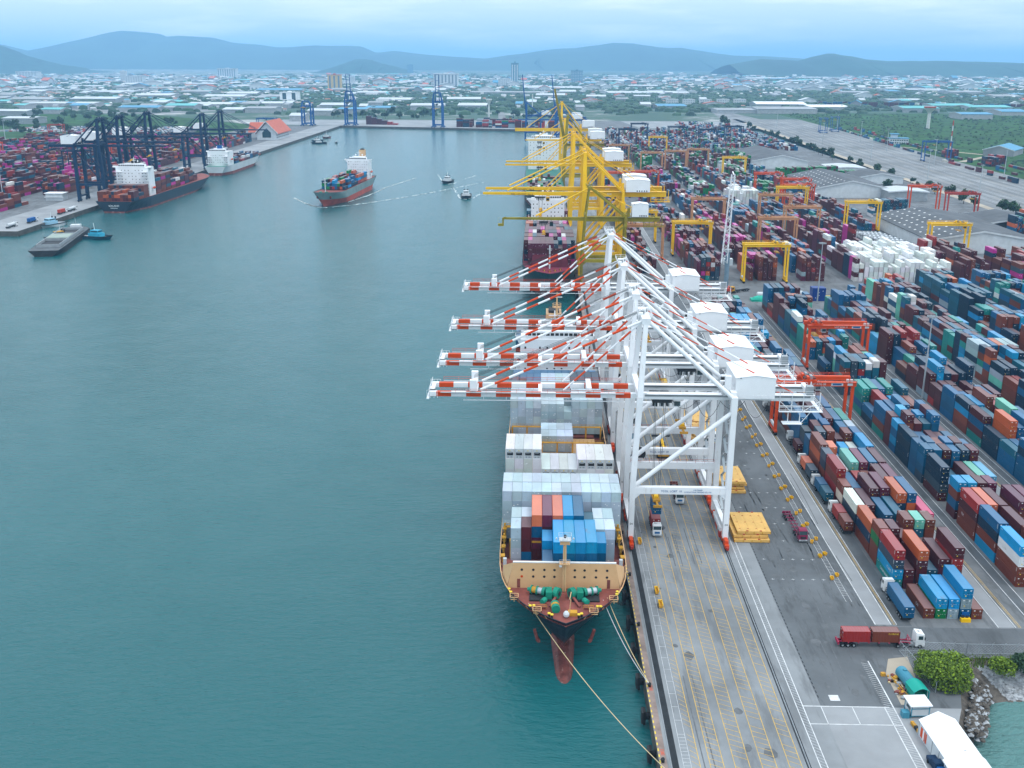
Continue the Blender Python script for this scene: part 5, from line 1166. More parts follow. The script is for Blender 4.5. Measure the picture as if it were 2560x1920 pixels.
for b in NEAR:
    x, y, z, L, h, c, inf = b; h2 = round(h, 2); doors = inf['k'] != 'ship' or c == 'white'
    reefer = inf['k'] == 'ship' and c == 'white'
    key = (L, h2, doors)
    if key not in CM: CM[key] = container_mesh(L, h2, doors)
    col = (*jit(PAL[c]), 1)
    root = bpy.data.objects.new('shipping_container', CM[key]); C.objects.link(root); root.location = (x, y, z); root.color = col
    if doors and not reefer:
        for kd in (0, 1):
            if (h2, kd) not in DM: DM[(h2, kd)] = door_mesh(h2, kd)
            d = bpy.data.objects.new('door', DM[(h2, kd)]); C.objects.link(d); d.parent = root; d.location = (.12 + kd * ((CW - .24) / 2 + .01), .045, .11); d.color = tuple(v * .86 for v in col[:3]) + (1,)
    if reefer:
        if 'rf' not in DM:
            mb = MB(); mb.box(.06, 0, 0, CW - .3, .06, h2 - .22, M_lwall); mb.box(.3, -.04, .9, CW - .5, -.001, 1.75, M_dark); mb.box(.55, -.06, 1.55, CW - .9, -.04, 2.0, M_grey); mb.box(.4, -.05, .25, .9, -.002, .6, M_grey); mb.box(1.2, -.05, .25, 1.8, -.002, .6, M_grey); mb.box(.9, -.05, 2.15, 1.2, -.002, 2.4, M_inky); DM['rf'] = mb.mesh('cooling_unit')
        d = bpy.data.objects.new('cooling_unit', DM['rf']); C.objects.link(d); d.parent = root; d.location = (.12, .045, .11)
    if inf['k'] != 'ship' and c not in ('white', 'cream') and R.random() < .6:
        kk = (L, R.randrange(4))
        if kk not in MK: MK[kk] = mark_mesh(*kk)
        d = bpy.data.objects.new('marking', MK[kk]); C.objects.link(d); d.parent = root
    size = 'short' if L < 7 else 'long'; i = rowy[(inf['k'], inf.get('sec'), inf['row'])].index(round(y, 1)) + 1
    tier = ORD[inf['tier'] + 1]
    if inf['k'] == 'ship':
        lab = f"{CNAME[c]} {size} container on near ship, {tier} up, {ORD[inf['row'] + 1]} row from water, {ORD[i]} stack aft"
        grp = 'containers stacked on the near ship'
    else:
        lab = f"{CNAME[c]} {size} container, {tier} up, {ORD[inf['row'] + 1]} row from quay, {ORD[i]} stack back, {BLK.get(inf['k'], 'far stacks')}"
        grp = 'containers stacked in the yard'
    tag(root, lab, 'container', grp); seen_labels[lab] = seen_labels.get(lab, 0) + 1
    BYPOS[(inf['k'], inf['row'], i, inf['tier'])] = root
print('container label repeats', sum(v - 1 for v in seen_labels.values()), 'of', len(NEAR), 'boxes', len(BOXES), 'mass', len(MASS))
# the rest: plain boxes, roofs tinted paler for dust and reflected sky, door seams left to the gaps between them
mass_mb = MB(); FV = []
def dust_sheen(c): return tuple(v * .85 + .09 for v in c)  # lifts the roof tint: dust plus sky sheen put into the colour
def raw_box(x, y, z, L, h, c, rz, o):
    col = jit(PAL[c]); rf = dust_sheen(col); dr = tuple(v * .85 for v in col)
    if rz == 2: pts = [(x, y), (x + L, y), (x + L, y + CW), (x, y + CW)]
    else: pts = [(x, y), (x + CW, y), (x + CW, y + L), (x, y + L)]
    if rz == 1:
        cs, sn = math.cos(hd), math.sin(hd); pts = [(x, y), (x + L, y), (x + L, y + CW), (x, y + CW)]; pts = [(o[0] + a * cs - b_ * sn, o[1] + a * sn + b_ * cs) for a, b_ in pts]
    vs = [(a, b_, z) for a, b_ in pts] + [(a, b_, z + h) for a, b_ in pts]
    o_ = len(mass_mb.v); mass_mb.v += vs; k = mass_mb.slot(M_boxs)
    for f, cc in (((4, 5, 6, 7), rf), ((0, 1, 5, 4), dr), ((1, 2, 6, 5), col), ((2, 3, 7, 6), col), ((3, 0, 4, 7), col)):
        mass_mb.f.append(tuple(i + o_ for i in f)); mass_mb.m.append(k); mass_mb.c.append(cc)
    if rz == 0 and y < 900 and R.random() < .8:
        m2 = mass_mb.slot(M_inkw)
        for _ in range(2):
            a, d = x + R.uniform(.2, 1.9), z + h * R.uniform(.45, .85); s = R.uniform(.12, .4)
            q = len(mass_mb.v); mass_mb.v += [(a, y - .02, d), (a + s, y - .02, d), (a + s, y - .02, d + .2), (a, y - .02, d + .2)]; mass_mb.f.append((q, q + 1, q + 2, q + 3)); mass_mb.m.append(m2); mass_mb.c.append((.5, .5, .5))
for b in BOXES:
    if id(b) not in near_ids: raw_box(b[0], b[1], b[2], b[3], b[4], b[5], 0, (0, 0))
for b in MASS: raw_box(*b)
tag(mass_mb.build('stacked_containers'), kind='stuff')
# lettering on the sides and ends that can be made out
def side_text(key, body, size, m, dy=None, z=1.3):
    o = BYPOS.get(key)
    if o: text('lettering', body, size, m, o, (-.01, (dy or 6.1), z), (rad(90), 0, rad(-90)), depth=.004)
side_text((0, 0, 2, 2), 'EVERGREEN', .8, M_inkw, 3.0)
side_text((0, 0, 1, 1), 'K LINE', 1.0, M_inkw, 3.2); side_text((0, 0, 1, 0), 'CHINA SHIPPING', 1.0, M_inkw, 5.5)
side_text((0, 1, 1, 0), 'CAI', 1.0, M_inkw, 4.5); side_text((0, 2, 3, 2), 'CMA CGM', .8, M_inkw, 3)
for key in ((0, 0, 4, 2), (0, 2, 4, 3), (1, 0, 3, 3), (1, 0, 3, 1)): side_text(key, 'TEX', 1.0, M_inkw, 9.0)

# ---------------------------------------------------------------- yard gantries
def rtg(label, loc, m, span=24.0, hgt=21.0, trolley=.3, cab=M_lwall, dy=7.0, group='yard gantry cranes', txt=None, legs_inner=None):
    t = thing('yard_gantry', label, 'gantry crane', loc, 0, group)
    for x in (0, span):
        for yy in (0, dy):
            b = MB(); b.bar((x, yy, 1.6), (x, yy, hgt - 1.2), 1.0, .85, m); b.build('leg', t)
        b = MB(); b.box(x - .5, -1.5, 1.1, x + .5, dy + 1.5, 1.9, m); b.box(x - .35, .5, 2.4, x + .35, dy - .5, 3.4, M_lwall if x == 0 else m); b.build('sill_beam', t)
        for yy in (-1.0, .9, dy - .9, dy + 1.0):
            w = MB(); w.tube((x - .45, yy, .75), (x + .45, yy, .75), .75, M_black, 12); w.build('wheel', t)
    for yy in (0, dy):
        b = MB(); b.box(-1.0, yy - .6, hgt - 1.5, span + 1.0, yy + .6, hgt, m); b.rail([(-1, yy + (.9 if yy else -.9), hgt), (span + 1, yy + (.9 if yy else -.9), hgt)], 1.0, m, 2.4, .09)
        b.box(-1, yy + (.6 if yy else -1.0), hgt - .1, span + 1, yy + (1.0 if yy else -.6), hgt, m); b.build('girder', t)
    tx = span * trolley; b = MB(); b.box(tx - 2.2, -.4, hgt + .05, tx + 2.2, dy + .4, hgt + .5, m)
    for i in range(7): b.box(tx - 2 + (i % 4) * 1.05, .3 + (i // 4) * 3.2, hgt + .5, tx - 1.2 + (i % 4) * 1.05, 2.6 + (i // 4) * 3.2, hgt + 1.2 + .35 * (i % 3), (M_dark, m, M_grey)[i % 3])
    b.rail([(tx - 2.2, -.4, hgt + .5), (tx + 2.2, -.4, hgt + .5)], 1.0, m, 1.1, .09); b.build('trolley', t)
    b = MB(); b.box(tx + 2.4, 1.2, hgt - 3.6, tx + 4.2, 3.2, hgt - 1.6, cab); b.box(tx + 2.5, 1.16, hgt - 3.2, tx + 4.1, 1.21, hgt - 2.1, M_glass); b.build('operator_cabin', t)
    b = MB(); b.box(tx - 1.1, dy / 2 - 3, hgt - 5.2, tx + 1.1, dy / 2 + 3, hgt - 4.7, M_amber)
    for ex in (-.9, .9):
        for ey in (-1.5, 1.5): b.tube((tx + ex, dy / 2 + ey, hgt), (tx + ex, dy / 2 + ey, hgt - 4.8), .05, M_dark, 4)
    b.build('spreader', t)
    b = MB()
    for i, xx in enumerate((span - .6, span - 1.9)): b.box(xx - .5, -.5, hgt + .02, xx + .4, .4, hgt + .9, M_lwall)
    b.build('floodlights', t)
    if txt:
        text('lettering', txt, 1.0, M_inkw, t, (span * .52, -.62, hgt - .75), (rad(90), 0, 0))
        p = MB(); p.box(span * .70, -.63, hgt - 1.25, span * .86, -.61, hgt - .3, M_lwall); p.box(span * .72, -.64, hgt - 1.1, span * .84, -.63, hgt - .45, M_ink); p.box(span * .92, -.63, hgt - 1.2, span * .99, -.61, hgt - .35, M_lwall); p.build('number_plate', t)
    return t
rtg('orange yard gantry lettered LCIT RTG 08 over the nearest block', (84.3, 343, 0), M_orange, 25.5, 19.5, .42, txt='LCIT RTG 08')
rtg('orange yard gantry lettered LCIT RTG 11 over the second block', (115.3, 424, 0), M_orange, 24.6, 19.5, .12, txt='LCIT RTG 11')
ry = rtg('yellow yard gantry behind the cross road, standing over tall maroon stacks', (122.5, 603, 0), M_yellow, 25, 23, .75, cab=M_yellow)
dup(ry, (91.5, 690, 0), 0, 'yellow yard gantry in the maroon stacks behind the lattice mast')
dup(ry, (60.5, 742, 0), 0, 'yellow yard gantry close behind the olive quay crane')
dup(ry, (238, 800, 0), 0, 'yellow yard gantry beside the white drums and the long dark roof')
dup(ry, (206, 895, 0), 0, 'yellow yard gantry in front of the long dark container wall')
dup(ry, (262, 690, 0), 0, 'yellow yard gantry with ladders before the pale warehouse gable')
rp = rtg('faded peach yard gantry over maroon stacks in mid yard', (153.5, 712, 0), M_peach, 25, 23, .2, cab=M_grey)
dup(rp, (184, 770, 0), 0, 'faded peach yard gantry, wide one before the orange group')
dup(rp, (180, 842, 0), 0, 'faded peach yard gantry directly in front of the orange group')
dup(rp, (122, 815, 0), 0, 'faded peach yard gantry left of the white stacks behind the lattice mast')
dup(rp, (58, 676, 0), 0, 'faded peach yard gantry beside the yellow quay crane legs')
dup(rp, (122, 1240, 0), 0, 'faded peach yard gantry among green stacks, nearest the quay'); dup(rp, (153, 1262, 0), 0, 'faded peach yard gantry among green stacks, middle one'); dup(rp, (92, 1350, 0), 0, 'faded peach yard gantry among green stacks, back one'); dup(rp, (184, 1290, 0), 0, 'faded peach yard gantry among green stacks, inland one')
ro = rtg('orange yard gantry, first of the three standing close together', (214, 905, 0), M_orange, 25, 24, .85, txt='RTG')
dup(ro, (222, 950, 0), 0, 'orange yard gantry, second of the three standing close together'); dup(ro, (208, 1000, 0), 0, 'orange yard gantry, third of the three standing close together')
dup(ro, (64, 1000, 0), 0, 'orange yard gantry behind the yellow crane machinery houses'); dup(ro, (92, 1010, 0), 0, 'orange yard gantry over blue stacks in the far yard'); dup(ro, (320, 900, 0), 0, 'orange yard gantry beyond the dark warehouse near the rail yard')
rr = rtg('dull red yard gantry beyond the dark warehouse roof', (340, 868, 0), M_redc, 25, 22, .8)
rk = rtg('dark blue yard gantry at the back of the yard, tallest', (238, 1560, 0), M_navyc, 26, 30, .7, cab=M_navyc, dy=14)
dup(rk, (200, 1620, 0), 0, 'dark blue yard gantry at the back of the yard, second'); dup(rk, (150, 1700, 0), 0, 'dark blue yard gantry at the back of the yard, third'); dup(rk, (120, 1560, 0), 0, 'dark blue yard gantry over white stacks'); dup(rk, (290, 1640, 0), 0, 'dark blue yard gantry beside the rail yard')
rb2 = rtg('bright blue gantry on rails beside the grass field', (508, 1395, 0), M_blue, 34, 26, .4, cab=M_blue, dy=12)
dup(rb2, (528, 1950, 0), rad(80), 'bright blue rail gantry with long overhang beside the trains'); dup(rb2, (560, 1990, 0), rad(80), 'bright blue rail gantry behind the one with long overhang')
yr = dup(ry, (158, 1500, 0), 0, 'amber yard gantry over white stacks in the far yard'); dup(ry, (208, 1180, 0), 0, 'amber yard gantry over stacked green containers')
rl = dup(ro, (-708, 1325, 0), 0, 'orange yard gantry in the far side terminal, inland'); dup(ro, (-545, 1330, 0), 0, 'orange yard gantry in the far side terminal behind the white ship bridge'); dup(rr, (-812, 1740, 0), 0, 'red yard gantry at the back of the far side terminal')
dup(rk, (-570, 1020, 0), 0, 'dark blue yard gantry in the far side terminal, front one'); dup(rk, (-520, 1140, 0), 0, 'dark blue yard gantry in the far side terminal, middle one'); dup(rk, (-640, 980, 0), 0, 'dark blue yard gantry in the far side terminal, farthest from the water'); dup(rb2, (-500, 1880, 0), 0, 'bright blue gantry behind the dark cranes near the red roof')

# ---------------------------------------------------------------- trucks, trailers and apron equipment
M_cab = mat('white_cab_paint', (.74, .76, .77), .35, vary=.05)
M_mag = mat('maroon_cab_paint', (.22, .015, .06), .35, vary=.1)
M_pinkch = mat('crimson_chassis', (.42, .03, .08), .5, vary=.2)
def truck(label, loc, rz, cabm=M_cab, ch=M_dark, boxes=(), roof=None, L=14.5, group='container trucks', cab=True):
    """cab at local -y end; boxes: (y0, length, colour name, height)"""
    t = thing('container_truck', label, 'truck', loc, rz, group)
    if cab:
        c = MB(); c.prism([(-2.0, .55), (0.05, .55), (0.05, 3.35), (-1.75, 3.45), (-1.95, 2.3), (-2.05, 1.1)], 'x', -1.2, 1.2, cabm); c.prism([(-1.6, 3.45), (0, 3.4), (0, 3.75), (-1.1, 3.62)], 'x', -1.05, 1.05, cabm); cb_ = c.build('cab', t)
        g = MB(); g.add([(-1.08, -1.97, 2.32), (1.08, -1.97, 2.32), (1.08, -1.80, 3.28), (-1.08, -1.80, 3.28)], [(0, 1, 2, 3)], M_glass)
        for s in (-1, 1): g.box(s * 1.205 - .01, -1.5, 2.2, s * 1.205 + .01, -.5, 3.1, M_glass)
        g.build('windscreen', cb_)
        g = MB(); g.box(-1.15, -2.12, .5, 1.15, -2.0, .95, M_grey)
        for s in (-1, 1): g.box(s * .85 - .18, -2.15, .75, s * .85 + .18, -2.11, .95, M_lwall); g.box(s * 1.45 - .12, -1.9, 2.3, s * 1.45 + .12, -1.75, 3.0, M_dark)
        g.box(-.7, -2.08, 1.2, .7, -2.03, 1.8, M_ink if cabm is M_cab else M_dark); g.build('bumper', cb_)
        if roof: text('lettering', roof, .75, M_inkb, cb_, (0, -.75, 3.76), (rad(6), 0, 0), depth=.01)
        f = MB(); f.box(-.5, 0, .75, .5, 5.2, 1.05, M_dark); f.box(-1.0, .3, .6, -.5, 1.4, 1.2, M_grey); f.box(.5, .3, .6, 1.0, 1.4, 1.2, M_grey); f.build('tractor_frame', t)
    s = MB()
    for x in (-.55, .45): s.box(x, 1.2, 1.06, x + .1, L, 1.36, ch)
    for y in [1.2 + i * (L - 1.4) / 7 for i in range(8)]: s.box(-1.2, y, 1.10, 1.2, y + .22, 1.30, ch)
    s.box(-1.2, L - .3, .7, 1.2, L, 1.34, ch); s.rail([(-1.1, 1.2, 1.3), (1.1, 1.2, 1.3)], .9, ch, 1.1, .1)
    s.build('trailer', t)
    for y in ([-1.0] if cab else []) + ([2.6, 3.8] if cab else []) + [L - 3.6, L - 2.3, L - 1.1]:
        for sx in (-1, 1):
            w = MB(); w.tube((sx * .72, y, .5), (sx * 1.2, y, .5), .5, M_black, 14); w.tube((sx * 1.2, y, .5), (sx * 1.22, y, .5), .24, M_grey, 8); w.build('wheel', t)
    return t
def load(label, x, y, z, rz, L, h, colour, dx=0.0):
    key = (L, round(h, 2), True)
    if key not in CM: CM[key] = container_mesh(L, round(h, 2), True)
    o = bpy.data.objects.new('shipping_container', CM[key]); C.objects.link(o); o.location = (x, y, z); o.rotation_euler = (0, 0, rz); o.color = (*PAL[colour], 1)
    if (round(h, 2), 0) not in DM: DM[(round(h, 2), 0)] = door_mesh(round(h, 2), 0); DM[(round(h, 2), 1)] = door_mesh(round(h, 2), 1)
    for kd in (0, 1):
        d = bpy.data.objects.new('door', DM[(round(h, 2), kd)]); C.objects.link(d); d.parent = o; d.location = (.12 + kd * ((CW - .24) / 2 + .01), .045, .11); d.color = (*(v * .86 for v in PAL[colour]), 1)
    return tag(o, label, 'container', 'containers on trucks')
truck('white truck cab carrying a red container on the apron below the hanging box', (33.9, 261, 0), 0, roof='RU11', L=9)
load('red short container on the white truck under the nearest white crane', 32.7, 262.6, 1.38, 0, T2, 2.6, 'red')
load('blue short container hanging from the nearest white crane', 32.4, 259.9, 6.6, 0, T2, 2.6, 'blue')
truck('empty brown trailer with white cab numbered 76 beyond the near portal', (43.0, 283, 0), 0, ch=M_deck, roof='76', L=13)
truck('white cab numbered 75 with a blue container under the second crane', (33.0, 323, 0), 0, roof='75', L=13); load('blue container on the truck numbered 75', 31.8, 324.6, 1.38, 0, T1, 2.6, 'tealblue')
truck('maroon tractor pulling an empty skeletal trailer along the handling area', (73.2, 259, 0), rad(1.5), M_mag, M_mag, L=16)
truck('white truck tractor under the front blue long container by the first stacks', (87.4, 214.9, 0), math.pi, L=13.6).location = (87.5, 229.6, 0)
load('bright blue long container on the last truck of the lane', 86.3, 215.4, 1.38, 0, T1, 2.75, 'blue')
for i, (y, cols) in enumerate(((268.5, ('brown', 'red')), (288.5, ('tealblue', 'blue')), (306, ('slate', 'salmon')))):
    tr = truck(('white truck beside the red stacks, carrying red and brown short containers', 'white truck in the lane carrying two teal blue short containers', 'white truck in the lane carrying orange and slate short containers')[i], (86.9, y + 8.2, 0), math.pi, L=14.4)
    for j, cc in enumerate(cols): load(f"{CNAME[cc]} short container on a lane truck, {('rear', 'front')[j]} of two, {('first', 'second', 'third')[i]} truck back", 85.7, y - 6.2 + j * 6.4, 1.38, 0, T2, 2.6, cc)
truck('truck under the orange gantry leg with a maroon container', (88.3, 336, 0), math.pi, L=13); load('maroon short container on the truck under the orange gantry', 87.1, 322.8, 1.38, 0, T2, 2.6, 'maroon')
tk = truck('white truck leaving along the fence with two rust red containers', (85.4, 205.6, 0), math.pi / 2, ch=M_pinkch, roof='F1', L=17.2)
tk.rotation_euler = (0, 0, math.pi / 2); tk.location = (85.4, 205.6, 0)
load('orange red short container at the rear of the truck by the fence', 69.2, 206.9, 1.38, -math.pi / 2, T2, 2.6, 'red'); a = load('brown short container with yellow lettering on the truck by the fence', 75.7, 206.9, 1.38, -math.pi / 2, T2, 2.6, 'brown')
text('lettering', 'FLORENS', .55, M_inky, a, (CW + .012, 4.6, 2.1), (rad(90), 0, rad(90)), depth=.004)
truck('white truck below the second orange gantry', (141.6, 428, 0), 0, L=14)
truck('orange tractor waiting in the cross road beside red machinery', (111.5, 576, 0), rad(-60), M_amber, M_dark, L=11)
for y, lab in ((400, 'white truck in the lane by the first block, far one'), (372, 'white truck in the lane behind the orange gantry')): truck(lab, (84.6 + 3, y, 0), math.pi, L=14)
# hatch covers of the ship laid out in stacks on the apron
def hatch(label, x, y, z, w, l):
    q = MB(); h = .85; q.box(0, 0, .12, w, l, h, mat('golden_hatch_paint', (.72, .43, .12), .55, vary=.15, dirt=(RUST, .6, .62, .5)))
    for i in range(5): q.box(w * i / 4 - (.12 if i else 0), -.03, .05, w * i / 4 + (.0 if i == 4 else .12), 0.0, h - .05, M_amber)
    q.box(-.03, -.02, .05, 0, l, h - .1, M_amber); q.box(w, 0, .05, w + .03, l, h - .1, M_amber)
    for i in range(4):
        q.box(w * (i + .5) / 4 - .02, .1, h, w * (i + .5) / 4 + .02, l - .1, h + .02, M_amber)
        for j in range(3): q.box(w * (i + .3) / 4, l * (j + .4) / 3, h + .005, w * (i + .3) / 4 + .5, l * (j + .4) / 3 + .16, h + .06, M_redc)
    for i in range(2): q.box(w * (.3 + .4 * i) - .3, .02, h + .02, w * (.3 + .4 * i) + .3, .3, h + .18, M_redc); q.box(w * (.3 + .4 * i) - .3, l - .3, h + .02, w * (.3 + .4 * i) + .3, l - .02, h + .18, M_redc)
    q.box(.4, .4, 0, w - .4, l - .4, .12, M_dark)
    o = q.build('hatch_cover', None, (x, y, z)); return tag(o, label, 'hatch cover', 'tan ship hatch covers stacked on the apron')
for j, (x, y, n, nm) in enumerate(((54.6, 256.6, 3, 'front stack'), (54.5, 290, 4, 'second stack'), (53.6, 333, 3, 'third stack'), (53.9, 350, 2, 'fourth stack'))):
    for i in range(n): hatch(f"tan ribbed hatch cover with red fittings, {('lowest', 'middle', 'upper', 'top')[i] if n > 3 else ('lowest', 'middle', 'top')[i if n == 3 else i * 2]} of the {nm} on the apron", x + (0, -.1, .9, .5)[i], y + (0, .9, 1.2, .4)[i], .02 + i * .98, 9.6 - .25 * i, 12.6)
for x, y, l in ((55.5, 336, 'first'), (58.6, 340, 'second')): truck(f'white cab truck parked under the {l} far hatch cover', (x + 3, y - 5, 0), 0, L=11)
# small yellow lashing bins along the lane
lb = MB(); lb.box(-.45, -.6, .1, .45, .6, .55, M_amber); lb.box(-.5, -.65, .55, -.35, .65, 1.0, M_yellow); lb.box(.35, -.65, .55, .5, .65, 1.0, M_yellow); lb.box(-.35, .5, .55, .35, .65, 1.0, M_yellow); lb.bar((-.4, 0, 1.0), (.4, 0, 1.35), .1, .1, M_amber); lbm = lb.mesh('lashing_bin')
for i in range(15):
    y = 239 + i * 9.1 if i else 236.5
    for j in range(2):
        o = bpy.data.objects.new('lashing_bin', lbm); C.objects.link(o); o.location = (75.6 + j * 1.5 + R.uniform(-.2, .2), y + j * 1.7 + R.uniform(-.5, .5), 0); o.rotation_euler = (0, 0, R.uniform(-.4, .6)); o.scale = (.8, .8, .85)
        tag(o, 'small yellow lashing gear bin on the ground beside the lane line', 'bin', 'yellow lashing bins along the lane')
for x, y, l in ((30.4, 228.2, 'amber step frame leaning on the apron near the quay edge, farther of two'), (30.6, 221.5, 'amber step frame on the apron near the quay edge, nearer of two'), (28.8, 255.5, 'yellow work bin by the foot of the near crane leg')):
    o = bpy.data.objects.new('work_bin', lbm); C.objects.link(o); o.location = (x, y, 0); o.scale = (.9, 1.8, 1.2); tag(o, l, 'bin')
q = MB(); q.box(-1.1, -.5, 0, 1.1, .5, .9, M_yellow); q.box(-.9, .1, .9, -.3, .5, 1.5, M_dark); q.box(.1, .1, .9, .7, .5, 1.4, M_dark); q.box(-.8, .3, 1.0, .8, .6, 2.2, M_blue)
o = q.build('lashing_station', None, (101.2, 216.5, 0)); tag(o, 'yellow and blue lashing station in front of the blue container doors', 'lashing station')
# reach stacker under the cranes
t = thing('reach_stacker', 'yellow and black reach stacker working between the second crane legs', 'reach stacker', (42.4, 318, 0))
q = MB(); q.box(-1.8, 0, .8, 1.8, 6.5, 2.2, M_amber); q.box(-1.6, .2, 2.2, 1.6, 2.4, 3.2, M_yellow); q.build('body', t); q = MB(); q.box(-.8, 2.6, 2.2, .8, 4.6, 4.2, M_dark); q.build('cab', t); q = MB(); q.bar((0, 1.2, 3.4), (0, 9.5, 5.2), .8, .9, M_yellow); q.box(-3, 9.2, 4.4, 3, 9.9, 4.9, M_dark); q.build('boom', t)
for x in (-1.6, 1.6):
    for y in (1, 5.4): q = MB(); q.tube((x - .4, y, .8), (x + .4, y, .8), .8, M_black, 14); q.build('wheel', t)
# fenders and bollards at the quay face, mooring lines
fm_ = MB(); fm_.box(0, -.9, -3.4, .5, .9, -.35, M_black); fm_.tube((.5, 0, -1.8), (1.35, 0, -1.8), .75, M_black, 12); fm_.box(-.35, -1.0, -3.0, 0, 1.0, -.5, M_dark); fmm = fm_.mesh('fender')
for i in range(40):
    o = bpy.data.objects.new('fender', fmm); C.objects.link(o); o.location = (QX - 1.36, 156 + i * 12.2, 0); tag(o, 'black rubber fender hanging on the near quay wall', 'fender', 'rubber fenders along the quay wall')
bo = MB(); bo.tube((0, 0, 0), (0, 0, .55), .28, M_dark, 10); bo.tube((0, 0, .5), (-.2, 0, .75), .42, M_dark, 10); bom = bo.mesh('bollard')
for i in range(14):
    o = bpy.data.objects.new('bollard', bom); C.objects.link(o); o.location = (24.6, 163.5 + i * 24.4, .02); tag(o, 'dark mooring bollard on the rusty quay coping', 'bollard', 'mooring bollards along the quay')
def rope(label, p, q, sag, m, r=.075):
    mb = MB(); p, q = Vector(p), Vector(q); prev = p
    for i in range(1, 17):
        u = i / 16; c = p.lerp(q, u) - Vector((0, 0, sag * 4 * u * (1 - u))); mb.tube(prev, c, r, m, 5); prev = c
    tag(mb.build('mooring_line'), label, 'mooring line', 'mooring lines of the near ship')
rope('long tan mooring line from the bow across to the near quay end', (-1.0, 203.2, 10.6), (24.6, 161, .6), 2.2, M_rope)
rope('tan mooring line from the starboard bow to a quay bollard', (16.6, 206.2, 10.6), (24.6, 188, .6), 1.2, M_rope); rope('pale mooring line from the starboard bow, beside the tan one', (15.6, 205.2, 10.6), (24.6, 187.8, .6), 1.6, M_ropew)
rope('short pale mooring line from the ship shoulder to the quay', (21.5, 217.5, 11), (24.6, 224, .6), .5, M_ropew)
# light masts
def lightmast(label, x, y, h=33.0, crown=True, m=M_galv, r=.38, group='tall light masts in the yard'):
    t = thing('light_mast', label, 'light mast', (x, y, 0), 0, group)
    b = MB(); b.tube((0, 0, 0), (0, 0, h), r, m, 10, r * .45); b.tube((0, 0, 0), (0, 0, .3), r * 2, M_conc2, 10); b.build('pole', t)
    if crown:
        b = MB(); pts = [(1.7 * math.cos(i * math.pi / 4), 1.7 * math.sin(i * math.pi / 4), h - .4) for i in range(9)]
        for p, q in zip(pts, pts[1:]): b.bar(p, q, .12, .12, m)
        for p in pts[:8]: b.bar((0, 0, h - .2), p, .08, .08, m); b.box(p[0] - .35, p[1] - .25, h - .8, p[0] + .35, p[1] + .25, h - .25, M_grey)
        b.build('lamp_ring', t)
    return t
lightmast('tall grey light mast between stacks in front of the maroon column', 150.6, 385.5, 33.2); lightmast('tall grey light mast at the cross road beside the dark blue box', 152.4, 551, 33.2)
lm = lightmast('thin light mast in the rail yard', 430, 880, 32, r=.5, group='thin light masts of the rail yard')
for x, y in ((424, 1010), (436, 1180), (446, 1420), (505, 1350), (512, 1560), (530, 1750), (455, 1700), (520, 1180), (540, 960), (560, 2000), (470, 2100)): dup(lm, (x, y, 0))
lf = lightmast('thin light mast behind the far side terminal', -600, 1500, 34, r=.5, group='thin light masts of the far side terminal')
for x, y in ((-470, 905), (-720, 1200), (-500, 1600), (-840, 1650)): dup(lf, (x, y, 0))
t = thing('mobile_crane', 'grey mobile harbour crane with a white lattice boom raised upright at the cross road', 'crane', (107.5, 578, 0))
b = MB(); b.tube((0, 0, 2), (0, 0, 24), 1.3, mat('slate_tower_paint', (.16, .24, .30), .5), 14); b.box(-1.9, -1.9, 23, 1.9, 1.9, 24.4, M_grey); b.build('tower', t)
b = MB(); w0_, w1_ = 1.5, .9; zb, zt = 17.0, 66.0; n = 18; cx = -2.2
def lat(u, i, j): w = w0_ + (w1_ - w0_) * u; return Vector((cx + i * w + 2.0 * u, j * w - 1.9, zb + (zt - zb) * u))
for i, j in ((-1, -1), (1, -1), (1, 1), (-1, 1)): b.bar(lat(0, i, j), lat(1, i, j), .28, .28, M_white)
for k in range(n):
    for (i, j), (c, d) in (((-1, -1), (1, -1)), ((1, -1), (1, 1)), ((1, 1), (-1, 1)), ((-1, 1), (-1, -1))):
        s_, e = ((i, j), (c, d)) if k % 2 else ((c, d), (i, j)); b.bar(lat(k / n, *s_), lat((k + 1) / n, *e), .16, .16, M_white)
b.bar((cx + 2, -3.5, 66), (cx + 2, .5, 67.2), .5, .5, M_white); b.build('lattice_boom', t)
b = MB(); b.box(-3, -4, 1.2, 3, 5, 2.6, M_redc); b.box(-1.4, 1.6, 15, 3.4, 5.4, 18.5, M_lwall); b.box(-5, -4.5, .4, -3.2, 4.5, 1.3, M_dark); b.box(3.2, -4.5, .4, 5, 4.5, 1.3, M_dark); b.build('carrier', t)
# cross road clutter
q = MB(); q.ball((0, 0, 0), 5.2, 2.8, 2.9, mat('green_tarpaulin', (.02, .42, .30), .5), 16, 8); q.box(-5, -2.6, 0, 5, 2.6, 1.2, MATS['green_tarpaulin']); o = q.build('tarpaulin_pile', None, (122.5, 556, 0)); tag(o, 'bright green tarpaulin over bulky cargo at the cross road', 'covered cargo')
q = MB(); q.box(0, 0, 0, 7.2, 6, 7.2, mat('deep_blue_box', (.008, .045, .22), .4)); 
for x in (0, 3.6, 7.1): q.box(x, -.04, 0, x + .1, 0, 7.2, MATS['deep_blue_box'])
for x, z in ((1.6, 1.6), (3.4, 3.0), (3.4, 4.6), (5.4, 5.4)): q.box(x, -.03, z, x + .5, -.01, z + .4, M_lwall)
o = q.build('transport_box', None, (150.8, 556, 0)); tag(o, 'large dark blue crate standing behind the light mast at the cross road', 'crate')
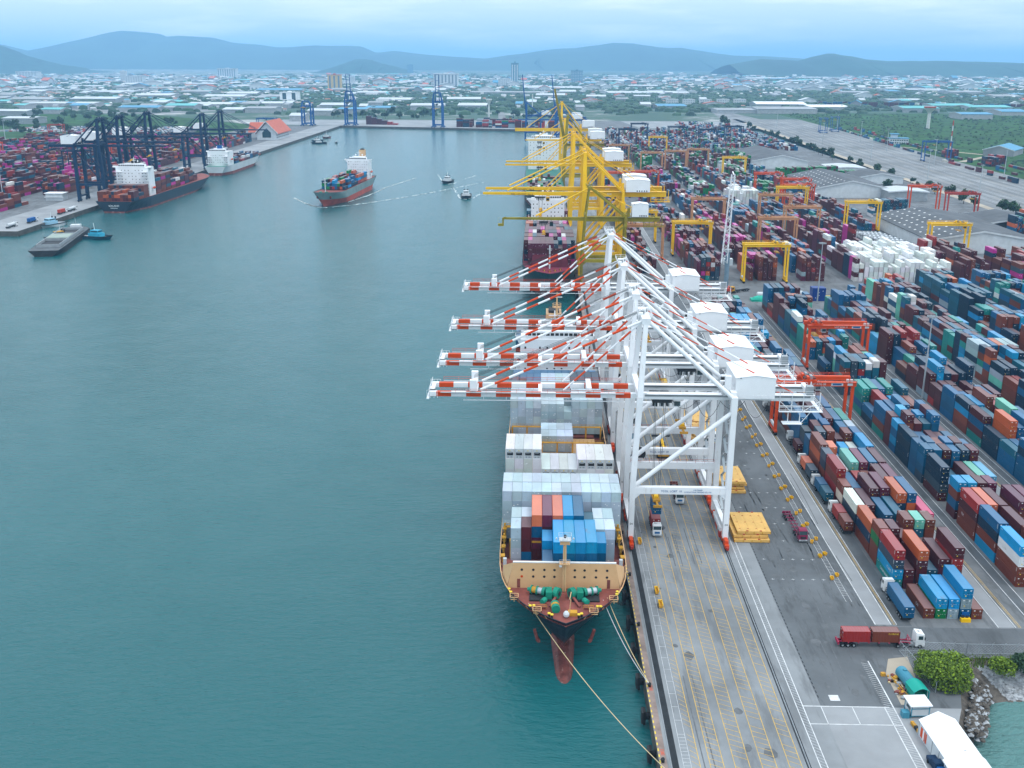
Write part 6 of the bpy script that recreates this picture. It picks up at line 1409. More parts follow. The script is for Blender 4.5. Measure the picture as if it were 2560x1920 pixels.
for i, (x, y, m, l) in enumerate(((144.5, 560, M_lwall, 'white tank lying left of the dark blue crate, upper'), (144.5, 552, M_lwall, 'white tank lying beside the dark blue crate, lower'), (160.5, 558, M_yellow, 'yellow tank lying behind the dark blue crate'), (126, 566, M_lwall, 'white tank behind the green tarpaulin'), (146, 570, M_lwall, 'white tapered cargo behind the dark blue crate'))):
    q = MB(); q.tube((-2.8, 0, 1.4), (2.8, 0, 1.4), 1.35, m, 14); q.ball((2.8, 0, 1.4), .6, 1.3, 1.3, m, 10, 6); q.ball((-2.8, 0, 1.4), .6, 1.3, 1.3, m, 10, 6); q.box(-2, -1.2, 0, -1.6, 1.2, .6, M_dark); q.box(1.6, -1.2, 0, 2, 1.2, .6, M_dark)
    o = q.build('storage_tank', None, (x, y, 0)); tag(o, l, 'tank')
tanks = MB(); tanks.tube((0, .15, 1.3), (0, 5.9, 1.3), 1.12, M_lwall, 12); tanks.ball((0, .2, 1.3), 1.1, .25, 1.1, M_lwall, 10, 5)
for y in (0, 5.95):
    for x in (-1.2, 1.12): tanks.box(x, y, 0, x + .1, y + .1, 2.59, M_navyc)
    for z in (0, 2.5): tanks.box(-1.2, y, z, 1.22, y + .1, z + .1, M_navyc)
tkm = tanks.mesh('tank_container')
for c in range(6):
    for r_ in range(10):
        for z in range(2 if r_ < 8 else 1):
            o = bpy.data.objects.new('tank_container', tkm); C.objects.link(o); o.location = (247.5 - r_ * 1.2 + c * 2.9, 706 + r_ * 8.2, .03 + z * 2.62); tag(o, 'white drum tank container in the double stacked field beside the dark warehouse', 'tank container', 'white tank containers beside the warehouse')

# ---------------------------------------------------------------- the corner behind the fence: shelter, tank, booth, tent, trees, rocks
fe = thing('chain_fence', 'galvanised chain link fence with angled tops along the shore', 'fence', (0, 0, 0))
run = [(74.9 + 4.6, 189.5), (81.5, 204.2), (81.9, 201.9), (130, 200.9)]
run = [(83.7, 187.4), (81.5, 203.4), (96, 202.6), (150, 202.4)]
pm = MB()
for (x0, y0_), (x1_, y1_) in zip(run, run[1:]):
    n = max(2, int(math.hypot(x1_ - x0, y1_ - y0_) / 2.6))
    for i in range(n + 1):
        x, y = x0 + (x1_ - x0) * i / n, y0_ + (y1_ - y0_) * i / n; p = MB(); p.tube((x, y, 0), (x, y, 2.5), .05, M_galv, 6); p.bar((x, y, 2.5), (x + .35, y - .15, 2.95), .05, .05, M_galv); p.build('post', fe)
    for z in (.15, 2.45): pm.bar((x0, y0_, z), (x1_, y1_, z), .05, .05, M_galv)
    d = math.hypot(x1_ - x0, y1_ - y0_); k = int(d / .7)
    for i in range(k):
        u = i / k; v = min(1, u + 2.4 / d)
        pm.bar((x0 + (x1_ - x0) * u, y0_ + (y1_ - y0_) * u, .1), (x0 + (x1_ - x0) * v, y0_ + (y1_ - y0_) * v, 2.45), .012, .012, M_galv)
        pm.bar((x0 + (x1_ - x0) * v, y0_ + (y1_ - y0_) * v, .1), (x0 + (x1_ - x0) * u, y0_ + (y1_ - y0_) * u, 2.45), .012, .012, M_galv)
pm.build('wire_mesh', fe)
M_shel = mat('turquoise_sheeting', (.01, .33, .26), .5, vary=.1); M_tank = mat('faded_blue_tank', (.06, .26, .36), .5, vary=.2)
t = thing('shelter', 'rounded turquoise canopy over machinery beside the fence', 'shelter', (79.3, 186.0, 0), rad(7))
b = MB(); arc = [(-1.7 + 3.4 * i / 10, 2.3 + .8 * math.sin(math.pi * i / 10)) for i in range(11)]
b.prism(arc + [(x, z - .06) for x, z in arc[::-1]], 'y', -2.0, 2.0, M_shel); b.build('canopy', t)
b = MB()
for x in (-1.6, 1.6):
    for y in (-1.9, 1.9): b.tube((x, y, 0), (x, y, 2.35), .07, M_tank, 6)
b.box(-1.3, -1.2, 0, 1.3, 1.6, 1.3, M_green); b.box(-1.62, -1.9, 1.0, -1.55, 1.9, 2.2, M_shel); b.box(1.55, -1.9, .2, 1.62, 1.9, 2.2, M_shel); b.build('frame', t)
t = thing('fuel_tank', 'faded blue cylindrical tank lying behind the turquoise canopy', 'tank', (78.6, 190.4, 0), rad(7)); b = MB(); b.tube((0, -2, 1.5), (0, 2.6, 1.5), 1.25, M_tank, 18); b.ball((0, 2.6, 1.5), 1.25, .5, 1.25, M_tank, 14, 6); b.ball((0, -2, 1.5), 1.25, .4, 1.25, M_tank, 14, 6); b.tube((0, 1, 2.7), (0, 1, 3.0), .4, M_tank, 10); b.build('tank', t); b = MB(); b.box(-1, -1.4, 0, 1, -1, .7, M_dark); b.box(-1, 1.4, 0, 1, 1.8, .7, M_dark); b.build('cradle', t)
q = MB()
for i in range(26):
    a, c = R.uniform(-1.4, 1.2), R.uniform(-4.2, 4.4); s = R.uniform(.25, .8); q.rbox(a + (c * -.1), c, 0, s * 1.4, s, s * R.uniform(.4, 1.2), R.uniform(0, 3), R.choice((M_deck, M_amber, M_rope, M_grey, M_dark, M_deck)))
for i in range(5): q.bar((R.uniform(-1, 1), R.uniform(-4, 4), .3), (R.uniform(-1, 1), R.uniform(-4, 4), .9), .15, .15, R.choice((M_rope, M_deck, M_amber)))
o = q.build('scrap_heap', None, (76.6, 189.2, 0)); tag(o, 'heap of rusty machine parts on dusty ground beside the blue tank', 'scrap')
sheet('dusty_ground', [[(75.2, 183), (80, 183), (82, 196), (82.5, 201), (78.0, 200), (75.6, 194)]], M_dust, .018)
t = thing('booth', 'small white booth with flat white roof and turquoise trim', 'booth', (77.4, 180.3, 0), rad(4))
b = MB(); b.box(-1.9, -1.6, .5, 1.7, 1.5, 2.7, M_lwall); b.build('wall', t); b = MB(); b.box(-2.3, -2.0, 2.75, 2.1, 1.9, 2.95, M_white); b.build('roof', t); b = MB()
for x in (-1.9, 1.7):
    for y in (-1.6, 1.5): b.box(x - .08, y - .08, 0, x + .08, y + .08, 2.74, M_tank)
b.box(-2, -1.68, 2.0, 1.8, -1.6, 2.15, M_tank); b.box(-2, -1.68, .4, 1.8, -1.6, .5, M_tank); b.build('frame', t); b = MB(); b.box(-1.93, -1.0, 1.3, -1.9, .8, 2.0, M_glass); b.build('window', t); b = MB(); b.tube((1.2, -.9, 2.9), (1.2, -.9, 6.0), .04, M_galv, 5); b.build('antenna', t)
q = MB(); q.box(0, 0, 0, 1.4, 1.2, .08, M_dark); q.box(-1.4, -.6, 0, 0, .8, 1.3, M_tank); o = q.build('cabinet', None, (75.3, 179, 0)); tag(o, 'low blue cabinet at the foot of the white booth', 'cabinet')
t = thing('storage_tent', 'large white gabled storage tent on the pier edge', 'tent', (79.3, 164.5, 0), rad(3))
b = MB(); pr = [(-3.6, 3.0), (0, 4.8), (3.6, 3.0)]; b.prism(pr + [(3.6, 2.9), (0, 4.7), (-3.6, 2.9)], 'y', -2.2, 9.6, M_white); b.build('roof', t)
b = MB(); b.prism([(-4.0, 2.8), (-2.6, 3.9), (0, 4.65), (2.6, 3.9), (4.0, 2.8), (4.0, 2.65), (0, 4.5), (-4.0, 2.65)], 'y', -14, -2.25, M_white); b.build('roof', t)
b = MB()
for x in (-3.5, 3.5): b.box(x - .06, -14, 0, x + .06, 9.4, 2.9, M_lwall)
b.box(-3.5, 9.3, 0, 3.5, 9.4, 2.9, M_lwall); b.prism([(-3.5, 2.9), (3.5, 2.9), (0, 4.65)], 'y', 9.3, 9.4, M_lwall)
for y in range(-12, 10, 3): b.box(-3.62, y, 0, -3.5, y + .15, 2.9, M_grey)
b.build('wall', t); b = MB(); b.box(-3.6, 5.5, .3, -3.57, 8.2, 2.4, M_orange); b.box(-3.61, 6.6, .3, -3.58, 7.2, 2.4, M_inkw); b.build('banner', t)
t = thing('pickup_truck', 'dark blue pickup with bright blue load parked beside the tent', 'pickup truck', (75.0, 163.2, 0), rad(4)); b = MB(); b.prism([(-2.6, .4), (2.4, .4), (2.5, 1.1), (1.0, 1.25), (.4, 1.85), (-1.2, 1.85), (-1.3, 1.15), (-2.6, 1.1)], 'x', -.85, .85, M_navyc); b.build('body', t); b = MB(); b.box(-.7, -2.4, 1.0, .7, -1.4, 1.5, M_blue); b.build('load', t); b = MB(); b.add([(-.75, 1.02, 1.27), (.75, 1.02, 1.27), (.7, .45, 1.8), (-.7, .45, 1.8)], [(0, 1, 2, 3)], M_glass); b.box(-.7, -1.1, 1.86, .7, .3, 1.9, M_navyc); b.build('windscreen', t)
for x in (-.85, .85):
    for y in (-1.7, 1.6): q = MB(); q.tube((x - .1, y, .36), (x + .1, y, .36), .36, M_black, 12); q.build('wheel', t)
q = MB(); q.box(-.3, -1.9, .1, .3, 1.9, .7, M_amber); q.box(-.32, -.6, .1, .32, .4, .72, M_dark); q.box(-.25, -1.7, .7, .25, -.8, .95, M_amber); o = q.build('striped_barrier', None, (75.4, 174.8, 0)); o.rotation_euler = (0, 0, rad(8)); tag(o, 'amber and black barrier box lying beside the pier lines', 'barrier')
q = MB(); q.box(-1.1, -.5, .1, .4, .5, .8, M_amber); q.box(.4, -.5, .1, 1.4, .5, .85, M_lwall); q.box(-.5, -.52, .1, 0, -.5, .8, M_dark); o = q.build('generator', None, (77.6, 174.8, 0)); tag(o, 'small amber and white generator box behind the tent', 'generator')
rk_ = MB()
def rocks(n, x0, x1, y0, y1, m, s0, s1):
    for _ in range(n):
        x, y = R.uniform(x0, x1), R.uniform(y0, y1)
        z = -6 * max(0, min(1, (201.2 - y) / 14)); s = R.uniform(s0, s1)
        vs = [(x + s * R.uniform(.5, 1) * math.cos(a), y + s * R.uniform(.5, 1) * math.sin(a), z + h + R.uniform(-.1, .1) * s) for h, a in [(-.3, i * 1.256) for i in range(5)] + [(s * .45, i * 1.256 + .5) for i in range(5)]] + [(x, y, z + s * .7)]
        rk_.add(vs, [(i, (i + 1) % 5, 5 + i) for i in range(5)] + [((i + 1) % 5, 5 + (i + 1) % 5, 5 + i) for i in range(5)] + [(5 + i, 5 + (i + 1) % 5, 10) for i in range(5)], m)
rocks(2600, 91, 122, 190.5, 198.8, M_rock, .32, .72); rocks(520, 92, 122, 186.5, 191.2, M_rockd, .5, 1.0)
for _ in range(900):
    u = R.random(); x, y = 86.5 + 8 * u + R.uniform(-.6, 2.6), 177 + 16 * u + R.uniform(-2.6, .6); s = R.uniform(.3, .7); z = -1.6 * R.random() - max(0, x - 86.5 - 8 * u) * .6
    vs = [(x + s * math.cos(i * 1.256), y + s * math.sin(i * 1.256), z) for i in range(5)] + [(x, y, z + s * .8)]; rk_.add(vs, [(i, (i + 1) % 5, 5) for i in range(5)], R.choice((M_rockd, M_rockd, M_rock)))
tag(rk_.build('revetment_rocks'), kind='stuff')
gb = MB()
for _ in range(2600):
    x, y = R.uniform(83, 150), R.uniform(198.2, 202.2); h = R.uniform(.15, .55); a = R.uniform(0, 6.3)
    gb.add([(x - .15 * math.cos(a), y - .15 * math.sin(a), -.8 + max(0, (y - 198) * .25)), (x + .15 * math.cos(a), y + .15 * math.sin(a), -.8 + max(0, (y - 198) * .25)), (x + R.uniform(-.2, .2), y, h)], [(0, 1, 2)], M_leaf, (R.uniform(.1, .8),) * 3)
tag(gb.build('shore_grass'), kind='stuff')

# ---------------------------------------------------------------- trees
def crown(mb, cx, cy, cz, rx, ry, rz, n, s0, s1, m, rr, lobes=7):
    L = [(cx + rr.uniform(-.55, .55) * rx, cy + rr.uniform(-.55, .55) * ry, cz + rr.uniform(-.35, .5) * rz, rr.uniform(.38, .62)) for _ in range(lobes)]
    for i in range(n):
        lx, ly, lz, lr = rr.choice(L); a, b_ = rr.uniform(0, 6.283), math.asin(rr.uniform(-.6, 1)); d = rr.uniform(.6, 1.05) * lr
        p = Vector((lx + rx * d * math.cos(a) * math.cos(b_), ly + ry * d * math.sin(a) * math.cos(b_), lz + rz * d * math.sin(b_))); s = rr.uniform(s0, s1)
        u = Vector((rr.uniform(-1, 1), rr.uniform(-1, 1), rr.uniform(-.5, .5))).normalized(); v = u.cross(Vector((rr.uniform(-1, 1), rr.uniform(-1, 1), rr.uniform(-1, 1)))).normalized(); t_ = rr.random()
        mb.add([p - u * s, p + v * s * .6, p + u * s, p - v * s * .6 + Vector((0, 0, -.2 * s))], [(0, 1, 2), (0, 2, 3)], m, (t_, t_, t_))
def tree(name, label, x, y, z, h, r, n, leaf, seed, group=None, s=(.25, .5), ry=None):
    rr = random.Random(seed); t = thing(name, label, 'tree', (x, y, z), 0, group)
    b = MB(); b.tube((0, 0, 0), (.1, 0, h * .35), .06 * r, M_bark, 7, .045 * r)
    for i in range(6): a = i * 1.05; b.tube((.1, 0, h * (.25 + .03 * i)), (r * .6 * math.cos(a), r * .6 * math.sin(a), h * (.5 + .05 * i)), .035 * r, M_bark, 5, .012 * r)
    b.build('trunk', t); c = MB(); crown(c, 0, 0, h * .55, r, ry or r, h * .5, n, s[0], s[1], leaf, rr, 9); c.build('crown', t); return t
tree('leafy_tree', 'broad bright green tree in the corner between fence and rocks', 86.4, 191.4, -1.2, 7.2, 7.2, 13000, M_leaf, 3, s=(.15, .40), ry=5.0)
tree('leafy_tree', 'low green bush spilling over the shore fence below the broad tree', 86.6, 197.6, -.8, 3.6, 3.4, 2600, M_leaf, 5, s=(.15, .36))
tree('leafy_tree', 'small rounded yellow green tree on the rocky bank beside the darker tree', 101.6, 195.8, -1.0, 4.6, 3.3, 3200, M_leaf, 8, s=(.15, .36))
tree('leafy_tree', 'dark green tree at the frame edge on the rocky bank', 106.6, 196.4, -1.0, 5.2, 3.6, 3200, M_leafd, 9, s=(.16, .38))

# ---------------------------------------------------------------- sheds, offices and the town beyond
def G(vx, vy, z=0.0):           # where a line of sight meets the ground, used only to read plan positions off a sketch
    d = right * (vx * 1.15732 - 1280) + down * (vy * 1.15732 - 960) + fwd * FPX
    t = (z - CAM_H) / d.z
    return d.x * t, d.y * t
def shed(label, x0, y0, x1, y1, h, rise, wall, roof, ridge_x=None, rz=0.0, sky_l=False, cat='warehouse', name='warehouse', group=None, axis='y', trim=M_lwall):
    t = thing(name, label, cat, ((x0 + x1) / 2, (y0 + y1) / 2, 0), rz, group); w, l = (x1 - x0) / 2, (y1 - y0) / 2
    if axis == 'x': w, l = l, w
    rx = 0 if ridge_x is None else ridge_x - (x0 + x1) / 2
    ax = 'y' if axis == 'y' else 'x'
    b = MB(); b.prism([(-w, 0), (w, 0), (w, h), (rx, h + rise), (-w, h)], ax, -l, l, wall); b.build('wall', t)
    b = MB(); b.prism([(-w - 1, h - .2), (rx, h + rise + .05), (w + 1, h - .2), (w + 1, h + .25), (rx, h + rise + .5), (-w - 1, h + .25)], ax, -l - .8, l + .8, roof); rf = b.build('roof', t)
    b = MB()
    for s in (-1, 1):
        e = s * (l + .82); b.prism([(-w - 1, h - .9), (rx, h + rise - .6), (w + 1, h - .9), (w + 1, h + .3), (rx, h + rise + .55), (-w - 1, h + .3)], ax, min(e, e + s * .1), max(e, e + s * .1), trim)
    b.build('gable_trim', t)
    if sky_l:
        b = MB()
        for i in range(5):
            for j in range(int(2 * l / 11)):
                u = (i + .6) / 5.6; xx = -w + (rx + w) * u; z = h + .3 + (rise + .25) * u; yy = -l + 6 + j * 11 + (i % 2) * 4
                b.add([(xx - .7, yy, z), (xx + .7, yy, z + 1.4 * rise / (rx + w)), (xx + .7, yy + 2.0, z + 1.4 * rise / (rx + w)), (xx - .7, yy + 2.0, z)], [(0, 1, 2, 3)], M_inkw)
        b.build('skylights', rf)
    return t
shed('long dark grey warehouse with skylights and pale gable behind the maroon stacks', 268, 708, 342, 832, 9, 6, M_lwall, M_roofg, 304, sky_l=True)
shed('second dark grey warehouse with skylights behind the orange gantries', 268, 1008, 338, 1128, 9, 7, M_lwall, M_roofg, 302, sky_l=True)
shed('third grey warehouse beside the green container wall', 262, 1290, 330, 1440, 9, 7, M_lwall, M_roofg, 298)
shed('small grey roofed shed beyond the second warehouse', 345, 1130, 392, 1180, 7, 4, M_lwall, M_roofg); shed('grey open workshop roof below the red gantry', 345, 800, 398, 850, 7, 4, M_dark, M_roofg); shed('low shed with pale edge near the rail yard', 345, 1240, 385, 1285, 6, 1, M_lwall, M_roofl)
shed('grey layered canopy building beside the container wall', 330, 985, 366, 1020, 9, 1, M_grey, M_roofl, cat='building', name='canopy_building')
shed('pale flat roofed office strip at the frame edge by the yard', 352, 640, 396, 700, 5, .8, M_lwall, M_roofl, cat='building', name='office_building')
for i, (x, y, w, l, m, lab) in enumerate(((640, 1480, 40, 62, M_roofb, 'blue grey roofed pale shed standing in the grass field'), )): shed(lab, x, y, x + w, y + l, 8, 6, M_conc2, m, rz=rad(-35))
t = thing('office_building', 'white control building with blue roofs at the edge of the grass field', 'building', (575, 1700, 0), rad(-12)); b = MB(); b.box(-14, -9, 0, 14, 9, 9, M_lwall); b.box(-12, -3, 9, -2, 7, 15, M_lwall); b.build('wall', t); b = MB(); b.box(-15, -10, 9.01, -1.5, 10, 9.6, M_roofb); b.box(-1.4, -10, 9.01, 15, 10, 9.8, M_roofb); b.box(-14, -5, 15.01, 0, 9, 16.2, M_roofb); b.build('roof', t)
for z in (1.5, 5.2):
    for i in range(8): w = MB(); w.box(-13 + i * 3.4, -9.06, z, -11 + i * 3.4, -9.0, z + 1.8, M_glass); w.build('window', t)
t = thing('radio_mast', 'red and white banded mast in the grass field', 'mast', (604, 1560, 0)); b = MB(); b.striped((0, 0, 0), (0, 0, 44), .8, (M_lwall, M_redc), 7); b.build('pole', t)
# the red roofed hall at the far quay
t = thing('hall', 'large hall with steep red tiled gables on the far quay', 'hall', (-442, 1770, 0), 0)
b = MB(); b.prism([(-16, 0), (16, 0), (16, 11), (0, 27), (-16, 11)], 'y', -52, 40, M_lwall); b.build('wall', t)
b = MB(); b.prism([(-19, 9.5), (0, 29), (19, 9.5), (19, 10.6), (0, 30.2), (-19, 10.6)], 'y', -55, 43, M_roofr); b.prism([(-38, 11), (-23, 25.5), (-7, 11), (-7, 12), (-23, 26.8), (-38, 12)], 'x', -34, -5, M_roofr); b.build('roof', t)
b = MB(); b.prism([(-19.2, 9.3), (0, 28.8), (19.2, 9.3), (19.2, 11.0), (0, 30.7), (-19.2, 11.0)], 'y', -55.6, -55.1, M_lwall); b.build('gable_trim', t)
for i in range(14): w = MB(); w.box(16, -50 + i * 6.3, 3, 16.08, -47.2 + i * 6.3, 5.2, M_dark); w.box(16, -50 + i * 6.3, 7, 16.08, -47.2 + i * 6.3, 8.6, M_dark); w.build('window', t)
w = MB(); w.prism([(-7, 4), (7, 4), (7, 12), (0, 19), (-7, 12)], 'y', -52.2, -52.02, M_glass); w.build('window', t)
t = thing('white_shed_truck', 'white two storey site office on the far side apron beside maroon stacks', 'building', (-447, 958, 0)); t.name = 'site_office'; b = MB(); b.box(-8, -5, 0, 8, 5, 6.4, M_lwall); b.build('wall', t); b = MB(); b.box(-9, -6, 6.4, 9, 6, 6.9, M_white); b.box(-9, -6, 3.1, 9, -5.02, 3.4, M_white); b.build('roof', t)
for x, y, l, bx in ((-409, 800, 'tanker truck parked on the far side apron by the barge', None), (-405, 826, 'truck with blue box parked on the far side apron', 'blue'), (-403, 876, 'red truck with white tank near the black ship stern', 'red'), (-402, 893, 'second tank truck near the black ship stern', None)):
    tr = truck(l, (x, y, 0), math.pi, L=13)
    q = MB()
    if bx: q.box(-1.2, 2, 1.4, 1.2, 12, 4.0, M_blue if bx == 'blue' else M_redc)
    else: q.tube((0, 2, 2.5), (0, 12, 2.5), 1.15, M_lwall, 12)
    q.build('tank' if not bx else 'cargo_box', tr)
# apartment blocks, towers and notable works of the town
def tower(label, vx, vy, wpx, hpx, m, wm=M_dark, depth=.5, rows=8, cols=7, name='apartment_block', cat='apartment block', roof=None, bands=False):
    x, y = G(vx, vy); k = math.hypot(x, y, CAM_H) / FPX * 1.15732; w, h = wpx * k, hpx * k * 1.02
    t = thing(name, label, cat, (x, y, 0)); d = w * depth; b = MB(); b.box(-w / 2, 0, 0, w / 2, d, h, m); b.build('wall', t)
    r = MB(); r.box(-w / 2 - w * .02, -w * .02, h, w / 2 + w * .02, d, h + h * .03, roof or m); r.box(-w * .1, d * .3, h * 1.03, w * .1, d * .6, h * 1.10, roof or m); r.build('roof', t)
    q = MB()
    if bands:
        for c in range(cols): q.box(-w / 2 + w * (c + .3) / cols, -.25, h * .06, -w / 2 + w * (c + .7) / cols, -.02, h * .95, wm)
    else:
        for r_ in range(rows):
            for c in range(cols): q.box(-w / 2 + w * (c + .25) / cols, -.2, h * (r_ + .35) / (rows + .3), -w / 2 + w * (c + .75) / cols, -.02, h * (r_ + .75) / (rows + .3), wm)
    q.build('windows', t); return t
M_win = mat('shaded_window', (.16, .22, .27), .3); M_ywall = mat('ochre_wall', (.60, .42, .18), .7, vary=.1); M_bluegl = mat('blue_glass_wall', (.10, .24, .34), .25)
tower('yellow ochre hotel block with dark centre and red crown beyond the town roofs', 723, 196, 27, 55 * .55, M_ywall, M_win, bands=True, cols=3, roof=M_roofr, name='hotel', cat='hotel')
tower('wide white apartment slab with vertical bays on the left of the town', 490, 168, 37, 17, M_lwall, M_win, bands=True, cols=8)
tower('large white office block with vertical strips behind the blue crane', 963, 190, 50, 27, M_lwall, M_win, bands=True, cols=7, name='office_building', cat='building')
tower('tall grey blue tower beside the white blocks, highest in the town', 1112, 184, 15, 42, M_bluegl, M_lwall, bands=True, cols=3, name='tower', cat='tower')
tower('small white block at the foot of the tall tower', 1090, 188, 26, 16, M_lwall, M_win); tower('teal works tower with blue frames behind the yellow cranes', 1246, 182, 24, 26, M_bluegl, M_lwall, name='plant_tower', cat='tower')
tower('dark slab tower under the mountain saddle', 886, 158, 12, 16, M_bluegl, M_win, name='tower', cat='tower'); tower('white tank like block left of the blue crane', 760, 182, 12, 15, M_lwall, M_win); tower('twin of the white block, just right of it', 788, 181, 13, 16, M_lwall, M_win)
tower('white factory tower with silos among the western sheds', 268, 180, 12, 22, M_lwall, M_win, name='silo_tower', cat='silo'); tower('wide white factory hall with silos among the western sheds', 290, 181, 34, 14, M_lwall, M_win, name='factory', cat='factory')
tower('grey blocky works building below the green hill', 58, 172, 40, 14, M_lwall, M_win, name='factory', cat='factory'); tower('grey hotel tower below the green hill', 35, 151, 18, 18, M_bluegl, M_win, name='tower', cat='tower')
tower('white block with blue glass front by the basin', 625, 222, 38, 20, M_white, M_glass, bands=True, cols=2, name='office_building', cat='building')
for i, vx in enumerate((1452, 1488, 1524, 1562, 1598)): tower(f'white gabled villa block of the row behind the masts, {ORD[i + 1]} from the water side', vx, 228, 24, 12, M_lwall, M_win, rows=3, cols=5, roof=M_lwall)
for i in range(11): tower('pale long terrace block in the white housing strip of the eastern town', 1560 + i * 34, 186 + i * 1.2, 30, 6, M_lwall, M_win, rows=2, cols=8).__setitem__('group', 'white terraces of the eastern town')
for vx, vy in ((1430, 224), (1368, 215)):
    x, y = G(vx, vy)
    for i in range(8 if vx == 1430 else 3): o = dup(lf, (x - 60 + i * 22, y + i * 4, 0), 0, 'pale tapered pole in the cluster of masts behind the yard', 'pale poles behind the yard')
M_wt = mat('water_tower_paint', (.60, .62, .60), .6)
for vx, vy, w, l in ((1056, 255, 6, 'pale water tower with flared top among trees behind the basin'), (2020 * .992, 278, 10, 'pale mushroom water tower with red rim east of the yard'), (1150, 240, 4, 'slim white chimney before the white office block')):
    x, y = G(vx, vy); t = thing('water_tower', l, 'tower', (x, y, 0)); b = MB(); b.tube((0, 0, 0), (0, 0, 34), w * .35, M_wt, 12, w * .3); b.tube((0, 0, 30), (0, 0, 40), w * .35, M_wt, 14, w * 1.1 if w > 4 else w * .4); b.build('shaft', t); b = MB(); b.tube((0, 0, 40), (0, 0, 42), w * 1.15 if w > 4 else w * .4, M_redc if w > 9 else M_wt, 14); b.build('rim', t)
# long sheds of the industrial estates, read off in the picture's own rows
SH = []
rs = random.Random(21)
for vx, vy, wpx, dpx, c in ((20, 250, 70, 5, 0), (130, 232, 130, 6, 0), (60, 222, 80, 5, 1), (200, 222, 90, 5, 0), (235, 204, 90, 6, 0), (330, 214, 70, 5, 0), (420, 205, 60, 5, 1), (355, 196, 70, 4, 1), (480, 215, 80, 5, 0), (520, 208, 60, 4, 0), (600, 200, 90, 5, 2), (590, 214, 60, 4, 1), (660, 190, 110, 5, 1), (560, 230, 90, 6, 0), (450, 232, 90, 6, 0), (390, 238, 60, 4, 3), (300, 240, 80, 4, 2),
                          (120, 200, 110, 5, 1), (60, 196, 60, 4, 0), (30, 210, 60, 4, 1), (180, 190, 60, 3, 0), (330, 184, 60, 3, 1), (430, 186, 60, 3, 0), (520, 190, 40, 3, 0), (760, 200, 90, 5, 1), (800, 206, 60, 5, 0), (860, 196, 90, 5, 1), (930, 200, 60, 4, 0), (850, 222, 70, 6, 0), (920, 238, 70, 8, 0), (1020, 236, 60, 7, 0), (820, 240, 60, 6, 2), (760, 246, 60, 6, 2), (720, 236, 60, 6, 0), (690, 250, 50, 6, 0), (1000, 222, 70, 5, 0),
                          (1215, 194, 160, 9, 0), (1400, 206, 168, 12, 0), (1190, 212, 60, 8, 0), (1100, 206, 160, 8, 1), (1290, 214, 40, 5, 0), (1700, 246, 120, 9, 1), (1690, 234, 100, 7, 4), (1790, 238, 80, 7, 4), (1600, 245, 100, 8, 1), (1450, 236, 60, 6, 2), (1930, 190, 50, 4, 0), (1850, 205, 60, 4, 1), (2000, 200, 70, 4, 0), (2090, 206, 60, 4, 1), (2180, 214, 50, 5, 1), (1960, 222, 60, 4, 0), (2060, 236, 80, 6, 3), (2140, 240, 80, 6, 3), (1990, 243, 70, 6, 3), (2190, 250, 50, 6, 2), (2110, 258, 60, 6, 2),
                          (1850, 176, 60, 3, 0), (1760, 170, 60, 3, 0), (1660, 172, 90, 3, 0), (1500, 175, 120, 3, 0), (1390, 190, 60, 4, 0), (1330, 176, 60, 3, 0), (2110, 182, 90, 3, 0), (1960, 176, 50, 3, 1), (560, 176, 60, 3, 0), (640, 178, 60, 3, 1), (230, 178, 40, 3, 0), (700, 174, 50, 3, 0), (860, 176, 40, 3, 3), (1010, 190, 50, 4, 3), (560, 244, 60, 6, 1), (40, 268, 60, 6, 0), (110, 246, 40, 4, 3), (640, 262, 30, 6, 0), (500, 244, 40, 6, 0)):
    SH.append((vx, vy, wpx, dpx, c))
for _ in range(215):
    vy = rs.choice((1, 1, 1, 0)) * rs.uniform(168, 240) + 0; vx = rs.uniform(-10, 2222)
    if vy < 150: vy = rs.uniform(160, 180)
    if 880 < vx < 1120 and vy > 205: continue
    if vx > 1250 and vy > 205 and rs.random() < .6: continue
    SH.append((vx, vy, rs.uniform(8, 34), rs.uniform(2, 4.5), rs.choice((0, 0, 1, 1, 1, 2, 3))))
M_roofs = (M_roofl, mat('weathered_metal_roof', (.30, .32, .33), .6, vary=.2, scale=.02), M_roofb, mat('aqua_roof', (.12, .42, .42), .6, vary=.2, scale=.02), M_white)
M_townwall = mat('town_wall', (.36, .38, .39), .8, vary=.2)
RNAME = ('pale', 'grey', 'blue', 'aqua', 'white')
for i, (vx, vy, wpx, dpx, c) in enumerate(SH):
    x, y = G(vx, vy); k = math.hypot(x, y) / FPX * 1.15732; w = wpx * k; y2_ = G(vx, vy - dpx)[1]; d = max(25, min(150, (y2_ - y) * .6)); h = rs.uniform(8, 12)
    t = shed(f'{RNAME[c]} roofed long factory shed in the industrial belt beyond the harbour', x - w / 2, y, x + w / 2, y + d, h, rs.uniform(2, 5), M_townwall if i % 3 else M_grey, M_roofs[c], rz=rs.uniform(-.06, .06), axis='x', group=f'{RNAME[c]} roofed sheds beyond the harbour')
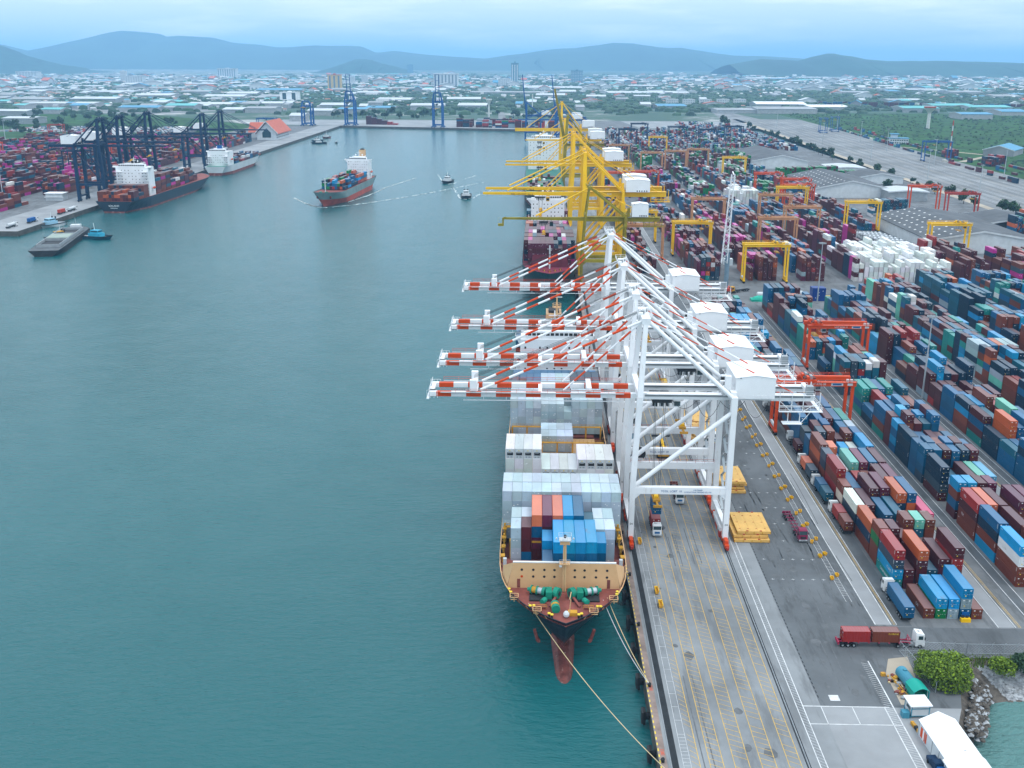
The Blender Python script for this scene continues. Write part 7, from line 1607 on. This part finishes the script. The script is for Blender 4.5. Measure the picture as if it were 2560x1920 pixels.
# houses of the town: one mesh each, four kinds
HM = []
for wm, rm in ((M_lwall, M_roofr), (M_lwall, M_roofl), (M_conc2, M_roofb), (M_lwall, M_roofs[1])):
    mb = MB(); mb.prism([(-9, 0), (9, 0), (9, 8), (0, 12), (-9, 8)], 'y', -7, 7, wm); mb.prism([(-10, 7.6), (0, 12.1), (10, 7.6), (10, 8.3), (0, 12.8), (-10, 8.3)], 'y', -8, 8, rm)
    for i in range(4): mb.box(-7.5 + i * 4.2, -7.1, 2, -5.7 + i * 4.2, -7.01, 4, M_win)
    HM.append(mb.mesh('house'))
HN = ('red roofed', 'pale roofed', 'blue roofed', 'grey roofed')
nh = 0
while nh < 290:
    vx, vy = rs.uniform(-10, 2222), rs.triangular(158, 236, 176)
    if vx < 700 and vy > 200: continue
    if vx < 1250 and vy > 205: continue
    x, y = G(vx, vy); k = rs.choice((0, 0, 1, 1, 1, 2, 3)); o = bpy.data.objects.new('house', HM[k]); C.objects.link(o); s = rs.uniform(.8, 1.6) * (1.0 if y < 4500 else 1.5); o.location = (x, y, 0); o.scale = (s * rs.uniform(1, 2.2), s, s * rs.uniform(.8, 1.3)); o.rotation_euler = (0, 0, rs.choice((0, 1.57, .3, -.4)))
    tag(o, f'small {HN[k]} house among the trees of the distant town', 'house', f'{HN[k]} houses of the distant town'); nh += 1
tr_ = MB(); rt_ = random.Random(33)
for _ in range(3800):
    vy = rt_.triangular(160, 240, 176); vx = rt_.uniform(-15, 2227)
    if vx > 1250 and vy > 200 and rt_.random() < .75: continue
    if 700 < vx < 1250 and vy > 205 and rt_.random() < .6: continue
    x, y = G(vx, vy)
    if y < 2400 or (x > 405 and y < 2750): continue
    k = math.hypot(x, y) / 5000; w, d, h = rt_.uniform(8, 26) * k, rt_.uniform(8, 18) * k, rt_.uniform(4, 9) * (1 + .4 * (k - 1))
    c = rt_.choice(((.62, .64, .65), (.5, .52, .53), (.36, .38, .39), (.62, .64, .65), (.45, .40, .36), (.40, .16, .10), (.10, .30, .42), (.12, .40, .40), (.7, .7, .68)))
    tr_.add([(x, y, 0), (x + w, y, 0), (x + w, y + d, 0), (x, y + d, 0), (x, y, h), (x + w, y, h), (x + w, y + d, h), (x, y + d, h), (x, y + d / 2, h * 1.4), (x + w, y + d / 2, h * 1.4)], [(0, 1, 5, 4), (1, 2, 6, 9, 5), (3, 0, 4, 8, 7), (2, 3, 7, 6)], M_boxs, (.42, .44, .45))
    q_ = len(tr_.v) - 10; sl = tr_.slot(M_boxs)
    for f in ((4, 5, 9, 8), (7, 8, 9, 6)): tr_.f.append(tuple(q_ + i for i in f)); tr_.m.append(sl); tr_.c.append(c)
tag(tr_.build('distant_town_roofs'), kind='stuff')
# wooded ground: a far-off mass of crowns, and the single trees one can tell apart
wood = MB(); rw = random.Random(5)
def lump(mb, x, y, r, h, m, rr):
    n = 7; t_ = rr.random(); pts = [(x + r * rr.uniform(.7, 1.1) * math.cos(i * 6.283 / n), y + r * rr.uniform(.7, 1.1) * math.sin(i * 6.283 / n)) for i in range(n)]
    v = [(a, b_, -.5) for a, b_ in pts] + [(x + (a - x) * .8 + rr.uniform(-.1, .1) * r, y + (b_ - y) * .8, h * rr.uniform(.5, .85)) for a, b_ in pts] + [(x + rr.uniform(-.2, .2) * r, y, h)]
    mb.add(v, [(i, (i + 1) % n, n + (i + 1) % n, n + i) for i in range(n)] + [(n + i, n + (i + 1) % n, 2 * n) for i in range(n)], m, (t_, t_, t_))
cnt = 0
while cnt < 8500:
    vy = rw.triangular(160, 250, 178); vx = rw.uniform(-15, 2227)
    dens = .95 if vx > 1250 else (.7 if vx > 650 else .5)
    if vy < 178: dens = .85
    if 180 < vy < 240 and vx < 650: dens = .42
    if rw.random() > dens: continue
    x, y = G(vx, vy)
    if x > 405 and y < 2700 and x < 2600: continue
    if y < 2330: continue
    for _ in range(rw.choice((1, 2, 3))): lump(wood, x + rw.uniform(-30, 30), y + rw.uniform(-12, 12), rw.uniform(7, 14) * (1 + y / 9000), rw.uniform(6, 12), M_leafd, rw)
    cnt += 1
tag(wood.build('distant_woodland'), kind='stuff')
scrub = MB()
for _ in range(7000):
    x = rw.uniform(548, 1900); y = rw.uniform(1050, 2700)
    if rw.random() < .5 and math.sin(x * .013) + math.sin(y * .017 + x * .004) < .2: continue
    if 536 + (y - 1200) * .04 > x - 20: continue
    if 600 < x < 700 and 1450 < y < 1570: continue
    lump(scrub, x, y, rw.uniform(1.2, 4.5), rw.uniform(.8, 3.6), M_leafd, rw)
tag(scrub.build('field_scrub'), kind='stuff')
TM = []
for i in range(5):
    c = MB(); crown(c, 0, 0, 6.2, 4.6, 4.6, 4.8, 260, .8, 1.6, M_leafd, random.Random(40 + i), 8); b = MB(); b.tube((0, 0, 0), (0, 0, 4), .35, M_bark, 6, .2); TM.append((c.mesh('crown'), b.mesh('trunk')))
def small_tree(x, y, s, label, group):
    t = thing('broadleaf_tree', label, 'tree', (x, y, 0), rs.uniform(0, 6), group); t.scale = (s, s, s * rs.uniform(.8, 1.1)); cm, bm = TM[rs.randrange(5)]
    for n_, m_ in (('crown', cm), ('trunk', bm)): o = bpy.data.objects.new(n_, m_); C.objects.link(o); o.parent = t
for i in range(46):
    u = i / 45; y = 640 + 1500 * u; small_tree(398 + rs.uniform(-6, 10) + 40 * max(0, u - .6), y + rs.uniform(-9, 9), rs.uniform(.6, 1.3), 'dark bushy tree in the verge beside the rail yard', 'trees along the rail yard verge')
for x, y, s in ((352, 655, 1.4), (372, 700, 1.1), (380, 690, 1.5), (352, 1060, 1.3)): small_tree(x, y, s, 'rounded green tree behind the warehouse gable by the rail yard', 'trees behind the warehouses')
for i in range(60):
    vx, vy = rs.uniform(-5, 380), rs.uniform(250, 300); x, y = G(vx, vy)
    if -900 < x < -395 and y < 1720: continue
    small_tree(x, y, rs.uniform(.9, 1.8), 'dark tree on the green waste ground behind the far side terminal', 'trees behind the far side terminal')
for i in range(40):
    vx, vy = rs.uniform(640, 1240), rs.uniform(248, 262); x, y = G(vx, vy); 
    if y < 2340: y = 2340 + rs.uniform(0, 80)
    small_tree(x, y, rs.uniform(1.0, 1.8), 'dark tree behind the container wall of the basin quay', 'trees behind the basin quay')
small_tree(372, 2130, 2.4, 'single round dark tree standing on the pale lot at the back of the yard', None)
sheet('waste_grass', [[(-2200, 1720), (-560, 1720), (-560, 2120), (-900, 2500), (-2600, 2600)]], M_grass, .02)
sheet('vehicle_lot_ground', [[(-1900, 1500), (-905, 1500), (-905, 1700), (-1900, 1720)], [(-1000, 1900), (-620, 1880), (-640, 2030), (-980, 2060)], [(-2400, 2620), (-900, 2560), (-700, 2900), (-2500, 3000)]], M_rail, .05)
sheet('pale_lot_ground', [[(200, 2080), (430, 2080), (460, 2320), (180, 2320)]], M_conc2, .02)
sheet('estate_road', [[G(1078, 262), G(1096, 262), G(1072, 205), G(1069, 205)], [G(1570, 268), G(1660, 262), G(1545, 236), G(1530, 236)], [G(1395, 292), G(1410, 292), G(1720, 300), G(1690, 292)]][:2], M_rail, .03)
sheet('field_track', [[(560, 1640), (566, 1640), (640, 1500), (628, 1500)], [(612, 1470), (622, 1470), (560, 1390), (552, 1396)]], M_dust, .02)
sheet('verge_ground', [[(396, 620), (405, 620), (408, 900), (452, 2420), (440, 2420), (400, 900)]], M_dust, .03)
# parked vehicles on the lots behind the far terminal: too many and too small to tell apart
pv = MB()
for _ in range(900):
    x, y = rw.choice(((rw.uniform(-1600, -910), rw.uniform(1505, 1695)), (rw.uniform(-980, -640), rw.uniform(1895, 2045))))
    c = rw.choice(((.7, .72, .74), (.7, .72, .74), (.5, .52, .55), (.05, .06, .07), (.1, .2, .35), (.4, .06, .05)))
    pv.box(x, y, .06, x + 4.4, y + 1.9, 1.5, M_boxs, c)
tag(pv.build('parked_vehicles'), kind='stuff')
hg = MB(); hg.box(-26500, -1400, -10.5, 27500, 61000, 600, M_white)
for _i in range(len(hg.m)): pass
ho = hg.build('haze'); tag(ho, kind='stuff')
mh_ = bpy.data.materials.new('haze_air'); mh_.use_nodes = True; _t = mh_.node_tree
for n in list(_t.nodes): _t.nodes.remove(n)
_o = _t.nodes.new("ShaderNodeOutputMaterial"); _v = _t.nodes.new("ShaderNodeVolumePrincipled")
_v.inputs['Color'].default_value = (.34, .65, .99, 1); _v.inputs['Density'].default_value = 0.72e-4; _v.inputs['Anisotropy'].default_value = -.15
_t.links.new(_v.outputs[0], _o.inputs['Volume'])
ho.data.materials.clear(); ho.data.materials.append(mh_)
